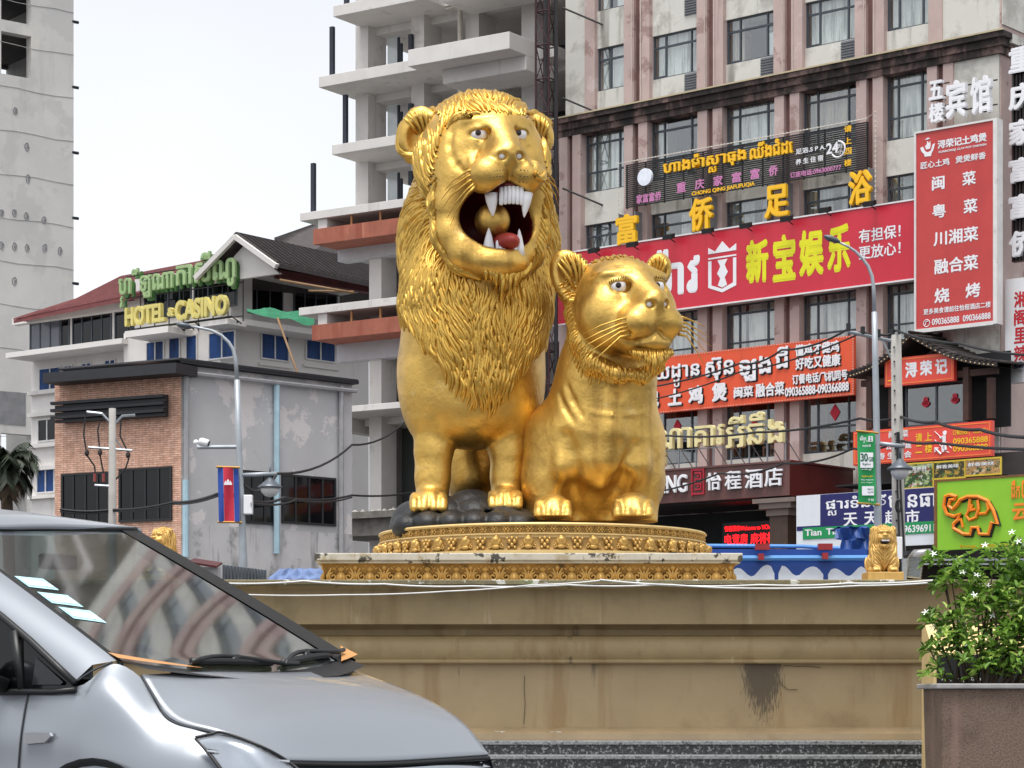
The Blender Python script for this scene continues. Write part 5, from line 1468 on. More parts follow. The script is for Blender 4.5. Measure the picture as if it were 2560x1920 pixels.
for u in (o0 + (o1 - o0) * .52, -9): q.b(u, u + .7, -7.5, -6.9, z(40, 1200), zB1)
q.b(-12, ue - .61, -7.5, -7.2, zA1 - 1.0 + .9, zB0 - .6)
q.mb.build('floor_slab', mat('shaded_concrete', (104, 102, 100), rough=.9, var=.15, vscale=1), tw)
mb = MB()
for i in range(9): mb.tube([(ue - .1, .05, 8 + 3.9 * i + 2), (ue + .35, .05, 8 + 3.9 * i + 2)], .09, 6)
mb.build('tie_stub', BLACKM, tw)
mb = MB()
for k_ in range(16):
    x_ = 0; pts = []
    for i in range(13):
        u_ = -10 + (ue + 10) * i / 12; pts.append((u_, -.004, 6 + 2.55 * k_ + .06 * math.sin(i * 1.7 + k_)))
    mb.tube(pts, .022, 4)
mb.build('pour_joint', mat('pour_joint_grey', (164, 162, 160), rough=.9, var=.3, vscale=1), tw)
r4 = random.Random(8); PHM = mat('dark_patch', (136, 136, 138), rough=.9, var=.2)
for x, y in ((38, 277), (67, 367), (70, 447), (36, 532), (66, 541), (36, 617), (68, 620), (112, 620), (150, 628), (36, 703), (4, 614), (4, 532), (110, 551)):
    u, zz = TWR.uz(x, y); mb = MB(); mb.tube([(u +   .13 * math.cos(a) * r4.uniform(.8, 1.2), -.002, zz + .22 * math.sin(a) * r4.uniform(.8, 1.2)) for a in [k * math.pi / 5 for k in range(11)]], .035, 5)
    mb.ball((u + .03, .0, zz - .02), (.08, .02, .15), 7)
    mb.build('patched_hole', PHM, tw)
q = Loc(); u0, u1 = TWR.u(-10), TWR.u(64); q.b(u0, u1, .002, .03, z(30, 1062), z(30, 980)); q.mb.build('grey_patch', mat('grey_screed', (132, 132, 134), rough=.9, var=.2, vscale=1.5), tw)
# ================================================================== palm
LEAFD = mat('palm_frond_green', (34, 46, 28), rough=.6, var=.4, vscale=2)
LEAFB = mat('palm_frond_brown', (74, 60, 44), rough=.8, var=.3, vscale=2)
pm_ = thing('palm_tree', 'shaggy dark palm with drooping brown fronds at the foot of the concrete tower', 'tree', (P(18, 1740, 84).x, 84, 0))
r5 = random.Random(12); pc = P(14, 1165, 84) - Vector((P(18, 1740, 84).x, 84, 0))
mb = MB(); mb.tube([(0, 0, 0), (.1, 0, pc.z * .5), (pc.x, pc.y, pc.z)], [.28, .22, .2], 9); mb.build('trunk', mat('palm_bark', (90, 78, 64), rough=.9, var=.3, bump=.5), pm_)
mb = MB()
for i in range(64):
    az = r5.uniform(0, 6.28); el_ = r5.uniform(-.55, 1.3); L_ = r5.uniform(.95, 1.45); dead = el_ < -.1
    p = Vector(pc); d = Vector((math.cos(az) * math.cos(el_), math.sin(az) * math.cos(el_), math.sin(el_)))
    pts = []
    for k in range(12):
        pts.append(p.copy()); p = p + d * (L_ / 11); d = (d + Vector((0, 0, -.17))).normalized()
    mb.tube(pts, [.03 * (1 - k / 13) for k in range(12)], 4, 1 if dead else 0)
    for k in range(1, 12):
        t = (pts[k] - pts[k - 1]).normalized(); sd = t.cross(Vector((0, 0, 1)));
        if sd.length < .05: continue
        sd.normalize()
        for s2 in (-1, 1):
            for f in (0, .5):
                b0 = pts[k - 1].lerp(pts[k], f); tip = b0 + sd * s2 * .34 + t * .22 + Vector((0, 0, -.22 - r5.random() * .2)); w2 = t * .05
                mb.add([b0 - w2, b0 + w2, tip], [(0, 1, 2)], 1 if dead else 0)
mb.build('crown', [LEAFD, LEAFB], pm_)
# ================================================================== the two gold lions
GOLD = mat('gold_paint', rgb(212, 174, 94), rough=0.42, metal=0.92, var=0.18, vscale=3.0, bump=0.6, bscale=9.0,
           stain=[((120, 84, 40), 1.6, 0.55, 0.14, 0.45), ((226, 200, 140), 2.7, 0.60, 0.08, 0.5), ((54, 40, 26), 14.0, 0.74, 0.02, 0.6)], streak=[((134, 96, 48), 2.4, 0.58, 0.08, 0.4)])
GOLD_HAIR = mat('gold_paint_hair', rgb(210, 171, 86), rough=0.40, metal=0.93, var=0.16, vscale=6.0, bump=0.2, bscale=40.0,
                stain=[((30, 24, 18), 2.6, 0.70, 0.06, 0.8)])
RED_MOUTH = mat('red_mouth_paint', rgb(96, 8, 14), rough=0.5, var=0.2)
TONGUE = mat('red_tongue_paint', rgb(150, 48, 40), rough=0.55, var=0.15)
TOOTH = mat('white_enamel_paint', rgb(235, 235, 238), rough=0.3, var=0.04)
IRIS = mat('brown_iris_paint', rgb(52, 26, 16), rough=0.2, var=0.05)
PUPIL = mat('black_pupil_paint', rgb(8, 7, 7), rough=0.15, var=0.0)
LASH = mat('dark_scratched_paint', rgb(84, 62, 30), rough=0.5, metal=0.4, var=0.2)
SD = 30.0                                            # depth of the statues' middle
def Q(x, y, d): return np.array(P(x, y, SD + d))
def K(d): return (SD + d) / 30.0                     # metres per 200 photograph pixels at that depth
class Head:
    """Head frame: a to the viewer's right across the face, b forward out of the face, c up; metres."""
    def __init__(s, x, y, d, yaw):
        s.x, s.y, s.d, s.yaw = x, y, d, rad(yaw)
        s.R = Matrix.Rotation(s.yaw, 3, 'Z')
    def px(s, a, b, c):
        return (s.x + 200 * (math.cos(s.yaw) * a + math.sin(s.yaw) * b), s.y - 200 * c, s.d - math.cos(s.yaw) * b + math.sin(s.yaw) * a)
    def __call__(s, a, b, c): return Q(*s.px(a, b, c))
    def k(s, a, b): return K(s.px(a, b, 0)[2])
def eye(root, H, a, b, c, r, look=(0.0, 0.0)):
    R = np.array(H.R)
    ctr = H(a, b, c)
    fwd = np.array([look[0], -1.0, look[1]]); fwd /= np.linalg.norm(fwd)
    o = MB().ball(ctr, r, 20).build('eyeball', TOOTH, root, True)
    def disc(rr, off, m, nm):
        mb = MB(); f = Vector(fwd.tolist()); q = f.orthogonal().normalized(); w = f.cross(q)
        rows = []
        for i in range(5):
            ra = rr * i / 4
            dd = math.sqrt(max(0, (r + off) ** 2 - ra ** 2))
            rows.append([Vector(ctr) + f * dd + (q * math.cos(t) + w * math.sin(t)) * ra for t in [2 * math.pi * j / 16 for j in range(16)]])
        mb.grid(rows, closed=True)
        return mb.build(nm, m, o, True)
    disc(r * 0.33, 0.003, IRIS, 'iris'); disc(r * 0.17, 0.006, PUPIL, 'pupil')
    return o
def arc(H, a0, b0, c0, ra, rc, t0, t1, n=9, bb=0.12):
    """Points of an eyelid line: an arc round the eye that bends back at its ends."""
    out = []
    for i in range(n):
        t = rad(t0 + (t1 - t0) * i / (n - 1))
        out.append(H(a0 + ra * math.cos(t), b0 - bb * abs(math.cos(t)) ** 2, c0 + rc * math.sin(t)))
    return out
def paw(S, x, y, d, w, toes, k=0.05, h=1.0):
    """A broad paw with four long knuckled toes; y is the photograph row of the toe tips, h the paw's height."""
    s = K(d)
    S.ell(Q(x, y - 22 * h, d), (w * s, 0.34 * s, 0.17 * h * s), k=0.1)
    for tx in toes:
        dd = d - 0.28
        S.cap(Q(tx, y - 38 * h, dd + .12), Q(tx, y - 22 * h, dd - .02), 0.056 * s, 0.064 * s, k=0.02)
        S.cap(Q(tx, y - 20 * h, dd - .02), Q(tx, y - 9, dd - .07), 0.062 * s, 0.060 * s, k=0.015)
    for t0, t1 in zip(toes[:-1], toes[1:]):
        S.cap(Q((t0 + t1) / 2, y - 50 * h, d - 0.24), Q((t0 + t1) / 2, y, d - 0.50), 0.010, 0.020, k=0.025, op='sub')
def tooth(mb, base, tip, r, k=10):
    b, t = Vector(base), Vector(tip)
    mb.tube([b, b.lerp(t, .35), b.lerp(t, .7), b.lerp(t, .93), t], [r, r * .85, r * .52, r * .2, r * .04], k)
def whiskers(mb, roots, r=0.012):
    for pts in roots:
        mb.tube([Vector(p) for p in pts], [r * 1.6, r * 1.3, r, r * .6][:len(pts)] if len(pts) <= 4 else r, 5)
rg = np.random.default_rng(7)
def inside(x, y, poly):
    r = np.zeros(len(x), bool); n = len(poly)
    for i in range(n):
        (x0, y0), (x1, y1) = poly[i], poly[(i + 1) % n]
        if y0 != y1:
            r ^= ((y0 > y) != (y1 > y)) & (x < (x1 - x0) * (y - y0) / (y1 - y0) + x0)
    return r

def ear_locks(mb, x, y, d, rx, rz, sg, r):
    """Carved hair inside an ear: curved strands that fan out from its inner foot to the rim."""
    bx, by = x - sg * rx * 90, y + rz * 150
    for i in range(17):
        t = rad(-70 + 215 * i / 16) if sg < 0 else rad(250 - 215 * i / 16)
        ex, ey = x + rx * 190 * math.cos(t), y - rz * 190 * math.sin(t)
        L0 = rg.uniform(.12, .45)
        pts = []
        for q in (L0, L0 + (1 - L0) * .35, L0 + (1 - L0) * .7, 1.0):
            bow = 10 * math.sin(q * 3.1) * (1 if i % 2 else .4)
            pts.append(Vector(Q(bx + (ex - bx) * q + bow * math.sin(t), by + (ey - by) * q + bow * math.cos(t), d + .07 * (1 - q) - .02 * q)))
        mb.tube(pts, [r * .5, r, r * 1.1, r * .5], 6)
# ------------------------------------------------------------------ lion
def build_lion():
    root = thing('lion_statue', 'giant gold roaring lion statue with open red mouth, standing on a black rock', 'statue', tuple(P(1180, 1280, SD)))
    H = Head(1197, 430, -0.55, 20)
    lo = np.array(P(960, 1300, SD)) - np.array([.1, 2.9, .1]); hi = np.array(P(1420, 215, SD)) + np.array([.1, 2.9, .15])
    hi[2] += .1
    S = Sculpt(lo, hi, 0.026)
    R = H.R
    def E(x, y, d, r, k=.15, op='add', R=None): S.ell(Q(x, y, d), tuple(q * K(d) for q in r), R, k, op)
    def HE(a, b, c, r, k=.1, op='add', rot=None): S.ell(H(a, b, c), tuple(q * H.k(a, b) for q in r), (R if rot is None else R @ rot), k, op)
    def HC(p, q, r0, r1, k=.1, op='add'): S.cap(H(*p), H(*q), r0, r1, k, op)
    # body
    E(1178, 925, -.1, (.93, 1.0, 1.0), k=.2)
    E(1190, 930, 1.1, (.80, 1.25, .85), k=.3)
    E(1185, 1020, -.55, (.62, .5, .48), k=.2)
    E(1085, 1000, -.35, (.40, .5, .60), k=.2); E(1275, 1010, -.3, (.38, .5, .60), k=.2)
    for x, dd, rr in ((1086, -.55, 1.0), (1272, -.5, .95)):
        S.chain([Q(x, 1060, dd), Q(x - 2, 1130, dd - .02), Q(x - 4, 1190, dd - .04), Q(x - 5, 1236, dd - .06)], [.26 * rr, .215 * rr, .195 * rr, .2 * rr], k=.12)
        S.cap(Q(x, 1092, dd - .25), Q(x, 1100, dd + .1), .05, .05, k=.1, op='sub') if 0 else None
    paw(S, 1074, 1279, -.86, .245, (1036, 1060, 1084, 1107)); paw(S, 1264, 1274, -.80, .22, (1231, 1252, 1274, 1295))
    # hind legs and tail
    E(1176, 1140, 1.25, (.36, .62, .66), k=.15); E(1300, 1120, 1.5, (.36, .6, .6), k=.15)
    E(1190, 1200, 1.05, (.26, .42, .30), k=.15)
    for x in (1165, 1300):
        S.chain([Q(x, 1150, 1.4), Q(x, 1230, 1.75), Q(x, 1272, 1.7)], [.28, .16, .13], k=.1)
        paw(S, x, 1274, 1.6, .2, (x - 30, x - 10, x + 10, x + 30))
    S.chain([Q(1240, 1000, 2.1), Q(1270, 1120, 2.5), Q(1230, 1220, 2.4), Q(1180, 1240, 2.1)], [.13, .1, .09, .13], k=.08)
    # mane mass
    E(1197, 620, .08, (.98, .95, 1.30), k=.25)
    E(1190, 760, -.35, (.93, .85, .90), k=.25)
    E(1195, 850, -.62, (.72, .55, .74), k=.15)
    E(1206, 950, -.86, (.36, .28, .32), k=.12)
    E(1205, 350, -.2, (.70, .78, .50), k=.2)
    E(1216, 285, -.45, (.42, .5, .16), k=.15)
    BODY = S
    # head
    HE(0, .05, .12, (.80, .78, .80), k=.15)
    HE(0, .50, .42, (.46, .34, .34), k=.15)
    HE(-.42, .34, -.05, (.34, .40, .60), k=.15); HE(.42, .34, -.05, (.32, .40, .60), k=.15)
    HC((0, .62, .48), (0, 1.05, .24), .25, .17, k=.12)
    HE(0, 1.10, .215, (.235, .14, .095), k=.06)
    HE(0, .72, .03, (.44, .46, .24), k=.12)
    for sg in (-1, 1):
        HE(sg * .248, .98, -.05, (.258, .27, .235), k=.04)
        HE(sg * .26, .60, .61, (.22, .18, .05), k=.12)          # brow
        HC((sg * .50, .50, .42), (sg * .36, .62, -.02), .045, .035, k=.08)   # cheek fold
    HC((0, 1.27, .10), (0, 1.23, -.28), .016, .035, k=.05, op='sub')
    # gaping jaws: a heavy rolled rim round the mouth
    rim = [(-.50, .52, -.10), (-.58, .45, -.42), (-.55, .48, -.78), (-.42, .60, -1.02), (-.2, .72, -1.12), (.0, .76, -1.13), (.2, .72, -1.12), (.42, .60, -1.0), (.54, .48, -.76), (.57, .45, -.42), (.50, .52, -.10)]
    S.chain([H(*p) for p in rim], [.15, .17, .18, .17, .16, .165, .16, .16, .16, .15, .14], k=.12)
    HE(0, .45, -.95, (.52, .45, .30), k=.15)
    HE(0, .82, -1.13, (.34, .19, .17), k=.08)
    cav = (0.0, .55, -.64)
    HE(*cav, (.475, .78, .435), k=.05, op='sub')
    HE(0, .80, -.34, (.24, .55, .16), k=.06, op='sub')
    # eyes
    for sg in (-1, 1):
        HE(sg * .262, .80, .475, (.15, .11, .085), k=.05, op='sub')
        S.chain(arc(H, sg * .262, .785, .465, .13, .085, 15, 165), [.030] * 9, k=.04)
        S.chain(arc(H, sg * .262, .765, .475, .13, .08, 195, 345), [.022] * 9, k=.03)
    for sg in (-1, 1):
        HE(sg * .112, 1.22, .205, (.06, .10, .052), k=.03, op='sub')
    for pl_ in ([(1130, 330), (1124, 360), (1130, 392), (1144, 414), (1156, 428)], [(1192, 372), (1184, 400), (1172, 420)], [(1322, 372), (1330, 398), (1334, 415)]):
        S.chain([S.hit(*q) for q in pl_], [.010 + .008 * math.sin(math.pi * i / (len(pl_) - 1)) for i in range(len(pl_))], k=.06, op='sub')
    # ears
    for sg, x, y, d, rx, rz in ((-1, 1047, 332, -.45, .255, .34), (1, 1347, 336, -.25, .195, .265)):
        Re = Matrix.Rotation(rad(12 * sg + 8), 3, 'Z') @ Matrix.Rotation(rad(-14 * sg), 3, 'Y')
        E(x, y, d, (rx, .13, rz), k=.1, R=Re)
        E(x + 6 * (-sg), y + 8, d - .13, (rx * .74, .13, rz * .76), k=.05, op='sub', R=Re)
    pts, tri, quad = S.mesh()
    # the painted inside of the mouth is a part of its own
    ca, kk = H(*cav), H.k(cav[0], cav[1])
    Rm = np.array(R)
    def in_cav(c):
        q = (c - ca) @ Rm
        main = ((q / (np.array([.475, .78, .435]) * kk)) ** 2).sum(1)
        c2 = H(0, .80, -.34); q2 = (c - c2) @ Rm
        top = ((q2 / (np.array([.24, .55, .16]) * kk)) ** 2).sum(1)
        return (main < 1.06) | (top < 1.08)
    qc, tcn = pts[quad].mean(1), (pts[tri].mean(1) if len(tri) else np.zeros((0, 3)))
    mq, mt = in_cav(qc), (in_cav(tcn) if len(tri) else np.zeros(0, bool))
    inv = np.array(root.location)
    pl = pts - inv
    mesh_from('body', pl, tri[~mt] if len(tri) else tri, quad[~mq], GOLD, None, root)
    mesh_from('mouth_lining', pl, tri[mt] if len(tri) else tri, quad[mq], RED_MOUTH, None, root)
    # mane: thousands of carved locks that follow the mass underneath
    px = CX + pts[:, 0] / pts[:, 1] * FPX; py = HY - (pts[:, 2] - CAMZ) / pts[:, 1] * FPX; dd = pts[:, 1] - SD
    hq = (pts - H(0, 0, 0)) @ Rm                                     # head coordinates a, -b, c
    a_, b_, c_ = hq[:, 0], -hq[:, 1], hq[:, 2]
    face = inside(px, py, [(1105, 335), (1095, 400), (1086, 480), (1088, 560), (1100, 610), (1128, 655), (1175, 695), (1215, 712), (1300, 705), (1325, 655), (1347, 590), (1362, 490), (1360, 380), (1345, 310), (1310, 290), (1240, 282), (1165, 290)]) & (b_ > -.25)
    low = 968 - 250 * (np.abs(px - 1207) / 215) ** 1.5              # the mane's lower edge, a V on the chest
    low = np.where(dd > -.1, np.minimum(low, 830 - 120 * np.clip(dd, 0, 1.2)), low)
    earz = ((px - 1043) / 58) ** 2 + ((py - 326) / 68) ** 2 < 1.0
    earz |= ((px - 1350) / 44) ** 2 + ((py - 336) / 58) ** 2 < 1.0
    mane = (~face) & (py < low) & (dd < 1.0) & (~earz) & (~in_cav(pts))
    chin = (np.abs(a_) < .34) & (c_ < -1.2) & (c_ > -1.36) & (b_ > .3)
    fc = H(0, .3, -.25)
    def flow(p, n):
        r = p - fc
        rad_ = r / (np.linalg.norm(r, axis=1, keepdims=True) + 1e-6)
        dn = np.zeros_like(p); dn[:, 2] = -1
        z = p[:, 2] - fc[2]
        w = np.clip((z + 1.2) / 1.6, 0, 1)[:, None]
        mid = P(1208, 900, SD)[0]
        dn[:, 0] = np.where(z < -1.4, -(p[:, 0] - mid) * .55, (p[:, 0] - mid) * .15)
        out = rad_ * w * 1.3 + dn * (1.15 - w)
        out += 0.22 * np.stack([np.sin(p[:, 2] * 3 + p[:, 0] * 4), 0 * p[:, 0], np.sin(p[:, 0] * 5 + p[:, 2])], 1)
        top = np.clip((z - .9) / .3, 0, 1)[:, None]
        return out * (1 - top) + top * (np.array([[.12, .85, .35]]) + np.stack([(p[:, 0] - fc[0]) * .9, 0 * p[:, 0], 0 * p[:, 0]], 1))
    mb = MB()
    seeds = thin(pts[mane & (dd < .55)], .055, rg)
    locks(mb, S, seeds, flow, .38, .0245, .043, rg, wave=.9)
    s2 = thin(pts[mane & (dd < .4)], .11, rg)
    locks(mb, S, s2, flow, .32, .025, .050, rg, wave=1.0, lift=.008)
    mb.v = [(q[0] - inv[0], q[1] - inv[1], q[2] - inv[2]) for q in mb.v]
    mb.build('mane', GOLD_HAIR, root, True)
    # beard
    mb = MB()
    for i in range(46):
        a = -.24 + .60 * (i % 23) / 22 + rg.uniform(-.015, .015); row = i // 23
        L = (.22 + .22 * math.exp(-((a - .06) / .15) ** 2)) * (1 if row == 0 else .6) * rg.uniform(.65, 1.25)
        b0 = .86 - .55 * a * a - .08 * row
        p0 = H(a, b0, -1.14 - .03 * row); p1 = H(a * .95, b0 + .05, -1.14 - L * .5); p2 = H(a * .8 + rg.uniform(-.02, .02), b0 - .02, -1.14 - L)
        mb.tube([Vector(p0 - inv), Vector(p1 - inv), Vector(p2 - inv)], [.030, .026, .006], 6)
    mb.build('beard', GOLD_HAIR, root, True)
    # ear tufts
    mb = MB()
    for x, y, d, rx, rz, sg in ((1046, 326, -.42, .225, .28, -1), (1347, 336, -.25, .165, .24, 1)):
        mb = MB(); ear_locks(mb, x, y, d - .10, rx, rz, sg, .026)
        mb.v = [(q[0] - inv[0], q[1] - inv[1], q[2] - inv[2]) for q in mb.v]
        mb.build('ear_tuft', GOLD_HAIR, root, True)
    # eyes, nostrils, lashes, whiskers
    root_world = root
    grp = []
    for sg in (-1, 1):
        mb = MB(); mb.tube([Vector(p) for p in arc(H, sg * .262, .812, .470, .118, .064, 8, 172, 11, .12)], .007, 5); grp.append(mb.build('eyelid_line', LASH, root, True))
        o = eye(root, H, sg * .262, .705, .47, .108, (.04 + .05 * sg, -.03)); grp.append(o)
    for sg in (-1, 1):
        grp.append(MB().ball(H(sg * .112, 1.125, .195), (.050, .05, .042), 12).build('nostril', TOOTH, root, True))
    mb = MB()
    for sg in (-1, 1):
        for i in range(7):
            a0 = .30 + .05 * i
            mb.tube([Vector(H(sg * (.24 + .035 * i), .80 - .02 * i, .565 - .012 * i)), Vector(H(sg * (.34 + .055 * i), .74 - .05 * i, .66 - .035 * i)), Vector(H(sg * (.44 + .06 * i), .62 - .07 * i, .70 - .06 * i))], [.008, .010, .006], 5)
    grp.append(mb.build('eyebrow_hair', LASH, root, True))
    for i, (dy, L) in enumerate(((.03, .30), (-.02, .36), (-.07, .34), (-.13, .26), (-.17, .2))):
        for sg in (-1, 1):
            mb = MB()
            mb.tube([Vector(H(sg * .40, 1.06, .02 + dy)), Vector(H(sg * .52, 1.02, -.03 + dy * 1.4)), Vector(H(sg * (.52 + L * .5), .90, -.16 + dy * 1.8)), Vector(H(sg * (.52 + L * .75), .8, -.30 + dy * 2.2))], [.026, .014, .008, .003], 6)
            grp.append(mb.build('whisker', GOLD_HAIR, root, True))
    mb = MB()
    for sg in (-1, 1):
        for r_ in range(4):
            for i in range(7):
                a = sg * (.12 + .042 * i); c = .10 - .075 * r_ - .004 * i
                q = np.array([(a - sg * .225) / .235, (c + .01) / .215])
                rr = 1 - (q ** 2).sum()
                if rr > .05: mb.ball(H(a, .98 + .25 * math.sqrt(rr) + .002, c), .008, 6)
    grp.append(mb.build('whisker_hole', PUPIL, root, True))
    # teeth: (pixel x, y of root, tip), depth from the head frame
    def tp(x, y, b): return Q(x, y, H.px(0, b, 0)[2])
    def tset(nm, items, b):
        for (x0, y0, x1, y1, r) in items:
            m2 = MB(); tooth(m2, tp(x0, y0, b), tp(x1, y1, b), r); grp.append(m2.build(nm, TOOTH, root, True))
    tset('fang', [(1228, 484, 1232, 541, .082), (1318, 482, 1310, 544, .070)], .98)
    tset('fang', [(1222, 640, 1222, 570, .080), (1300, 640, 1298, 572, .062)], .80)
    for i in range(6):
        x = 1253 + i * 10.2; bulge = 4 * math.sin(math.pi * (i + .5) / 6)
        m2 = MB(); s_ = .026
        m2.tube([tp(x, 470 - bulge, 1.02), tp(x, 490 - bulge, 1.03), tp(x, 511 - bulge, 1.02), tp(x, 514 - bulge, 1.02)], [s_, s_ * 1.05, s_, s_ * .6], 8)
        grp.append(m2.build('incisor', TOOTH, root, True))
    for i in range(6):
        x = 1244 + i * 8.8
        m2 = MB(); s_ = .0225
        m2.tube([tp(x, 640, .84), tp(x, 622, .85), tp(x, 604, .84), tp(x, 601, .84)], [s_, s_ * 1.05, s_, s_ * .6], 8)
        grp.append(m2.build('incisor', TOOTH, root, True))
    for q_, rr_ in ((tp(1275, 470, .84), (.24, .18, .075)), (tp(1262, 640, .74), (.26, .16, .07))): grp.append(MB().ball(q_, rr_, 16, 0, R).build('gum', RED_MOUTH, root, True))
    grp.append(MB().ball(tp(1258, 612, .62), (.16, .40, .13), 18, 0, R).build('tongue', TONGUE, root, True))
    grp.append(MB().ball(tp(1231, 552, .62), .215, 28).build('mouth_ball', GOLD, root, True))
    for o in grp:                                          # these were shaped in world coordinates
        for q in [o] + [c for c in bpy.data.objects if c.parent == o]:
            q.data.transform(Matrix.Translation(-root.location))
    return root
lion = build_lion()

# ------------------------------------------------------------------ lioness
def build_lioness():
    root = thing('lioness_statue', 'gold lioness statue with closed mouth and whiskers, lying beside the roaring lion', 'statue', tuple(P(1490, 1302, SD)))
    H = Head(1537, 760, -1.05, 30)
    lo = np.array(P(1290, 1315, SD)) - np.array([.1, 2.9, .0]); hi = np.array(P(1710, 610, SD)) + np.array([.1, 2.6, .2])
    S = Sculpt(lo, hi, 0.024)
    R = H.R
    def E(x, y, d, r, k=.15, op='add', R=None): S.ell(Q(x, y, d), tuple(q * K(d) for q in r), R, k, op)
    def HE(a, b, c, r, k=.1, op='add', rot=None): S.ell(H(a, b, c), tuple(q * H.k(a, b) for q in r), (R if rot is None else R @ rot), k, op)
    def HC(p, q, r0, r1, k=.1, op='add'): S.cap(H(*p), H(*q), r0, r1, k, op)
    # body
    E(1490, 1150, -.45, (.85, .85, .86), k=.2)
    E(1480, 1170, .8, (.82, 1.5, .72), k=.3)
    S.chain([Q(1528, 840, -.95), Q(1515, 950, -.85), Q(1500, 1060, -.7)], [.52, .56, .72], k=.25)
    for x0, x1, r0 in ((1385, 1388, .37), (1573, 1568, .37)):                # upper arms running straight down to the paws
        S.chain([Q(x0, 1090, -.62), Q((x0 + x1) / 2, 1200, -.66), Q(x1, 1310, -.70)], [r0, r0 * 1.02, r0], k=.16)
    E(1440, 1165, -1.15, (.24, .18, .22), k=.2); E(1578, 1160, -1.15, (.20, .16, .20), k=.2)
    E(1480, 1240, .4, (.80, 1.1, .5), k=.2)
    S.ell(Q(1480, 1318, -1.12), (.27, .30, .44), None, .22, 'sub')
    paw(S, 1383, 1311, -1.40, .245, (1347, 1371, 1395, 1418), h=1.35); paw(S, 1581, 1309, -1.38, .265, (1544, 1570, 1597, 1622), h=1.4)
    # haunches
    E(1390, 1200, 1.5, (.42, .6, .5), k=.2); E(1580, 1200, 1.5, (.42, .6, .5), k=.2)
    # neck folds
    for pl_ in ([(1398, 985), (1412, 1020), (1436, 1056)], [(1418, 965), (1432, 1000), (1456, 1040)]):
        S.chain([S.hit(*q) for q in pl_], [.006, .012, .005], k=.07, op='sub')
    # breastbone ridge, the valleys that part the forelegs from the chest, and the small swelling low on the chest
    S.chain([S.hit(q, y) for q, y in ((1535, 1010), (1530, 1080), (1518, 1150), (1506, 1200))], [.01, .02, .03, .01], k=.30)
    S.chain([S.hit(q, y) for q, y in ((1416, 1090), (1424, 1130), (1432, 1180), (1437, 1230), (1440, 1285))], [.002, .008, .022, .045, .06], k=.2, op='sub')
    S.chain([S.hit(q, y) for q, y in ((1590, 1120), (1576, 1160), (1552, 1200), (1534, 1240), (1526, 1285))], [.002, .006, .018, .04, .06], k=.2, op='sub')
    S.ell(S.hit(1578, 1163), (.055, .05, .06), None, .10)
    for y, dd in ((1032, 0),):
        S.chain([S.hit(q, y + 7 * math.sin((q - 1480) / 40)) for q in range(1480, 1611, 26)], [.002, .004, .006, .004, .003, .002], k=.05)
    # head
    HE(0, .02, .06, (.54, .62, .52), k=.15)
    HE(0, .36, .22, (.40, .30, .30), k=.15)
    HE(-.32, .32, -.14, (.34, .38, .42), k=.15); HE(.32, .32, -.14, (.32, .38, .42), k=.15)
    HC((0, .46, .22), (0, .98, .03), .23, .165, k=.12)
    HE(0, 1.00, .01, (.20, .13, .085), k=.06)
    HE(0, .66, -.22, (.40, .42, .24), k=.12)
    for sg in (-1, 1):
        HE(sg * .205, .90, -.24, (.225, .24, .20), k=.09)
        HE(sg * .27, .44, .36, (.20, .16, .04), k=.12)
    HC((0, 1.20, -.06), (0, 1.14, -.34), .012, .02, k=.04, op='sub')
    HE(0, .78, -.50, (.30, .28, .15), k=.1); HE(0, .55, -.42, (.42, .40, .18), k=.15)
    for sg in (-1, 1):                                       # the mouth line
        S.chain([S.hit(*q) for q in ([(1647, 828), (1628, 842), (1600, 852), (1572, 855), (1550, 848)] if sg < 0 else [(1647, 828), (1660, 840), (1675, 846), (1688, 846)])], [.016, .02, .02, .018, .010], k=.03, op='sub')
    for sg in (-1, 1):
        HE(sg * .272, .63, .225, (.145, .11, .085), k=.05, op='sub')
        S.chain(arc(H, sg * .272, .62, .215, .13, .083, 12, 168), [.024] * 9, k=.03)
        S.chain(arc(H, sg * .272, .60, .225, .13, .078, 195, 345), [.02] * 9, k=.03)
        HE(sg * .105, 1.10, .00, (.055, .09, .048), k=.03, op='sub')
    # ruff under the jaw
    ruff = [(1436, 715, -.95), (1434, 785, -1.05), (1448, 855, -1.34), (1482, 910, -1.45), (1542, 936, -1.58), (1605, 940, -1.6), (1650, 915, -1.5)]
    S.chain([Q(*p) for p in ruff], [.07, .075, .08, .08, .075, .07, .06], k=.1)
    # ears
    for sg, x, y, d, rx, rz, tilt in ((-1, 1428, 694, -1.0, .25, .37, -24), (1, 1645, 676, -.55, .175, .225, 20)):
        Re = Matrix.Rotation(rad(14 * sg + 10), 3, 'Z') @ Matrix.Rotation(rad(tilt), 3, 'Y')
        E(x, y, d, (rx, .12, rz), k=.1, R=Re)
        E(x + 4, y + 4, d - .12, (rx * .76, .12, rz * .78), k=.05, op='sub', R=Re)
    pts, tri, quad = S.mesh()
    inv = np.array(root.location)
    mesh_from('body', pts - inv, tri, quad, GOLD, None, root)
    px = CX + pts[:, 0] / pts[:, 1] * FPX; py = HY - (pts[:, 2] - CAMZ) / pts[:, 1] * FPX; dd = pts[:, 1] - SD
    # ruff locks
    rp = np.array([Q(*p) for p in ruff])
    dist = np.full(len(pts), 9.0)
    for i in range(len(rp) - 1):
        a, b = rp[i], rp[i + 1]; ab = b - a
        t = np.clip(((pts - a) @ ab) / (ab @ ab), 0, 1)
        dist = np.minimum(dist, np.linalg.norm(pts - a - t[:, None] * ab, axis=1))
    hq = (pts - H(0, 0, 0)) @ np.array(R)
    on = (dist < .135) & (dd < -.7) & (py > 690)
    jaw = H(0, .55, -.25)
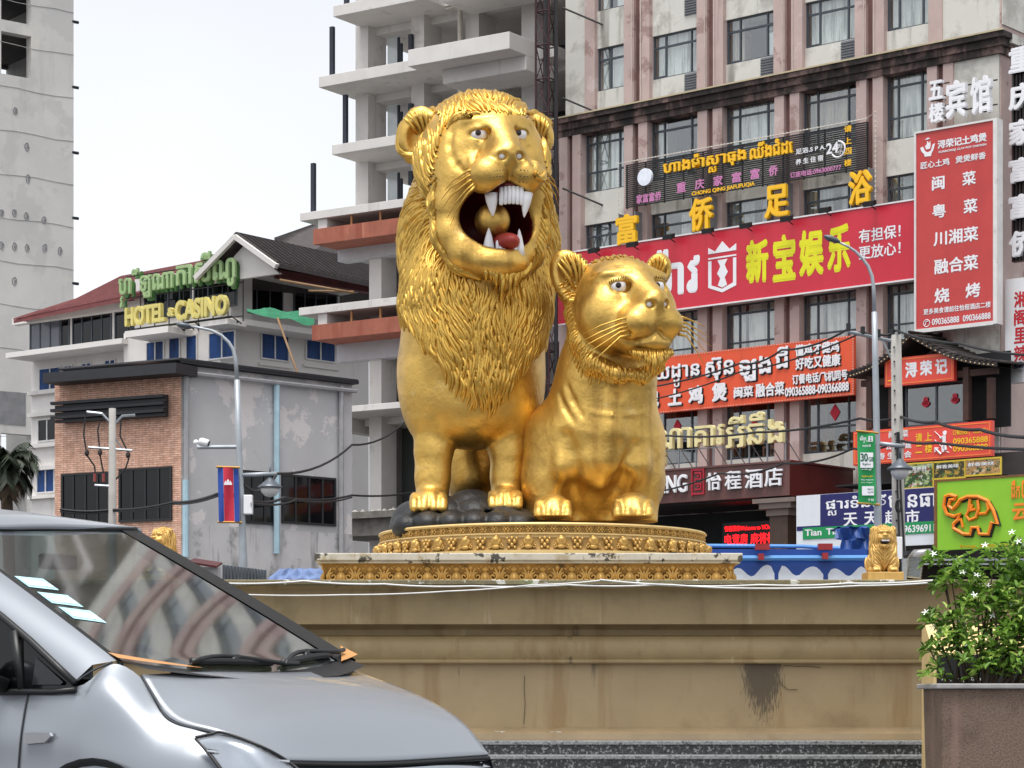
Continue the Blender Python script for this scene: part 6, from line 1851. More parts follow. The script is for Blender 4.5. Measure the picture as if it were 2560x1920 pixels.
    def flow(p, n):
        r = p - jaw; r[:, 1] *= .4
        r /= np.linalg.norm(r, axis=1, keepdims=True) + 1e-6
        return r * .9 + np.array([[.1, 0, -.75]])
    mb = MB()
    locks(mb, S, thin(pts[on], .045, rg), flow, .115, .0145, .020, rg, wave=.5, steps=6)
    crown = (hq[:, 2] > .46) & (hq[:, 1] > -.36) & (np.abs(hq[:, 0]) < .5) & (dd < -.4) & (py > 640)
    locks(mb, S, thin(pts[crown], .055, rg), lambda p, n: np.array([[.1, .9, .2]]) + 0 * p, .18, .02, .028, rg, wave=.6, steps=7)
    mb.v = [(q[0] - inv[0], q[1] - inv[1], q[2] - inv[2]) for q in mb.v]
    mb.build('ruff', GOLD_HAIR, root, True)
    grp = []
    mb = MB()
    for i in range(54):
        a = -.28 + .56 * (i % 27) / 26 + rg.uniform(-.01, .01); row = i // 27
        L = (.13 + .19 * math.exp(-(a / .15) ** 2)) * (1 if row == 0 else .6) * rg.uniform(.6, 1.3)
        b0 = .99 - .9 * a * a - .07 * row
        mb.tube([Vector(H(a, b0, -.56 - .03 * row)), Vector(H(a * 1.02, b0 + .05, -.56 - L * .5)), Vector(H(a * .9 + rg.uniform(-.02, .02), b0 - .02, -.56 - L))], [.016, .017, .004], 6)
    grp.append(mb.build('beard', GOLD_HAIR, root, True))
    mb = MB()
    for x, y, d, rx, rz, sg in ((1428, 694, -1.0, .22, .33, -1), (1645, 676, -.55, .145, .20, 1)):
        mb = MB(); ear_locks(mb, x, y, d - .09, rx, rz, sg, .022)
        grp.append(mb.build('ear_tuft', GOLD_HAIR, root, True))
    for sg in (-1, 1):
        grp.append(eye(root, H, sg * .272, .54, .22, .106, (.12 + .06 * sg, -.02)))
        grp.append(MB().ball(H(sg * .105, 1.02, -.005), (.046, .05, .038), 12).build('nostril', TOOTH, root, True))
    for sg in (-1, 1):
        mb = MB()
        for i in range(12):
            t = rad(25 + 130 * i / 11)
            q0 = H(sg * .272 + .12 * math.cos(t), .625 - .1 * math.cos(t) ** 2, .215 + .075 * math.sin(t)); q1 = H(sg * .272 + .165 * math.cos(t), .67 - .1 * math.cos(t) ** 2, .235 + .12 * math.sin(t))
            mb.tube([Vector(q0), Vector(q1)], [.010, .004], 5)
        grp.append(mb.build('eyelash', LASH, root, True))
    mb = MB()
    for i, (dy, L) in enumerate(((.06, .44), (.0, .52), (-.05, .56), (-.10, .50), (-.16, .42))):
        mb = MB()
        mb.tube([Vector(H(-.34, .98, -.22 + dy)), Vector(H(-.47, .95, -.25 + dy)), Vector(H(-.47 - L * .5, .86, -.36 + dy * 1.6)), Vector(H(-.47 - L, .76, -.50 + dy * 2))], [.022, .012, .007, .003], 6)
        grp.append(mb.build('whisker', GOLD_HAIR, root, True)); mb = MB()
        mb.tube([Vector(H(.36, .98, -.22 + dy)), Vector(H(.48, .96, -.24 + dy)), Vector(H(.48 + L * .32, .98, -.33 + dy * 1.6)), Vector(H(.49 + L * .62, .96, -.42 + dy * 2.2))], [.022, .012, .007, .003], 6)
        grp.append(mb.build('whisker', GOLD_HAIR, root, True))
    for o in grp:
        for q in [o] + [c for c in bpy.data.objects if c.parent == o]:
            q.data.transform(Matrix.Translation(-root.location))
    return root
lioness = build_lioness()
# ================================================================== small guardian lions on the terrace
STONE_G = mat('dull_gold_paint', rgb(205, 168, 100), rough=0.5, metal=0.55, var=0.12, vscale=20, stain=[((40, 26, 14), 14, .70, .05, .6)])
DARKM = mat('dark_mouth', (40, 18, 12), rough=.8)
def build_small(loc, rz, label):
    root = thing('guardian_lion_statue', label, 'statue', loc, rz, 'small gold lions on the plinth')
    S = Sculpt((-.24, -.26, .10), (.24, .26, .66), .0085)
    S.ell((0, .02, .27), (.125, .13, .17), k=.05)
    S.ell((0, -.045, .30), (.125, .09, .19), k=.04)
    S.ell((0, -.02, .50), (.13, .115, .125), k=.05); S.ell((0, -.03, .40), (.14, .10, .17), k=.04)
    S.ell((0, -.09, .49), (.085, .075, .09), k=.04)
    S.ell((0, -.135, .478), (.078, .07, .038), k=.02)
    S.ell((0, -.125, .392), (.066, .062, .026), k=.02)
    S.ell((0, -.175, .432), (.052, .075, .024), k=.01, op='sub')
    S.ell((0, -.195, .508), (.034, .022, .016), k=.012)
    for sg in (-1, 1):
        S.ell((sg * .042, -.155, .53), (.022, .02, .012), k=.012, op='sub')
        S.cap((sg * .02, -.15, .555), (sg * .068, -.13, .55), .014, .011, k=.02)
        S.cap((sg * .085, -.09, .33), (sg * .09, -.12, .13), .045, .036, k=.03)
        S.ell((sg * .095, -.15, .125), (.045, .062, .03), k=.02)
        for t in range(4):
            S.cap((sg * .095 - .030 + .02 * t, -.18, .14), (sg * .095 - .030 + .02 * t, -.205, .12), .012, .012, k=.006)
        S.ell((sg * .13, .06, .19), (.06, .11, .10), k=.04)
        S.ell((sg * .135, -.04, .12), (.04, .08, .025), k=.02)
        S.ell((sg * .105, -.04, .57), (.036, .024, .042), k=.015)
    pts, tri, quad = S.mesh()
    mesh_from('body', pts, tri, quad, STONE_G, None, root)
    mb = MB()
    sel = (pts[:, 1] < .07) & ((np.abs(pts[:, 0]) > .075) | (pts[:, 2] < .40)) & (pts[:, 2] > .17) & (pts[:, 2] < .60)
    sel &= ~((np.abs(pts[:, 0]) > .115) & (pts[:, 2] < .27))
    def flow(p, n):
        z = p[:, 2]
        sx = np.sign(p[:, 0]) * np.minimum(1, np.abs(p[:, 0]) / .02)
        return np.stack([np.where(z < .42, -sx * .8, sx * .25), 0 * z, -np.ones_like(z)], 1)
    r2 = np.random.default_rng(5)
    locks(mb, S, thin(pts[sel], .026, r2), flow, .13, .0095, .019, r2, steps=6, wave=.1)
    top = (pts[:, 2] > .56) & (pts[:, 1] < .05)
    locks(mb, S, thin(pts[top], .02, r2), lambda p, n: np.array([[0, .8, .4]]) + 0 * p, .06, .008, .013, r2, steps=5, wave=.1)
    mb.build('mane', STONE_G, root, True)
    m2 = MB()
    m2.box(-.2, .2, -.22, .20, 0, .095)
    m2.build('base', STONE_G, root, bevel=.006)
    m3 = MB(); m3.ball((0, -.135, .432), (.05, .055, .023), 12); m3.build('open_mouth', DARKM, root, True)
    m4 = MB()
    for x in (-.036, -.018, 0, .018, .036):
        m4.box(x - .007, x + .007, -.196, -.186, .440, .456)
    m4.build('teeth_row', TOOTH, root)
    return root
def at_terrace(x, Y): return ((x - CX) / FPX * Y, Y, ZT + .001)
build_small(at_terrace(2206, 27.05), 0.03, 'small gold seated lion with carved V-shaped mane in front of the blue market sign')
build_small(at_terrace(412, 27.4), -0.55, 'small gold seated lion half hidden behind the silver car roof')
# ================================================================== sloping parapet, plaque and planter at the right
YEL = mat('pale_yellow_paint', (214, 186, 132), rough=.6, var=.1, stain=[((150, 110, 60), 2, .62, .1, .4)])
par = thing('sloping_parapet', 'pale yellow sloping parapet block with a black inscribed plaque behind the shrub', 'parapet', (0, 24.2, 0))
x0, x1 = (2334 - CX) / FPX * 24.2, 6.2
mb = MB(); zf, zb = P(0, 1632, 24.2).z, P(0, 1562, 24.9).z
mb.prism([(0, 0), (0, zf), (.52, zb), (.7, zb), (.7, 0)], x0, x1, 0)
mb.build('block', YEL, par)
mb = MB(); mb.box(x0 + .03, x1 - .3, -.012, -.002, .9, zf - .02)
pq = mb.build('plaque', mat('black_plaque', (16, 16, 17), rough=.15, var=.1), par)
for i, t in enumerate(('កម្ពុជា ព្រះសីហនុ', 'ក្រុងព្រះសីហនុ ២០២០')):
    mb = MB(); lettering(mb, t, x0 + .08, x0 + .52, 1.14 - .095 * i, 1.19 - .095 * i, -.016)
    mb.build('inscription', mat('white_lettering', (210, 208, 200)), pq)
PLM = mat('pebbledash_brown', (112, 92, 78), rough=.55, var=.5, vscale=60, bump=.5, bscale=80, stain=[((70, 52, 42), 1.8, .5, .15, .6), ((150, 130, 118), 50, .62, .05, .6)],
          streak=[((150, 120, 108), 3, .58, .1, .5)])
pl = thing('planter', 'brown pebbledash planter box with a grey stone rim holding the flowering shrub', 'planter', (0, 20.5, 0))
px0 = (2355 - CX) / FPX * 20.5
mb = MB(); pz1 = P(0, 1722, 20.5).z
mb.add([(px0, 0, 0), (6, 0, 0), (6, .95, 0), (px0 + .03, .95, 0), (px0, 0, pz1), (6, 0, pz1), (6, .95, pz1), (px0 - .0, .95, pz1)], [(0, 1, 5, 4), (1, 2, 6, 5), (2, 3, 7, 6), (3, 0, 4, 7)])
mb.build('wall', PLM, pl, bevel=.02)
mb = MB(); mb.box(px0 - .05, 6.05, -.05, .14, pz1, pz1 + .045); mb.box(px0 - .05, 6.05, .82, 1.0, pz1, pz1 + .045); mb.box(px0 - .05, px0 + .12, .142, .818, pz1, pz1 + .045)
mb.build('rim', mat('grey_stone_rim', (150, 148, 146), rough=.6, var=.2, vscale=8, stain=[((60, 58, 56), 6, .6, .1, .6)]), pl, bevel=.01)
mb = MB(); mb.box(px0 + .1, 6, .12, .85, pz1 - .2, pz1 - .05); mb.build('soil', mat('soil', (50, 40, 30), rough=.95, bump=.8), pl)
# ================================================================== lamp posts, poles and wires
GALV = mat('lamp_post_grey', (160, 166, 172), rough=.45, metal=.3, var=.10, vscale=4)
LAMPH = mat('lamp_head_grey', (92, 98, 106), rough=.4, metal=.3, var=.1)
OPAL = mat('opal_glass', (206, 206, 204), rough=.25, var=.05)
CONCP = mat('concrete_pole', (150, 147, 143), rough=.85, var=.12, vscale=3, streak=[((120, 116, 112), 4, .58, .1, .5)])
def px(pts, Y, o): return [P(x, y, Y) - o for x, y in pts]
def lamp_post(label, Y, base, shaft, arm, head, cross_y, pend, r=.066):
    o = P(*base, Y); o = Vector((o.x, o.y, 0))
    root = thing('street_lamp', label, 'street lamp', o, 0, 'tall street lamps with pendant lanterns')
    p = px(shaft, Y, o); p0 = Vector((p[0].x, p[0].y, 0.0))
    mb = MB(); mb.tube([p0] + p, [r * 1.25, r * 1.2] + [r - (.35 * r) * i / len(p) for i in range(len(p) - 1)], 12); mb.build('pole', GALV, root, True)
    a = px(arm, Y, o); mb = MB(); mb.tube(a, [r * .62 - .02 * i / len(a) for i in range(len(a))], 10); mb.build('curved_arm', GALV, root, True)
    h0, h1 = px(head, Y, o)
    mb = MB(); d = (h1 - h0); n = Vector((0, 1, 0)); up = n.cross(d).normalized()
    if up.z < 0: up = -up
    prof = [(0, .03), (.12, .07), (.35, .10), (.8, .085), (1, .04)]
    rows = []
    for t, w in prof:
        c = h0 + d * t
        rows.append([c + n * (w * math.cos(q)) + up * (w * .55 * math.sin(q)) for q in [k * math.pi / 5 for k in range(10)]])
    mb.grid(rows, closed=True); mb.build('lamp_head', LAMPH, root, True)
    x0, x1, cy0, cy1 = cross_y
    c0, c1 = px([(x0, cy0), (x1, cy1)], Y, o)
    mb = MB(); mb.tube([c0, c1], .04, 8); mb.build('cross_arm', GALV, root, True)
    (lx, ly0, ly1) = pend
    t0, t1 = px([(lx, ly0), (lx, ly1)], Y, o)
    H = t0.z - t1.z
    pn = MB(); pn.tube([t0 + Vector((0, 0, .25)), t0], .025, 6)
    pn.lathe([(.03, 0), (.06, -.08 * H), (.17, -.34 * H), (.235, -.46 * H), (.24, -.52 * H), (.2, -.53 * H)], tuple(t0), 20)
    pl_ = pn.build('lantern_hood', LAMPH, root, True)
    pn = MB(); pn.lathe([(.02, -H), (.10, -.93 * H), (.165, -.75 * H), (.18, -.535 * H)], tuple(t0), 18); pn.build('lantern_globe', OPAL, pl_, True)
    return root, o
YA, YB = 46.0, 44.0
la, oa = lamp_post('tall grey street lamp with a Cambodian flag banner, camera arm and pendant lantern', YA, (609, 1440), [(608, 1400), (605, 1300), (597, 1119), (593, 950)], [(593, 955), (589, 900), (583, 874), (572, 856), (553, 838), (528, 826), (500, 820), (474, 815)], [(441, 811), (477, 816)], (600, 692, 1188, 1184), (675, 1194, 1243))
lb, ob = lamp_post('tall grey street lamp beside the green banner, curving over the red billboard', YB, (2196, 1440), [(2195, 1330), (2192, 1100), (2188, 900), (2186, 780)], [(2186, 785), (2184, 720), (2180, 690), (2170, 665), (2155, 645), (2138, 628), (2120, 616), (2098, 606)], [(2060, 590), (2099, 605)], (2190, 2262, 1108, 1116), (2250, 1146, 1200), .062)
# CCTV
cam_r = thing('security_camera', 'white security camera at the end of the arm on the left street lamp', 'camera', P(489, 1118, YA))
def cp(x, y, dy=0): return P(x, y, YA + dy) - P(489, 1118, YA)
mb = MB(); mb.tube([cp(494, 1118), cp(598, 1117)], .04, 8); mb.build('arm', GALV, cam_r)
mb = MB(); a, b = cp(498, 1102), cp(521, 1109); mb.tube([a, a.lerp(b, .2), b.lerp(a, .15), b], [.05, .075, .075, .07], 10); mb.build('housing', WHT, cam_r, True)
mb = MB(); mb.ball(cp(490, 1106), .055, 10); mb.tube([cp(490, 1108), cp(497, 1120)], .03, 6); mb.build('dome', WHT, cam_r, True)
mb = MB(); mb.tube([cp(519, 1108.5), cp(523, 1110)], .06, 10); mb.build('lens', BLACKM, cam_r)
# flag banner
FB = mat('flag_blue', (34, 70, 152), rough=.7, var=.06); FR = mat('flag_red', (196, 44, 68), rough=.7, var=.06)
fl = thing('flag_banner', 'vertical Cambodian flag banner, blue red blue with a white temple, on the left street lamp', 'flag', P(545, 1304, YA - .15))
def fp(x, y, dy=0): return P(x, y, YA - .15 + dy) - P(545, 1304, YA - .15)
def cloth(x0, x1, y0, y1, m, nm, ph=0):
    mb = MB(); rows = []
    for i in range(17):
        t = i / 16; rows.append([fp(x0 + (x1 - x0) * j / 6 + 3 * t, y0 + (y1 - y0) * t, .04 * math.sin(ph + (x0 + (x1 - x0) * j / 6) * .13 + t * 3)) for j in range(7)])
    mb.grid(rows); return mb.build(nm, m, fl, True)
cloth(544, 557.5, 1168, 1304, FB, 'blue_stripe'); cloth(558, 583, 1168, 1304, FR, 'red_stripe'); cloth(583.5, 596, 1168, 1304, FB, 'blue_stripe')
mb = MB(); 
def fl_poly(pts): mb.prism([(fp(x, y).x, fp(x, y).z) for x, y in pts], -.075, -.065, 1)
fl_poly([(561, 1213), (581, 1213), (581, 1208), (561, 1208)])
for x, w, y in ((571, 3.4, 1198), (565, 2.6, 1202), (577, 2.6, 1202)): fl_poly([(x - w, 1207.8), (x + w, 1207.8), (x + w * .8, y + 4), (x, y), (x - w * .8, y + 4)])
mb.build('temple_emblem', WHT, fl)
for a_, b_ in ((fp(541, 1167), fp(600, 1169)), (fp(544, 1305), fp(604, 1306))): MB().tube([a_, b_], .02, 6).build('banner_rod', mat('brass_rod', (170, 130, 60), rough=.5, metal=.5), fl)
bx = thing('junction_box', 'white junction box strapped to the left street lamp below the flag', 'box', P(620, 1286, YA - .1))
mb = MB(); a, b = P(610, 1286, YA) - P(620, 1286, YA), P(632, 1238, YA) - P(620, 1286, YA); mb.box(a.x, b.x, -.09, .09, 0, b.z); mb.build('case', WHT, bx, bevel=.015)
mb = MB(); mb.box(b.x - .03, b.x - .015, -.105, -.091, b.z * .4, b.z * .6); mb.build('latch', LAMPH, bx)
# green advert banner
GB_ = mat('emerald_banner', (20, 150, 78), rough=.5, var=.05)
ab = thing('advert_banner', 'green advertising banner reading 30GB hung on the right street lamp', 'banner', P(2146, 1256, YB - .15))
O_ = P(2146, 1256, YB - .15)
def ap(x, y): return P(x, y, YB - .15) - O_
mb = MB(); rows = [[ap(2143 + 44 * j / 5 + 3 * i / 10, 1078 + 180 * i / 10 + 1.2 * j) + Vector((0, .02 * math.sin(i * .7 + j), 0)) for j in range(6)] for i in range(11)]; mb.grid(rows); mb.build('cloth', GB_, ab, True)
mb = MB()
def alet(t, x0, x1, y0, y1, bold=.03, mi=0): lettering(mb, t, ap(x0, 0).x, ap(x1, 0).x, ap(0, y1).z, ap(0, y0).z, -.05, bold, 0, mi)
mb.box(ap(2150, 0).x, ap(2182, 0).x, -.046, -.040, ap(0, 1170).z, ap(0, 1132).z); mb.box(ap(2154, 0).x, ap(2184, 0).x, -.046, -.040, ap(0, 1239).z, ap(0, 1216).z)
alet('សីហ្គូ', 2149, 2168, 1090, 1108); mb.box(ap(2170, 0).x, ap(2181, 0).x, -.046, -.040, ap(0, 1105).z, ap(0, 1091).z); alet('បានលើស', 2155, 2176, 1111, 1118, .02)
alet('ឥតគិតថ្លៃ', 2153, 2178, 1172, 1177, .02); alet('ទិញ ឥឡូវនេះ', 2152, 2183, 1198, 1202, .02); alet('សម្រាប់អ្នក', 2152, 2180, 1205, 1209, .02); alet('9 56', 2170, 2184, 1247, 1253, .03)
mb.build('white_print', WHT, ab)
mb = MB(); alet('30', 2150, 2169, 1134, 1156, .06); alet('GB', 2170, 2183, 1143, 1155, .05); alet('2', 2173, 2178, 1092.5, 1103.5, .05); alet('ទិន្នន័យ', 2155, 2176, 1158, 1166, .02)
alet('ទិញតាម', 2168, 2182, 1221, 1226, .02); alet('កម្មវិធី', 2168, 2182, 1229, 1234, .02); mb.build('dark_print', mat('dark_green_print', (10, 96, 66), rough=.5), ab)
mb = MB(); alet('ទិន្នន័យបន្ថែម', 2154, 2182, 1189, 1195, .02); mb.build('yellow_print', YEL_L, ab)
for a_, b_ in ((ap(2140, 1077), ap(2196, 1083)), (ap(2143, 1258), ap(2200, 1262))): MB().tube([a_, b_], .02, 6).build('banner_rod', MATS['brass_rod'], ab)
# utility poles
INS = mat('dark_insulator', (44, 30, 28), rough=.35, var=.2)
up = thing('utility_pole', 'grey concrete utility pole with a steel crossarm, standing behind the right street lamp', 'utility pole', P(2252, 1430, 45) * 1.0, 0, 'concrete utility poles')
up.location.z = 0
oo = Vector(up.location)
mb = MB(); a, b = P(2240, 838, 45) - oo, P(2254, 1430, 45) - oo; mb.tube([Vector((b.x, b.y, 0)), a], [.16, .10], 10); mb.build('shaft', CONCP, up, True)
mb = MB(); a, b = P(2120, 829, 45) - oo, P(2240, 855, 45) - oo; mb.tube([a, b], .035, 6); mb.tube([P(2205, 848, 45) - oo, P(2236, 912, 45) - oo], .02, 5); mb.build('crossarm', STEEL, up)
for x, y in ((2121, 818), (2157, 826), (2196, 833), (2231, 832)):
    mb = MB(); q = P(x, y, 45) - oo; mb.tube([q + Vector((0, 0, .07)), q - Vector((0, 0, .07))], .045, 8); mb.build('insulator', BLACKM, up)
mb = MB()
for i in range(14): q = P(2238 + i * .5, 870 + i * 36, 45) - oo; mb.tube([q + Vector((-.04, -.13, 0)), q + Vector((-.04, -.09, 0))], .018, 5)
mb.build('bolt_hole', BLACKM, up)
mb = MB()
for x0, x1 in ((2243, 2250), (2247, 2262)): mb.tube([P(x0, 1080, 44.8) - oo, P((x0 + x1) / 2 - 3, 1220, 44.8) - oo, P(x1, 1400, 44.8) - oo], .02, 5)
for q in range(7): mb.tube([P(2238, 1100 + q * 6, 44.8) - oo, P(2252, 1102 + q * 6, 44.8) - oo], .012, 5)
mb.tube([P(2246 + 7 * math.cos(t * .7), 1265 + 16 * math.sin(t * .7), 44.78) - oo for t in range(10)], .02, 5)
mb.build('cable_bundle', BLACKM, up)
u2 = thing('utility_pole', 'short concrete utility pole with looped red-ended wires in front of the brick wall', 'utility pole', (P(281, 1300, 58).x, 58, 0), 0, 'concrete utility poles')
oo = Vector(u2.location)
g2 = lambda x, y: P(x, y, 58) - oo
mb = MB(); a = g2(281, 1021); mb.tube([Vector((a.x, 0, 0)), a], [.13, .085], 8); mb.build('shaft', CONCP, u2, True)
mb = MB(); mb.tube([g2(217, 1030), g2(255, 1034), g2(281, 1062)], .035, 5); mb.tube([g2(338, 1038), g2(306, 1040), g2(281, 1066)], .035, 5); mb.tube([g2(221, 1118), g2(330, 1126)], .03, 5); mb.tube([g2(237, 1213), g2(274, 1215)], .03, 5); mb.tube([g2(285, 1090), g2(306, 1124)], .02, 5); mb.build('crossarm', STEEL, u2)
for x, y in ((217, 1132), (250, 1131), (320, 1137)):
    mb = MB(); mb.tube([g2(x, y - 9), g2(x, y - 3), g2(x, y + 3), g2(x, y + 9)], [.02, .06, .06, .02], 7); mb.build('insulator', INS, u2)
for x in (237, 259):
    mb = MB(); mb.tube([g2(x, 1184), g2(x, 1204)], [.035, .035], 7); mb.build('insulator', mat('red_insulator', (140, 54, 50), rough=.4), u2)
mb = MB()
for pts in ([(214, 1036), (209, 1085), (215, 1125)], [(249, 1056), (244, 1075), (249, 1124)], [(302, 1050), (300, 1090), (319, 1130)], [(217, 1138), (236, 1165), (238, 1184)], [(250, 1138), (255, 1165), (259, 1184)], [(322, 1145), (315, 1168), (288, 1200)]):
    mb.tube([g2(*q) for q in pts], .022, 5)
mb.build('jumper_wire', BLACKM, u2)
wg = 'overhead wires'
def wire(pts, r, label, sag=.12, n=8):
    cable('overhead_wire', [P(x, y, Y) for x, y, Y in pts], r, BCAB, label, wg, sag, n)
wire([(150, 1273, 58), (281, 1274, 58), (435, 1255, 54), (545, 1234, 47), (604, 1228, 46.2)], .03, 'thick black wire running from the brick wall behind the flag banner', .05)
wire([(150, 1279, 58), (281, 1278, 58), (435, 1260, 54), (545, 1240, 47), (604, 1234, 46.2)], .02, 'thin black wire just below the thick one in front of the brick wall', .05)
wire([(606, 1246, 46), (710, 1244, 60), (880, 1238, 76), (1060, 1225, 90)], .035, 'black wire from the left street lamp level past the unfinished building columns', .1)
wire([(606, 1252, 46), (740, 1250, 60), (880, 1243, 76)], .025, 'thin black wire below the level one right of the flag banner', .1)
wire([(608, 1212, 46), (692, 1184, 56), (880, 1112, 76), (1015, 1052, 90)], .035, 'black wire rising steeply from the left street lamp to the unfinished building', .25)
wire([(1560, 975, 62), (1849, 909, 52), (1953, 875, 49), (2121, 822, 45)], .022, 'black wire crossing the orange board up to the tip of the crossarm', .1)
wire([(1560, 1010, 62), (1849, 930, 52), (2157, 830, 45)], .018, 'lower black wire crossing the orange board to the second insulator', .1)
wire([(2121, 822, 45), (2157, 828, 45), (2196, 835, 45), (2240, 826, 45), (2398, 858, 40), (2600, 888, 36)], .022, 'black wire over the tiled porch roof from the crossarm to the right edge', .05)
wire([(1560, 1096, 62), (1667, 1089, 58), (1889, 1081, 51), (2150, 1046, 46), (2250, 1041, 45)], .025, 'black wire passing through the standing cream script', .06)
wire([(1560, 1240, 62), (1800, 1183, 53), (1960, 1158, 49), (2132, 1121, 46), (2250, 1098, 45)], .022, 'black wire drooping along the top of the brown hotel canopy', .1)
wire([(2250, 1041, 45), (2340, 1055, 42), (2450, 1074, 39), (2600, 1092, 36)], .03, 'thick black wire in front of the coral stair sign, upper one', .05)
wire([(2252, 1102, 45), (2340, 1107, 42), (2600, 1124, 36)], .026, 'thick black wire in front of the coral stair sign, lower one', .03)
# ================================================================== stalls and clutter behind the plinth
TB = mat('royal_blue_tarpaulin', (22, 68, 146), rough=.45, var=.12, vscale=1.5)
LB_ = mat('light_blue_pipe', (84, 140, 200), rough=.4, var=.08)
YT = 42.0
bt = thing('blue_stall', 'royal blue tarpaulin stall with a white wave along its foot and red clamps', 'stall', (P(1800, 1440, YT).x, YT, 0))
oo = Vector(bt.location)
g3 = lambda x, y, d=0: P(x, y, YT + d) - oo
xa, xb = g3(1700, 0).x, g3(2170, 0).x
z0, z1, z2 = g3(0, 1470).z, g3(0, 1402).z, g3(0, 1372).z
mb = MB(); mb.box(xa, xb, 0, .5, 0, z1); mb.box(xa, xb, .1, 3, z1 + .002, z2); mb.build('tarpaulin_wall', TB, bt)
mb = MB()
def wavy(x0, x1, pts):
    n = len(pts); top = [(g3(x0 + (x1 - x0) * i / (n - 1), 0).x, g3(0, p).z) for i, p in enumerate(pts)]
    mb.prism([(top[0][0], z0)] + top + [(top[-1][0], z0)], -.008, -.002, 1)
wavy(1826, 1936, [1432, 1424, 1420, 1421, 1428, 1436, 1441, 1439, 1430, 1420, 1414, 1412, 1416, 1434]); wavy(1946, 2058, [1434, 1414, 1416, 1424, 1434, 1439, 1438, 1430, 1422, 1418, 1416, 1418, 1425, 1436]); wavy(2070, 2168, [1436, 1424, 1421, 1422, 1426, 1432, 1438, 1440, 1436, 1428, 1420, 1416, 1420, 1430])
mb.build('white_wave', mat('white_print_vinyl', (226, 230, 236), rough=.5), bt)
mb = MB(); mb.tube([g3(1700, 1396, -.1), g3(2170, 1395, -.1)], .05, 8); mb.tube([g3(1700, 1364, .2), g3(2000, 1366, .2), g3(2100, 1371, .2)], .035, 8); mb.tube([g3(1700, 1377, .2), g3(2090, 1378, .2)], .02, 6); mb.build('rail', LB_, bt)
mb = MB()
for x, y in ((1902, 1393), (2062, 1391), (1906, 1368), (2063, 1368)):
    q = g3(x, y, -.12); w = .05 if y > 1380 else .12; mb.box(q.x - w, q.x + w, -.2, 0, q.z - .05, q.z + .06)
mb.build('red_clamp', mat('red_clamp_paint', (150, 36, 40), rough=.5), bt)
tm = thing('tarpaulin_bundle', 'dark blue folded tarpaulin bundle beside the small gold lion', 'tarpaulin', (P(2128, 1400, 43.5).x, 43.5, 0))
oo2 = Vector(tm.location); g4 = lambda x, y, d=0: P(x, y, 43.5 + d) - oo2
mb = MB(); rows = []
for i, (y, xl, xr) in enumerate(((1316, 2096, 2172), (1320, 2090, 2174), (1346, 2086, 2174), (1350, 2104, 2174), (1376, 2098, 2174), (1400, 2084, 2176), (1440, 2082, 2176))):
    rows.append([g4(xl + (xr - xl) * j / 8, y + 2 * math.sin(j * 1.7 + i), .06 * math.sin(j * 1.3 + i * 2)) for j in range(9)])
mb.grid(rows); b_ = [Vector((p.x, p.y + 1.2, p.z)) for p in rows[0]]; mb.grid([rows[0], b_]); mb.build('folded_cloth', mat('navy_tarpaulin', (30, 66, 128), rough=.5, var=.25, vscale=3), tm)
# silver duct and dark kitchen void at the right
dct = thing('flexible_duct', 'ribbed silver flexible duct between the small lion and the shrub', 'duct', P(2282, 1442, 30))
mb = MB(); pts = [P(2283 + 6 * t / 28, 1444 - 50 * t / 28, 30) - P(2282, 1442, 30) for t in range(29)]; mb.tube(pts, [.085 if i % 2 else .105 for i in range(29)], 12); mb.build('ribbed_pipe', mat('silver_foil', (196, 202, 206), rough=.25, metal=.8), dct)
mb = MB(); q = P(2291, 1388, 30) - P(2282, 1442, 30); mb.tube([q + Vector((-.05, 0, -.06)), q + Vector((.0, 0, .0)), q + Vector((.16, -.1, .03))], [.07, .08, .05], 10); mb.build('elbow', mat('steel_cowl', (150, 150, 152), rough=.3, metal=.7), dct, True)
kt = thing('kitchen_counter', 'dark open stall counter with a thin grey frame behind the shrub', 'stall', (P(2262, 1440, 33).x, 33, 0))
oo3 = Vector(kt.location); g5 = lambda x, y: P(x, y, 33) - oo3
mb = MB(); a = g5(2256, 1450); b = g5(2600, 1392); mb.box(a.x, b.x, .5, 1.5, 0, b.z); mb.build('dark_back', mat('void_black', (16, 16, 18), rough=.8), kt)
mb = MB(); mb.box(a.x, a.x + .06, 0, .06, 0, g5(0, 1396).z); mb.box(a.x + .061, b.x, 0, .06, g5(0, 1412).z, g5(0, 1408).z); mb.box(a.x + .061, b.x, 0, .5, g5(0, 1396).z - .03, g5(0, 1396).z); mb.build('frame', STEEL, kt)
mb = MB(); c0, c1 = g5(2272, 1384), g5(2330, 1376); mb.box(c0.x, c1.x, .1, .5, g5(0, 1386).z, g5(0, 1376).z); mb.build('pan', BLACKM, kt)
wbx = thing('white_cabinet', 'white metal cabinet behind the right small gold lion', 'cabinet', (P(2245, 1400, 41).x, 41, 0))
mb = MB(); a = P(2232, 1402, 41) - Vector(wbx.location); b = P(2256, 1342, 41) - Vector(wbx.location); mb.box(a.x, b.x, 0, .3, 0, b.z); mb.build('case', WHT, wbx, bevel=.01)
mb = MB(); mb.box(a.x + .02, a.x + .05, -.01, -.001, b.z - .42, b.z - .38); mb.build('red_label', REDP, wbx)
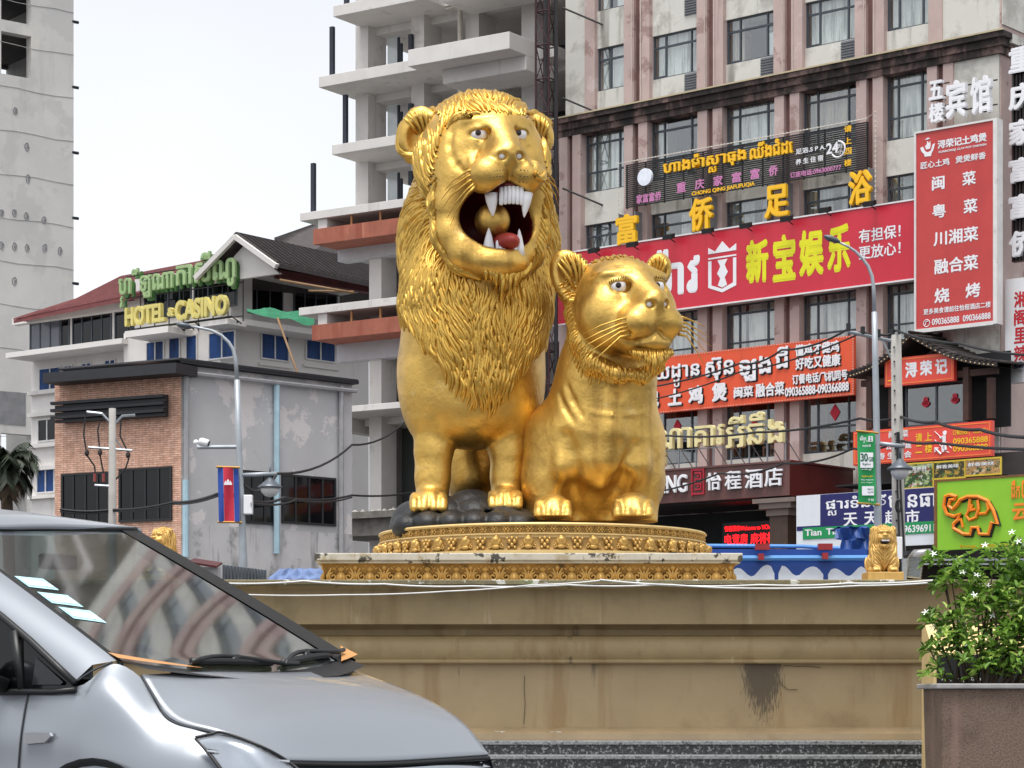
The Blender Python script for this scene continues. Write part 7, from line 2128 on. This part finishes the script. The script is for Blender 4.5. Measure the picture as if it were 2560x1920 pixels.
# striped fence, tarpaulin and lean-to at the left
sf = thing('corrugated_fence', 'short corrugated silver fence panel at the foot of the left street lamp', 'fence', (P(559, 1450, 44).x, 44, 0))
o6 = Vector(sf.location); g6 = lambda x, y: P(x, y, 44) - o6
mb = MB(); rows = [[], []]
for i in range(61):
    x = 556 + 112 * i / 60; rows[0].append(g6(x, 1411 + 14 * i / 60) + Vector((0, .05 * math.sin(i * 1.57), 0))); rows[1].append(g6(x, 1480) + Vector((0, .05 * math.sin(i * 1.57), 0)))
mb.grid(rows); mb.build('sheet', mat('bare_zinc_sheet', (188, 194, 198), rough=.3, metal=.6, var=.1), sf)
mb = MB()
for i in range(13):
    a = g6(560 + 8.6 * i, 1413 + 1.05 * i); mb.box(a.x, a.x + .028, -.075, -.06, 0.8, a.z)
mb.build('rib_shade_bar', mat('rib_shadow_paint', (70, 74, 80), rough=.6), sf)  # flat dark bars paint the shade between the corrugations
bl = thing('blue_tarpaulin', 'faded blue tarpaulin heap between the fence panel and the pedestal', 'tarpaulin', (P(735, 1450, 40).x, 40, 0))
o7 = Vector(bl.location); g7 = lambda x, y, d=0: P(x, y, 40 + d) - o7
mb = MB(); rows = []
for i, (y, xl, xr) in enumerate(((1421, 702, 800), (1428, 690, 806), (1438, 678, 810), (1446, 670, 812), (1470, 668, 812))):
    rows.append([g7(xl + (xr - xl) * j / 12, y + 1.5 * math.sin(j * 1.9 + i * 1.3), -.15 * i + .06 * math.sin(j * 2.1 + i)) for j in range(13)])
mb.grid(rows); mb.grid([rows[0], [Vector((p.x, p.y + 1.5, p.z - .1)) for p in rows[0]]]); mb.build('cloth', mat('faded_blue_tarp', (98, 118, 158), rough=.6, var=.3, vscale=3), bl)
lt = thing('lean_to_roof', 'small dark red corrugated lean-to roof at the foot of the grey wall', 'roof', (P(515, 1410, 52).x, 52, 0))
o8 = Vector(lt.location); mb = MB(); a, b = P(478, 1400, 52) - o8, P(545, 1408, 52) - o8
for i in range(16): x = a.x + (b.x - a.x) * i / 15; mb.tube([(x, -.4, a.z - .08 - .02 * i * .3), (x, .6, a.z + .05 - .02 * i * .3)], .03, 5)
mb.build('roof_sheet', mat('dark_red_sheet', (84, 34, 36), rough=.5, var=.2), lt)
mb = MB(); mb.box(a.x, b.x, 0, .5, 0, a.z - .15); mb.build('low_wall', GRYW, lt)
# ================================================================== flowering shrub in the planter
LG = [mat('shrub_leaf_dark', rgb(72, 110, 42), rough=.4, var=.35, vscale=9), mat('shrub_leaf_mid', rgb(128, 166, 70), rough=.38, var=.3, vscale=9), mat('shrub_leaf_young', rgb(186, 208, 108), rough=.4, var=.25, vscale=9)]
SY = 20.95
so_ = P(2450, 1710, SY)
shb = thing('flowering_shrub', 'leafy green shrub with small white pinwheel flowers spilling over the planter', 'shrub', so_)
r6 = random.Random(21); n6 = np.random.default_rng(21)
def blob(rr):
    """Points through an uneven crown made of overlapping lobes (pixel centre, radii in metres)."""
    lobes = [(2465, 1570, 0, .46, .34, .38), (2400, 1490, -.05, .24, .24, .20), (2520, 1470, .1, .36, .30, .26), (2385, 1620, -.1, .20, .22, .17), (2415, 1420, 0, .20, .2, .13), (2570, 1600, 0, .4, .34, .34), (2338, 1548, 0, .11, .13, .07), (2480, 1660, -.2, .36, .2, .17),
             (2345, 1402, 0, .12, .12, .06), (2620, 1500, 0, .4, .35, .4), (2345, 1678, -.1, .12, .12, .09), (2500, 1395, 0, .22, .2, .11), (2360, 1460, 0, .10, .12, .07), (2550, 1360, 0, .10, .1, .13), (2330, 1620, 0, .08, .1, .05)]
    w = [l[3] * l[4] * l[5] + .004 for l in lobes]
    while True:
        l = r6.choices(lobes, w)[0]
        d = Vector((r6.gauss(0, 1), r6.gauss(0, 1), r6.gauss(0, 1))).normalized() * (r6.random() ** (1 / 3.2))
        p = P(l[0], l[1], SY + l[2]) + Vector((d.x * l[3], d.y * l[4], d.z * l[5])) - so_
        if math.sin(p.x * 9 + 1) * math.sin(p.z * 11 + p.y * 7) > -.42 - rr: return p, d
mb = MB()
def leaf(p, d, L_, w, mi):
    d = d.normalized(); sd = d.cross(Vector((0, 0, 1)))
    sd = sd.normalized() if sd.length > .05 else Vector((1, 0, 0)); up_ = sd.cross(d)
    c = [p, p + d * L_ * .35 + sd * w + up_ * .012, p + d * L_ * .75 + sd * w * .7 + up_ * .006, p + d * L_ - up_ * .012, p + d * L_ * .75 - sd * w * .7 + up_ * .006, p + d * L_ * .35 - sd * w + up_ * .012, p + d * L_ * .5 - up_ * .004]
    mb.add(c, [(0, 1, 6), (1, 2, 6), (2, 3, 6), (3, 4, 6), (4, 5, 6), (5, 0, 6)], mi)
for i in range(620):
    p, d = blob(0)
    ax = Vector((d.x * .8 + r6.uniform(-.5, .5), d.y * .8 + r6.uniform(-.5, .5), .55 + r6.uniform(-.3, .5))).normalized()
    k = r6.randint(4, 7)
    for j in range(k):
        t = 2 * math.pi * j / k + r6.random(); q = ax.orthogonal().normalized(); q2 = ax.cross(q)
        dd = ax * r6.uniform(.15, .7) + q * math.cos(t) + q2 * math.sin(t)
        mi = 0 if r6.random() < .25 else 1
        if d.length > .85 and r6.random() < .3: mi = 2
        leaf(p + dd * .012, dd, r6.uniform(.05, .105), r6.uniform(.014, .025), mi)
for m_ in LG:                                                        # leaves let some light through
    t_ = m_.node_tree; tl = t_.nodes.new('ShaderNodeBsdfTranslucent'); ms = t_.nodes.new('ShaderNodeMixShader'); ms.inputs[0].default_value = .35
    pb = t_.nodes['Principled BSDF']; t_.links.new(pb.inputs['Base Color'].links[0].from_socket, tl.inputs[0])
    t_.links.new(pb.outputs[0], ms.inputs[1]); t_.links.new(tl.outputs[0], ms.inputs[2]); t_.links.new(ms.outputs[0], t_.nodes['Material Output'].inputs[0])
mb.build('foliage', LG, shb)
mb = MB()
for i in range(46):
    p, d = blob(0); b0 = Vector((p.x * .45 + r6.uniform(-.1, .1), p.y * .3, -.05))
    mb.tube([b0, b0.lerp(p, .5) + Vector((r6.uniform(-.05, .05), 0, .04)), p], [.014, .009, .004], 5)
mb.build('branch', mat('shrub_bark', (70, 58, 46), rough=.9, var=.3), shb)
fp_ = None
for i in range(19):
    for _ in range(30):
        p, d = blob(0)
        if d.length > .82 and d.y < .35 and d.z > -.3: break
    n_ = Vector((d.x * .6, -.7, .5 + d.z * .4)).normalized(); q = n_.orthogonal().normalized(); q2 = n_.cross(q); c = p + n_ * .05
    mb = MB()
    for j in range(5):
        t = j * 2 * math.pi / 5; a = q * math.cos(t) + q2 * math.sin(t); b = q * math.cos(t + .9) + q2 * math.sin(t + .9)
        mb.add([c, c + a * .013 + b * -.003, c + a * .028 + b * .008 + n_ * .004, c + a * .020 + b * .020, c + b * .007 + a * .004], [(0, 1, 2, 3, 4)])
    mb.build('flower', mat('white_petal', (236, 238, 234), rough=.6), shb)
# ================================================================== silver people carrier in the foreground
CH, CW = Vector((.819, -.574, 0)), Vector((.574, .819, 0))          # heading and the direction across to its far side
CO = Vector((-1.031, 10.004, 0))
car = thing('car', 'silver people carrier with a steep dark windscreen in front of the plinth', 'car', CO)
def cw(s, t, z): return CH * s + CW * t + Vector((0, 0, z))
def pm_(x, y, t):
    a = (x - CX) / FPX; Y = (t + CO.dot(CW)) / (a * CW.x + CW.y); q = P(x, y, Y) - CO
    return (q.dot(CH), t, q.z)
SILV = mat('silver_car_paint', rgb(142, 147, 154), rough=.34, metal=.42, var=0, coat=.45)
CBLK = mat('black_car_trim', (16, 17, 19), rough=.45, var=.1)
GLOSSB = mat('gloss_black_glass', (6, 7, 8), rough=.06, var=0, spec=.3)
WSG = glass('windscreen_glass', (116, 138, 134), .26, .035)
CLEARL = glass('headlight_glass', (235, 238, 240), .12, .02)
CHROME = mat('chrome', (210, 212, 216), rough=.12, metal=1.0, var=0)
AMBR = mat('amber_patch', (196, 140, 84), rough=.35, var=.1)  # orange-brown colour of the two patches at the windscreen foot
DASH = mat('dark_dashboard', (34, 36, 38), rough=.7, var=.1)
def cr(a, b, c, d, t):
    return tuple(.5 * ((2 * b[i]) + (-a[i] + c[i]) * t + (2 * a[i] - 5 * b[i] + 4 * c[i] - d[i]) * t * t + (-a[i] + 3 * b[i] - 3 * c[i] + d[i]) * t ** 3) for i in range(3))
def spl(pts, n):
    out = []
    m = len(pts)
    for i in range(m - 1):
        a, b, c, d = pts[max(i - 1, 0)], pts[i], pts[i + 1], pts[min(i + 2, m - 1)]
        for k in range(n): out.append(cr(a, b, c, d, k / n))
    out.append(tuple(pts[-1])); return out
def patch(rows, n=6, m=6):
    """Smooth surface through a small net of control points."""
    R_ = [spl(r, n) for r in rows]
    cols = list(zip(*R_)); C_ = [spl(list(c), m) for c in cols]
    return [list(r) for r in zip(*C_)]
def skin(nm, net, m, parent=None, flip=False, thick=0.0):
    mb = MB(); mb.grid([[cw(*p) for p in r] for r in net]); o = mb.build(nm, m, parent or car, True)
    if thick:
        md = o.modifiers.new('s', 'SOLIDIFY'); md.thickness = thick; md.offset = 0
    return o
# bonnet
hood = [[(-.05, -.68, 1.079), (.01, -.38, 1.092), (.03, 0, 1.092), (.0, .38, 1.10), (-.08, .69, 1.108)],
        [(.15, -.735, .915), (.21, -.40, 1.005), (.26, 0, 1.02), (.27, .40, 1.02), (.27, .705, .998)],
        [(.368, -.675, .853), (.42, -.38, .90), (.46, 0, .905), (.49, .38, .91), (.51, .68, .893)],
        [(.55, -.54, .752), (.61, -.28, .742), (.645, 0, .738), (.69, .32, .745), (.715, .60, .752)]]
HN = patch(hood, 6, 6)
skin('bonnet', HN, SILV, thick=.012)
# front: lip, grille and bumper below the bonnet
lip = [HN[-1][i] for i in range(len(HN[-1]))]
mb = MB(); mb.tube([cw(p[0] + .004, p[1], p[2] - .012) for p in lip], .010, 6); mb.build('bonnet_gap', CBLK, car, True)
def below(ds, dz, k=1.0): return [(p[0] + ds - .12 * abs(p[1]) ** 3 * k, p[1] * 1.02, p[2] + dz) for p in lip[::3]]
skin('chrome_strip', patch([below(.012, -.028), below(.03, -.05)], 3, 3), CHROME)
skin('grille', patch([below(.03, -.052), below(.035, -.11), below(.03, -.15)], 3, 3), CBLK)
skin('bumper', patch([below(.035, -.152), below(.09, -.26), below(.08, -.42), below(.02, -.54)], 3, 4), SILV)
# near side: wing, door skin and sill
def side(s, ztop, ttop, zc, bulge=0.0): return [(s, ttop, ztop), (s, -.868 + bulge * .3, ztop - (ztop - zc) * .45), (s, -.885 + bulge, zc), (s, -.888 + bulge, zc - .12), (s, -.895 + bulge, .55), (s, -.88 + bulge, .25)]
net = [side(-3.2, 1.02, -.85, .86), side(-2.2, 1.02, -.85, .86), side(-1.2, 1.022, -.85, .85), side(-.62, 1.024, -.85, .84), side(-.40, 1.03, -.848, .83), side(-.22, 1.045, -.83, .825),
       [(-.16, -.74, 1.128), (-.15, -.845, 1.02), (-.14, -.878, .84), (-.13, -.888, .72), (-.12, -.895, .55), (-.12, -.88, .25)],
       [(-.045, -.69, 1.072), (-.025, -.825, .985), (.0, -.868, .82), (.02, -.882, .70), (.02, -.89, .55), (.02, -.87, .25)],
       [(.15, -.742, .908), (.16, -.80, .85), (.17, -.845, .77), (.18, -.86, .68), (.18, -.87, .52), (.18, -.85, .25)],
       [(.37, -.684, .846), (.38, -.735, .80), (.39, -.775, .74), (.40, -.79, .66), (.40, -.80, .50), (.39, -.78, .25)],
       [(.55, -.548, .745), (.57, -.59, .71), (.585, -.62, .67), (.60, -.63, .60), (.61, -.63, .45), (.58, -.61, .25)]]
WN = patch(net, 4, 4)
body = skin('body', WN, SILV)
# far side (mirror, simple) and tail
far = [[(s, .85, 1.03), (s, .88, .8), (s, .88, .25)] for s in (-3.2, -1.2, -.2)] + [[(-.08, .70, 1.10), (-.02, .86, .85), (0, .88, .25)], [(.27, .715, .99), (.3, .82, .8), (.32, .84, .25)], [(.51, .69, .885), (.55, .76, .74), (.56, .77, .25)], [(.715, .61, .745), (.72, .63, .66), (.70, .62, .25)]]
skin('far_side', patch(far, 4, 4), SILV)
# windscreen
def ws_pt(q, v):
    """Windscreen: q runs -1..1 across, v 0..1 up; one even curve across and a slight crown upwards."""
    c = 1 - q * q; v = v - .105 * c * (1 - v)              # the lower edge dips in the middle, in the plane of the glass
    s0, s1 = -.132 + .008 * c + .018 * q, -1.308 + .010 * c + .02 * q
    z0, z1 = 1.152 + .002 * c + .017 * q, 1.742 + .004 * c + .033 * q
    b = math.sin(math.pi * max(0, v)) * .006
    return (s0 + (s1 - s0) * v + b * .5, q * (.72 + (.575 - .72) * v), z0 + (z1 - z0) * v + b * .85)
ws3 = [ws_pt(q, 1) for q in (-1, -.5, 0, .5, 1)]
WSN = [[ws_pt(-1 + 2 * j / 40, i / 30) for j in range(41)] for i in range(31)]
wsc = skin('windscreen', WSN, WSG)
def on_ws(fu, fv, off=0.0):
    i = fv * (len(WSN) - 1); j = fu * (len(WSN[0]) - 1); a, b = int(min(i, len(WSN) - 2)), int(min(j, len(WSN[0]) - 2)); x, y = i - a, j - b
    q = [WSN[a][b][k] * (1 - x) * (1 - y) + WSN[a + 1][b][k] * x * (1 - y) + WSN[a][b + 1][k] * (1 - x) * y + WSN[a + 1][b + 1][k] * x * y for k in range(3)]
    return cw(q[0] - off * .45, q[1], q[2] - off * .85)
# surround strips: black frit along the far pillar, silver pillar, roof
def strip(nm, pa, pb, m, n=6):
    mb = MB(); mb.grid([[Vector(p) for p in pa], [Vector(p) for p in pb]]); return mb.build(nm, m, car, True)
fl_ = [on_ws(1, i / 16, -.004) for i in range(17)]; fi = [on_ws(.905, i / 16, -.004) for i in range(17)]
strip('frit_band', fl_, fi, CBLK)
fo = [q + CW * .05 + Vector((0, 0, -.012)) - CH * .02 for q in fl_]
strip('far_pillar', fl_, fo, SILV); strip('far_pillar_edge', fo, [q + CW * .04 - Vector((0, 0, .10)) - CH * .06 for q in fo], CBLK)
pn = [on_ws(0, i / 16, -.006) for i in range(17)]; pi_ = [on_ws(.02, i / 16, -.006) for i in range(17)]
strip('near_seal', pn, pi_, CBLK)
po = []
for i in range(17):
    f = i / 16; s, t, z = (-.25 - 1.10 * f, -.842 + .11 * f, 1.062 + .60 * f); po.append(cw(s, t, z))
pmid = [a.lerp(b, .5) + CW * -.022 + Vector((0, 0, .022)) for a, b in zip(pn, po)]
mb = MB(); mb.grid([pn, pmid, po]); mb.build('windscreen_pillar', SILV, car, True)
roof = [[(-1.33, -.60, 1.712), (-1.30, -.30, 1.735), (-1.282, 0, 1.757), (-1.28, .30, 1.769), (-1.285, .565, 1.779), (-1.30, .62, 1.762)],
        [(-1.60, -.66, 1.76), (-1.55, -.33, 1.805), (-1.53, 0, 1.822), (-1.55, .32, 1.825), (-1.60, .58, 1.82), (-1.62, .66, 1.795)],
        [(-2.2, -.70, 1.78), (-2.2, -.35, 1.86), (-2.2, 0, 1.885), (-2.2, .35, 1.885), (-2.2, .60, 1.875), (-2.2, .70, 1.83)],
        [(-3.4, -.70, 1.72), (-3.4, -.35, 1.80), (-3.4, 0, 1.82), (-3.4, .35, 1.82), (-3.4, .6, 1.80), (-3.4, .70, 1.76)]]
skin('roof', patch(roof, 5, 6), SILV, thick=.02)
mb = MB(); mb.tube([cw(*p) + Vector((0, 0, .004)) for p in spl(ws3, 6)], .012, 6); mb.build('roof_seal', CBLK, car, True)
# side glass
def quad_strip(nm, top, bot, m, out=.0):
    mb = MB(); mb.grid([[cw(*p) for p in top], [cw(*p) for p in bot]]); return mb.build(nm, m, car, True)
tp = [(-.245, -.850, 1.05), (-.36, -.846, 1.125), (-.52, -.832, 1.225), (-.70, -.815, 1.325), (-1.1, -.775, 1.52), (-1.35, -.745, 1.62), (-2.2, -.74, 1.66), (-3.2, -.75, 1.62)]
bt_ = [(-.24, -.853, 1.028), (-.36, -.856, 1.02), (-.52, -.858, 1.02), (-.70, -.858, 1.02), (-1.1, -.858, 1.02), (-1.35, -.858, 1.02), (-2.2, -.858, 1.02), (-3.2, -.858, 1.02)]
quad_strip('side_window', tp, bt_, GLOSSB)
mb = MB(); mb.tube([cw(*p) for p in tp], .016, 6); mb.tube([cw(p[0], p[1] - .003, p[2] - .004) for p in bt_], .013, 6); mb.tube([cw(-.54, -.848, 1.02), cw(-.60, -.836, 1.26)], .022, 6); mb.build('window_trim', CBLK, car, True)
quad_strip('quarter_glass', [(-.30, -.862, 1.055), (-.40, -.852, 1.115), (-.47, -.845, 1.155)], [(-.31, -.866, 1.045), (-.40, -.866, 1.045), (-.47, -.866, 1.045)], mat('quarter_pane', (20, 22, 24), rough=.08, var=.5, vscale=14, spec=.4))
strip('roof_side', [cw(*p) + Vector((0, 0, .012)) for p in tp[3:]], [cw(-1.33 - .1 * i, -.60 - .02 * i, 1.722 + .01 * i) if i < 2 else cw(tp[3 + i][0], -.70, 1.75) for i in range(5)], SILV)
# panel gaps
def gap(pts, r=.0055, nm='panel_gap'):
    mb = MB(); mb.tube([cw(*p) for p in spl(pts, 6)], r, 5); mb.build(nm, mat('gap_shadow_seal', (52, 55, 60), rough=.6), car, True)
gap([(-.05, -.683, 1.083), (.06, -.722, .995), (.15, -.742, .912), (.26, -.722, .876), (.37, -.684, .850), (.55, -.546, .749)], .0045)
gap([(-.50, -.857, 1.015), (-.505, -.872, .94), (-.51, -.889, .83), (-.52, -.893, .70), (-.52, -.897, .55), (-.52, -.884, .26)], .0045)
gap([(-.25, -.842, 1.055), (-.20, -.80, 1.10), (-.155, -.735, 1.135)], .004)
# wheel arch and wheels
mb = MB(); pts = []
for k in range(19):
    a = rad(180 - 10 * k); pts.append((-.10 + .43 * math.cos(a), -.90, .33 + .43 * math.sin(a)))
mb.grid([[cw(*p) for p in pts], [cw(p[0] * 1.0, -.905 + .01, p[2] - .03) for p in pts], [cw(-.10 + (p[0] + .10) * .9, -.80, .33 + (p[2] - .33) * .9) for p in pts]]); mb.build('wheel_arch', mat('arch_shadow', (30, 32, 36), rough=.7), car, True)
TYRE = mat('tyre_rubber', (22, 22, 23), rough=.85)
def wheel(s, t):
    c = cw(s, t, .33); A = CW
    mb = MB(); R_ = Matrix((CH, CW, Vector((0, 0, 1)))).transposed()
    rows = []
    for w, r in ((-.10, .20), (-.11, .28), (-.09, .325), (.09, .325), (.11, .28), (.10, .20)):
        rows.append([c + CW * w + CH * (r * math.cos(q)) + Vector((0, 0, r * math.sin(q))) for q in [k * math.pi / 14 for k in range(28)]])
    mb.grid(rows, closed=True); o = mb.build('wheel', TYRE, car, True)
    m2 = MB(); sg = -1 if t < 0 else 1
    for k in range(5):
        q = k * 2 * math.pi / 5; m2.tube([c + CW * sg * .09, c + CW * sg * .08 + CH * (.2 * math.cos(q)) + Vector((0, 0, .2 * math.sin(q)))], [.04, .03], 6)
    m2.tube([c + CW * sg * .06, c + CW * sg * .065], .2, 24); m2.build('rim', CHROME, o, True)
for s in (-.10, -2.85):
    for t in (-.78, .78): wheel(s, t)
mb = MB(); a = [cw(s, t, .22) for s, t in ((.5, -.5), (.6, .5), (-3.3, .8), (-3.3, -.8))]; mb.add(a, [(0, 1, 2, 3)]); mb.grid([[cw(-3.25, t, z) for t in (-.85, 0, .85)] for z in (.25, 1.0, 1.7)]); mb.build('underbody_and_tail', CBLK, car)
# headlight
hl = [[pm_(490, 1846, -.80), pm_(530, 1837, -.76), pm_(560, 1834, -.735)], [pm_(520, 1880, -.80), pm_(590, 1862, -.765), pm_(650, 1866, -.70)], [pm_(560, 1935, -.795), pm_(650, 1915, -.74), pm_(725, 1908, -.63)], [pm_(600, 2010, -.78), pm_(700, 1990, -.72), pm_(790, 1965, -.61)]]
def shift(net_, d): return [[(p[0] + d * .55, p[1] - d * .8, p[2] + d * .25) for p in r] for r in net_]
hd = skin('headlight', patch(shift(hl, .012), 4, 4), CLEARL)
skin('headlight_bowl', patch(shift(hl, .005), 4, 4), mat('headlight_reflector', (186, 190, 196), rough=.2, metal=.9, var=.2, vscale=6), hd)
edge_ = [hl[0][0], hl[0][1], hl[0][2], hl[1][2], hl[2][2], hl[3][2]]
mb = MB(); mb.tube([cw(*p) for p in spl([(p[0] + .008, p[1] - .012, p[2] + .004) for p in edge_], 5)], .006, 5); mb.tube([cw(*p) for p in spl([(p[0] + .008, p[1] - .012, p[2]) for p in (hl[0][0], hl[1][0], hl[2][0], hl[3][0])], 5)], .006, 5); mb.build('headlight_seal', CBLK, hd, True)
mb = MB(); a, b = cw(*shift([[hl[1][0]]], .016)[0][0]), cw(*shift([[hl[2][2]]], .016)[0][0]); mb.tube([a, a.lerp(b, .5), b], .010, 6); mb.ball(cw(*shift([[pm_(690, 1960, -.71)]], .018)[0][0]), .05, 14); mb.build('headlight_trim', CHROME, hd, True)
# side repeater, mirror, wipers, cowl, amber-coloured patches at the glass's lower corners
sm_ = [pm_(66, 1831, -.892), pm_(130, 1832, -.892), pm_(134, 1840, -.892), pm_(118, 1856, -.892), pm_(66, 1861, -.892)]
mb = MB(); mb.add([cw(p[0], p[1], p[2]) for p in sm_] + [cw(p[0] * .96 - .014, p[1] - .014, p[2] * .97 + .025) for p in sm_], [(5, 6, 7, 8, 9), (0, 1, 6, 5), (1, 2, 7, 6), (2, 3, 8, 7), (3, 4, 9, 8), (4, 0, 5, 9)]); mb.build('side_repeater', CHROME, car)
mb = MB(); q = cw(-.70, -.99, 1.10); Rm = Matrix((CH, CW, Vector((0, 0, 1)))).transposed(); mb.ball(q, (.075, .115, .085), 14, 0, Rm); mr_ = mb.build('door_mirror', SILV, car, True)
mb = MB(); mb.ball(q - Vector((0, 0, .045)), (.07, .11, .05), 12, 0, Rm); mb.tube([cw(-.62, -.86, 1.04), q], .03, 8); mb.build('mirror_foot', CBLK, mr_, True)
cw0 = [(-.135, -.66, 1.118), (-.02, -.38, 1.088), (.03, 0, 1.079), (-.01, .38, 1.10), (-.10, .67, 1.145)]
skin('cowl', patch([[ws_pt(q, .012) for q in (-.95, -.5, 0, .5, .95)], [(p[0] + .10, p[1] * 1.0, p[2] - .012) for p in cw0]], 6, 4), CBLK)
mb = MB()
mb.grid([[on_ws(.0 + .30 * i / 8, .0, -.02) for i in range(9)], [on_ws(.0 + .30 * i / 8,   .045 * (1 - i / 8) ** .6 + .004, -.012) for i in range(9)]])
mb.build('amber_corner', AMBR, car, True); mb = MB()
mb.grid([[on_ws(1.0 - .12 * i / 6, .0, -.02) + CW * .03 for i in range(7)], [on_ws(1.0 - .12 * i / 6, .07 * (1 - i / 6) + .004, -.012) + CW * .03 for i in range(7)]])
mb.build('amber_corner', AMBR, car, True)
for (f0, v0, f1, v1, k) in ((.24, .02, .66, .015, 0), (.60, .015, .97, .03, 1)):
    mb = MB(); L = [on_ws(f0 + (f1 - f0) * i / 8, v0 + (v1 - v0) * i / 8 + .075 * math.sin(math.pi * min(1, i / 8 * 1.1)) * (1 - i / 14), -.03) for i in range(9)]
    mb.tube(L, .010, 6); B = [on_ws(f0 + (f1 - f0) * (.05 + .75 * i / 8), v0 + .028 + .012 * math.sin(i * .4), -.016) for i in range(9)]; mb.tube(B, .015, 6); mb.tube([B[4], L[4]], .014, 6); mb.build('wiper', CBLK, car, True)
# permits behind the glass
mb, m2, m3 = MB(), MB(), MB()
for fu, fv, in ((.040, .545), (.045, .425), (.05, .315)):
    a = [on_ws(fu + du, fv + dv, -.003) for du, dv in ((0, 0), (.105, -.012), (.105, .072), (0, .084))]
    m2.add(a, [(0, 1, 2, 3)]); b = [on_ws(fu + du, fv + dv, -.005) for du, dv in ((.008, .012), (.10, .002), (.10, .045), (.008, .055))]; mb.add(b, [(0, 1, 2, 3)])
m2.build('permit_sticker', mat('pale_blue_sticker', (176, 222, 236), rough=.4, var=.2, vscale=20), wsc); mb.build('permit_print', mat('white_green_sticker', (220, 234, 224), rough=.4, var=.15, vscale=40, stain=[((120, 170, 190), 30, .55, .05, .7)]), wsc)
# cabin
mb = MB(); mb.grid([[cw(-.18, t, 1.06) for t in (-.7, 0, .7)], [cw(-.55, t, 1.08) for t in (-.75, 0, .75)], [cw(-.85, t, 1.04) for t in (-.75, 0, .75)], [cw(-.9, t, .6) for t in (-.75, 0, .75)]]); mb.build('dashboard', DASH, car, True)
mb = MB(); c = cw(-.98, .36, 1.06)
mb.tube([c + CW * (.185 * math.cos(q)) + (Vector((0, 0, .16)) - CH * .09) * math.sin(q) for q in [k * math.pi / 12 for k in range(25)]], .016, 7, caps=False); mb.tube([c - CW * .18, c + CW * .18], .02, 6); mb.build('steering_wheel', CBLK, car, True)
for t in (-.36, .36):
    mb = MB(); mb.box(-.24, .24, -.08, .08, .5, 1.18); mb.box(-.12, .12, -.05, .05, 1.2, 1.38); o = mb.build('seat', mat('grey_seat_fabric', (70, 72, 74), rough=.95), car, bevel=.04); o.location = cw(-1.65, t, 0); o.rotation_euler = (0, 0, math.atan2(CW.y, CW.x))
mb = MB(); a = on_ws(.5, .90, .10); mb.box(-.11, .11, -.015, .015, -.035, .035); o = mb.build('rear_view_mirror', CBLK, car, bevel=.012); o.location = a; o.rotation_euler = (0, 0, math.atan2(CW.y, CW.x))
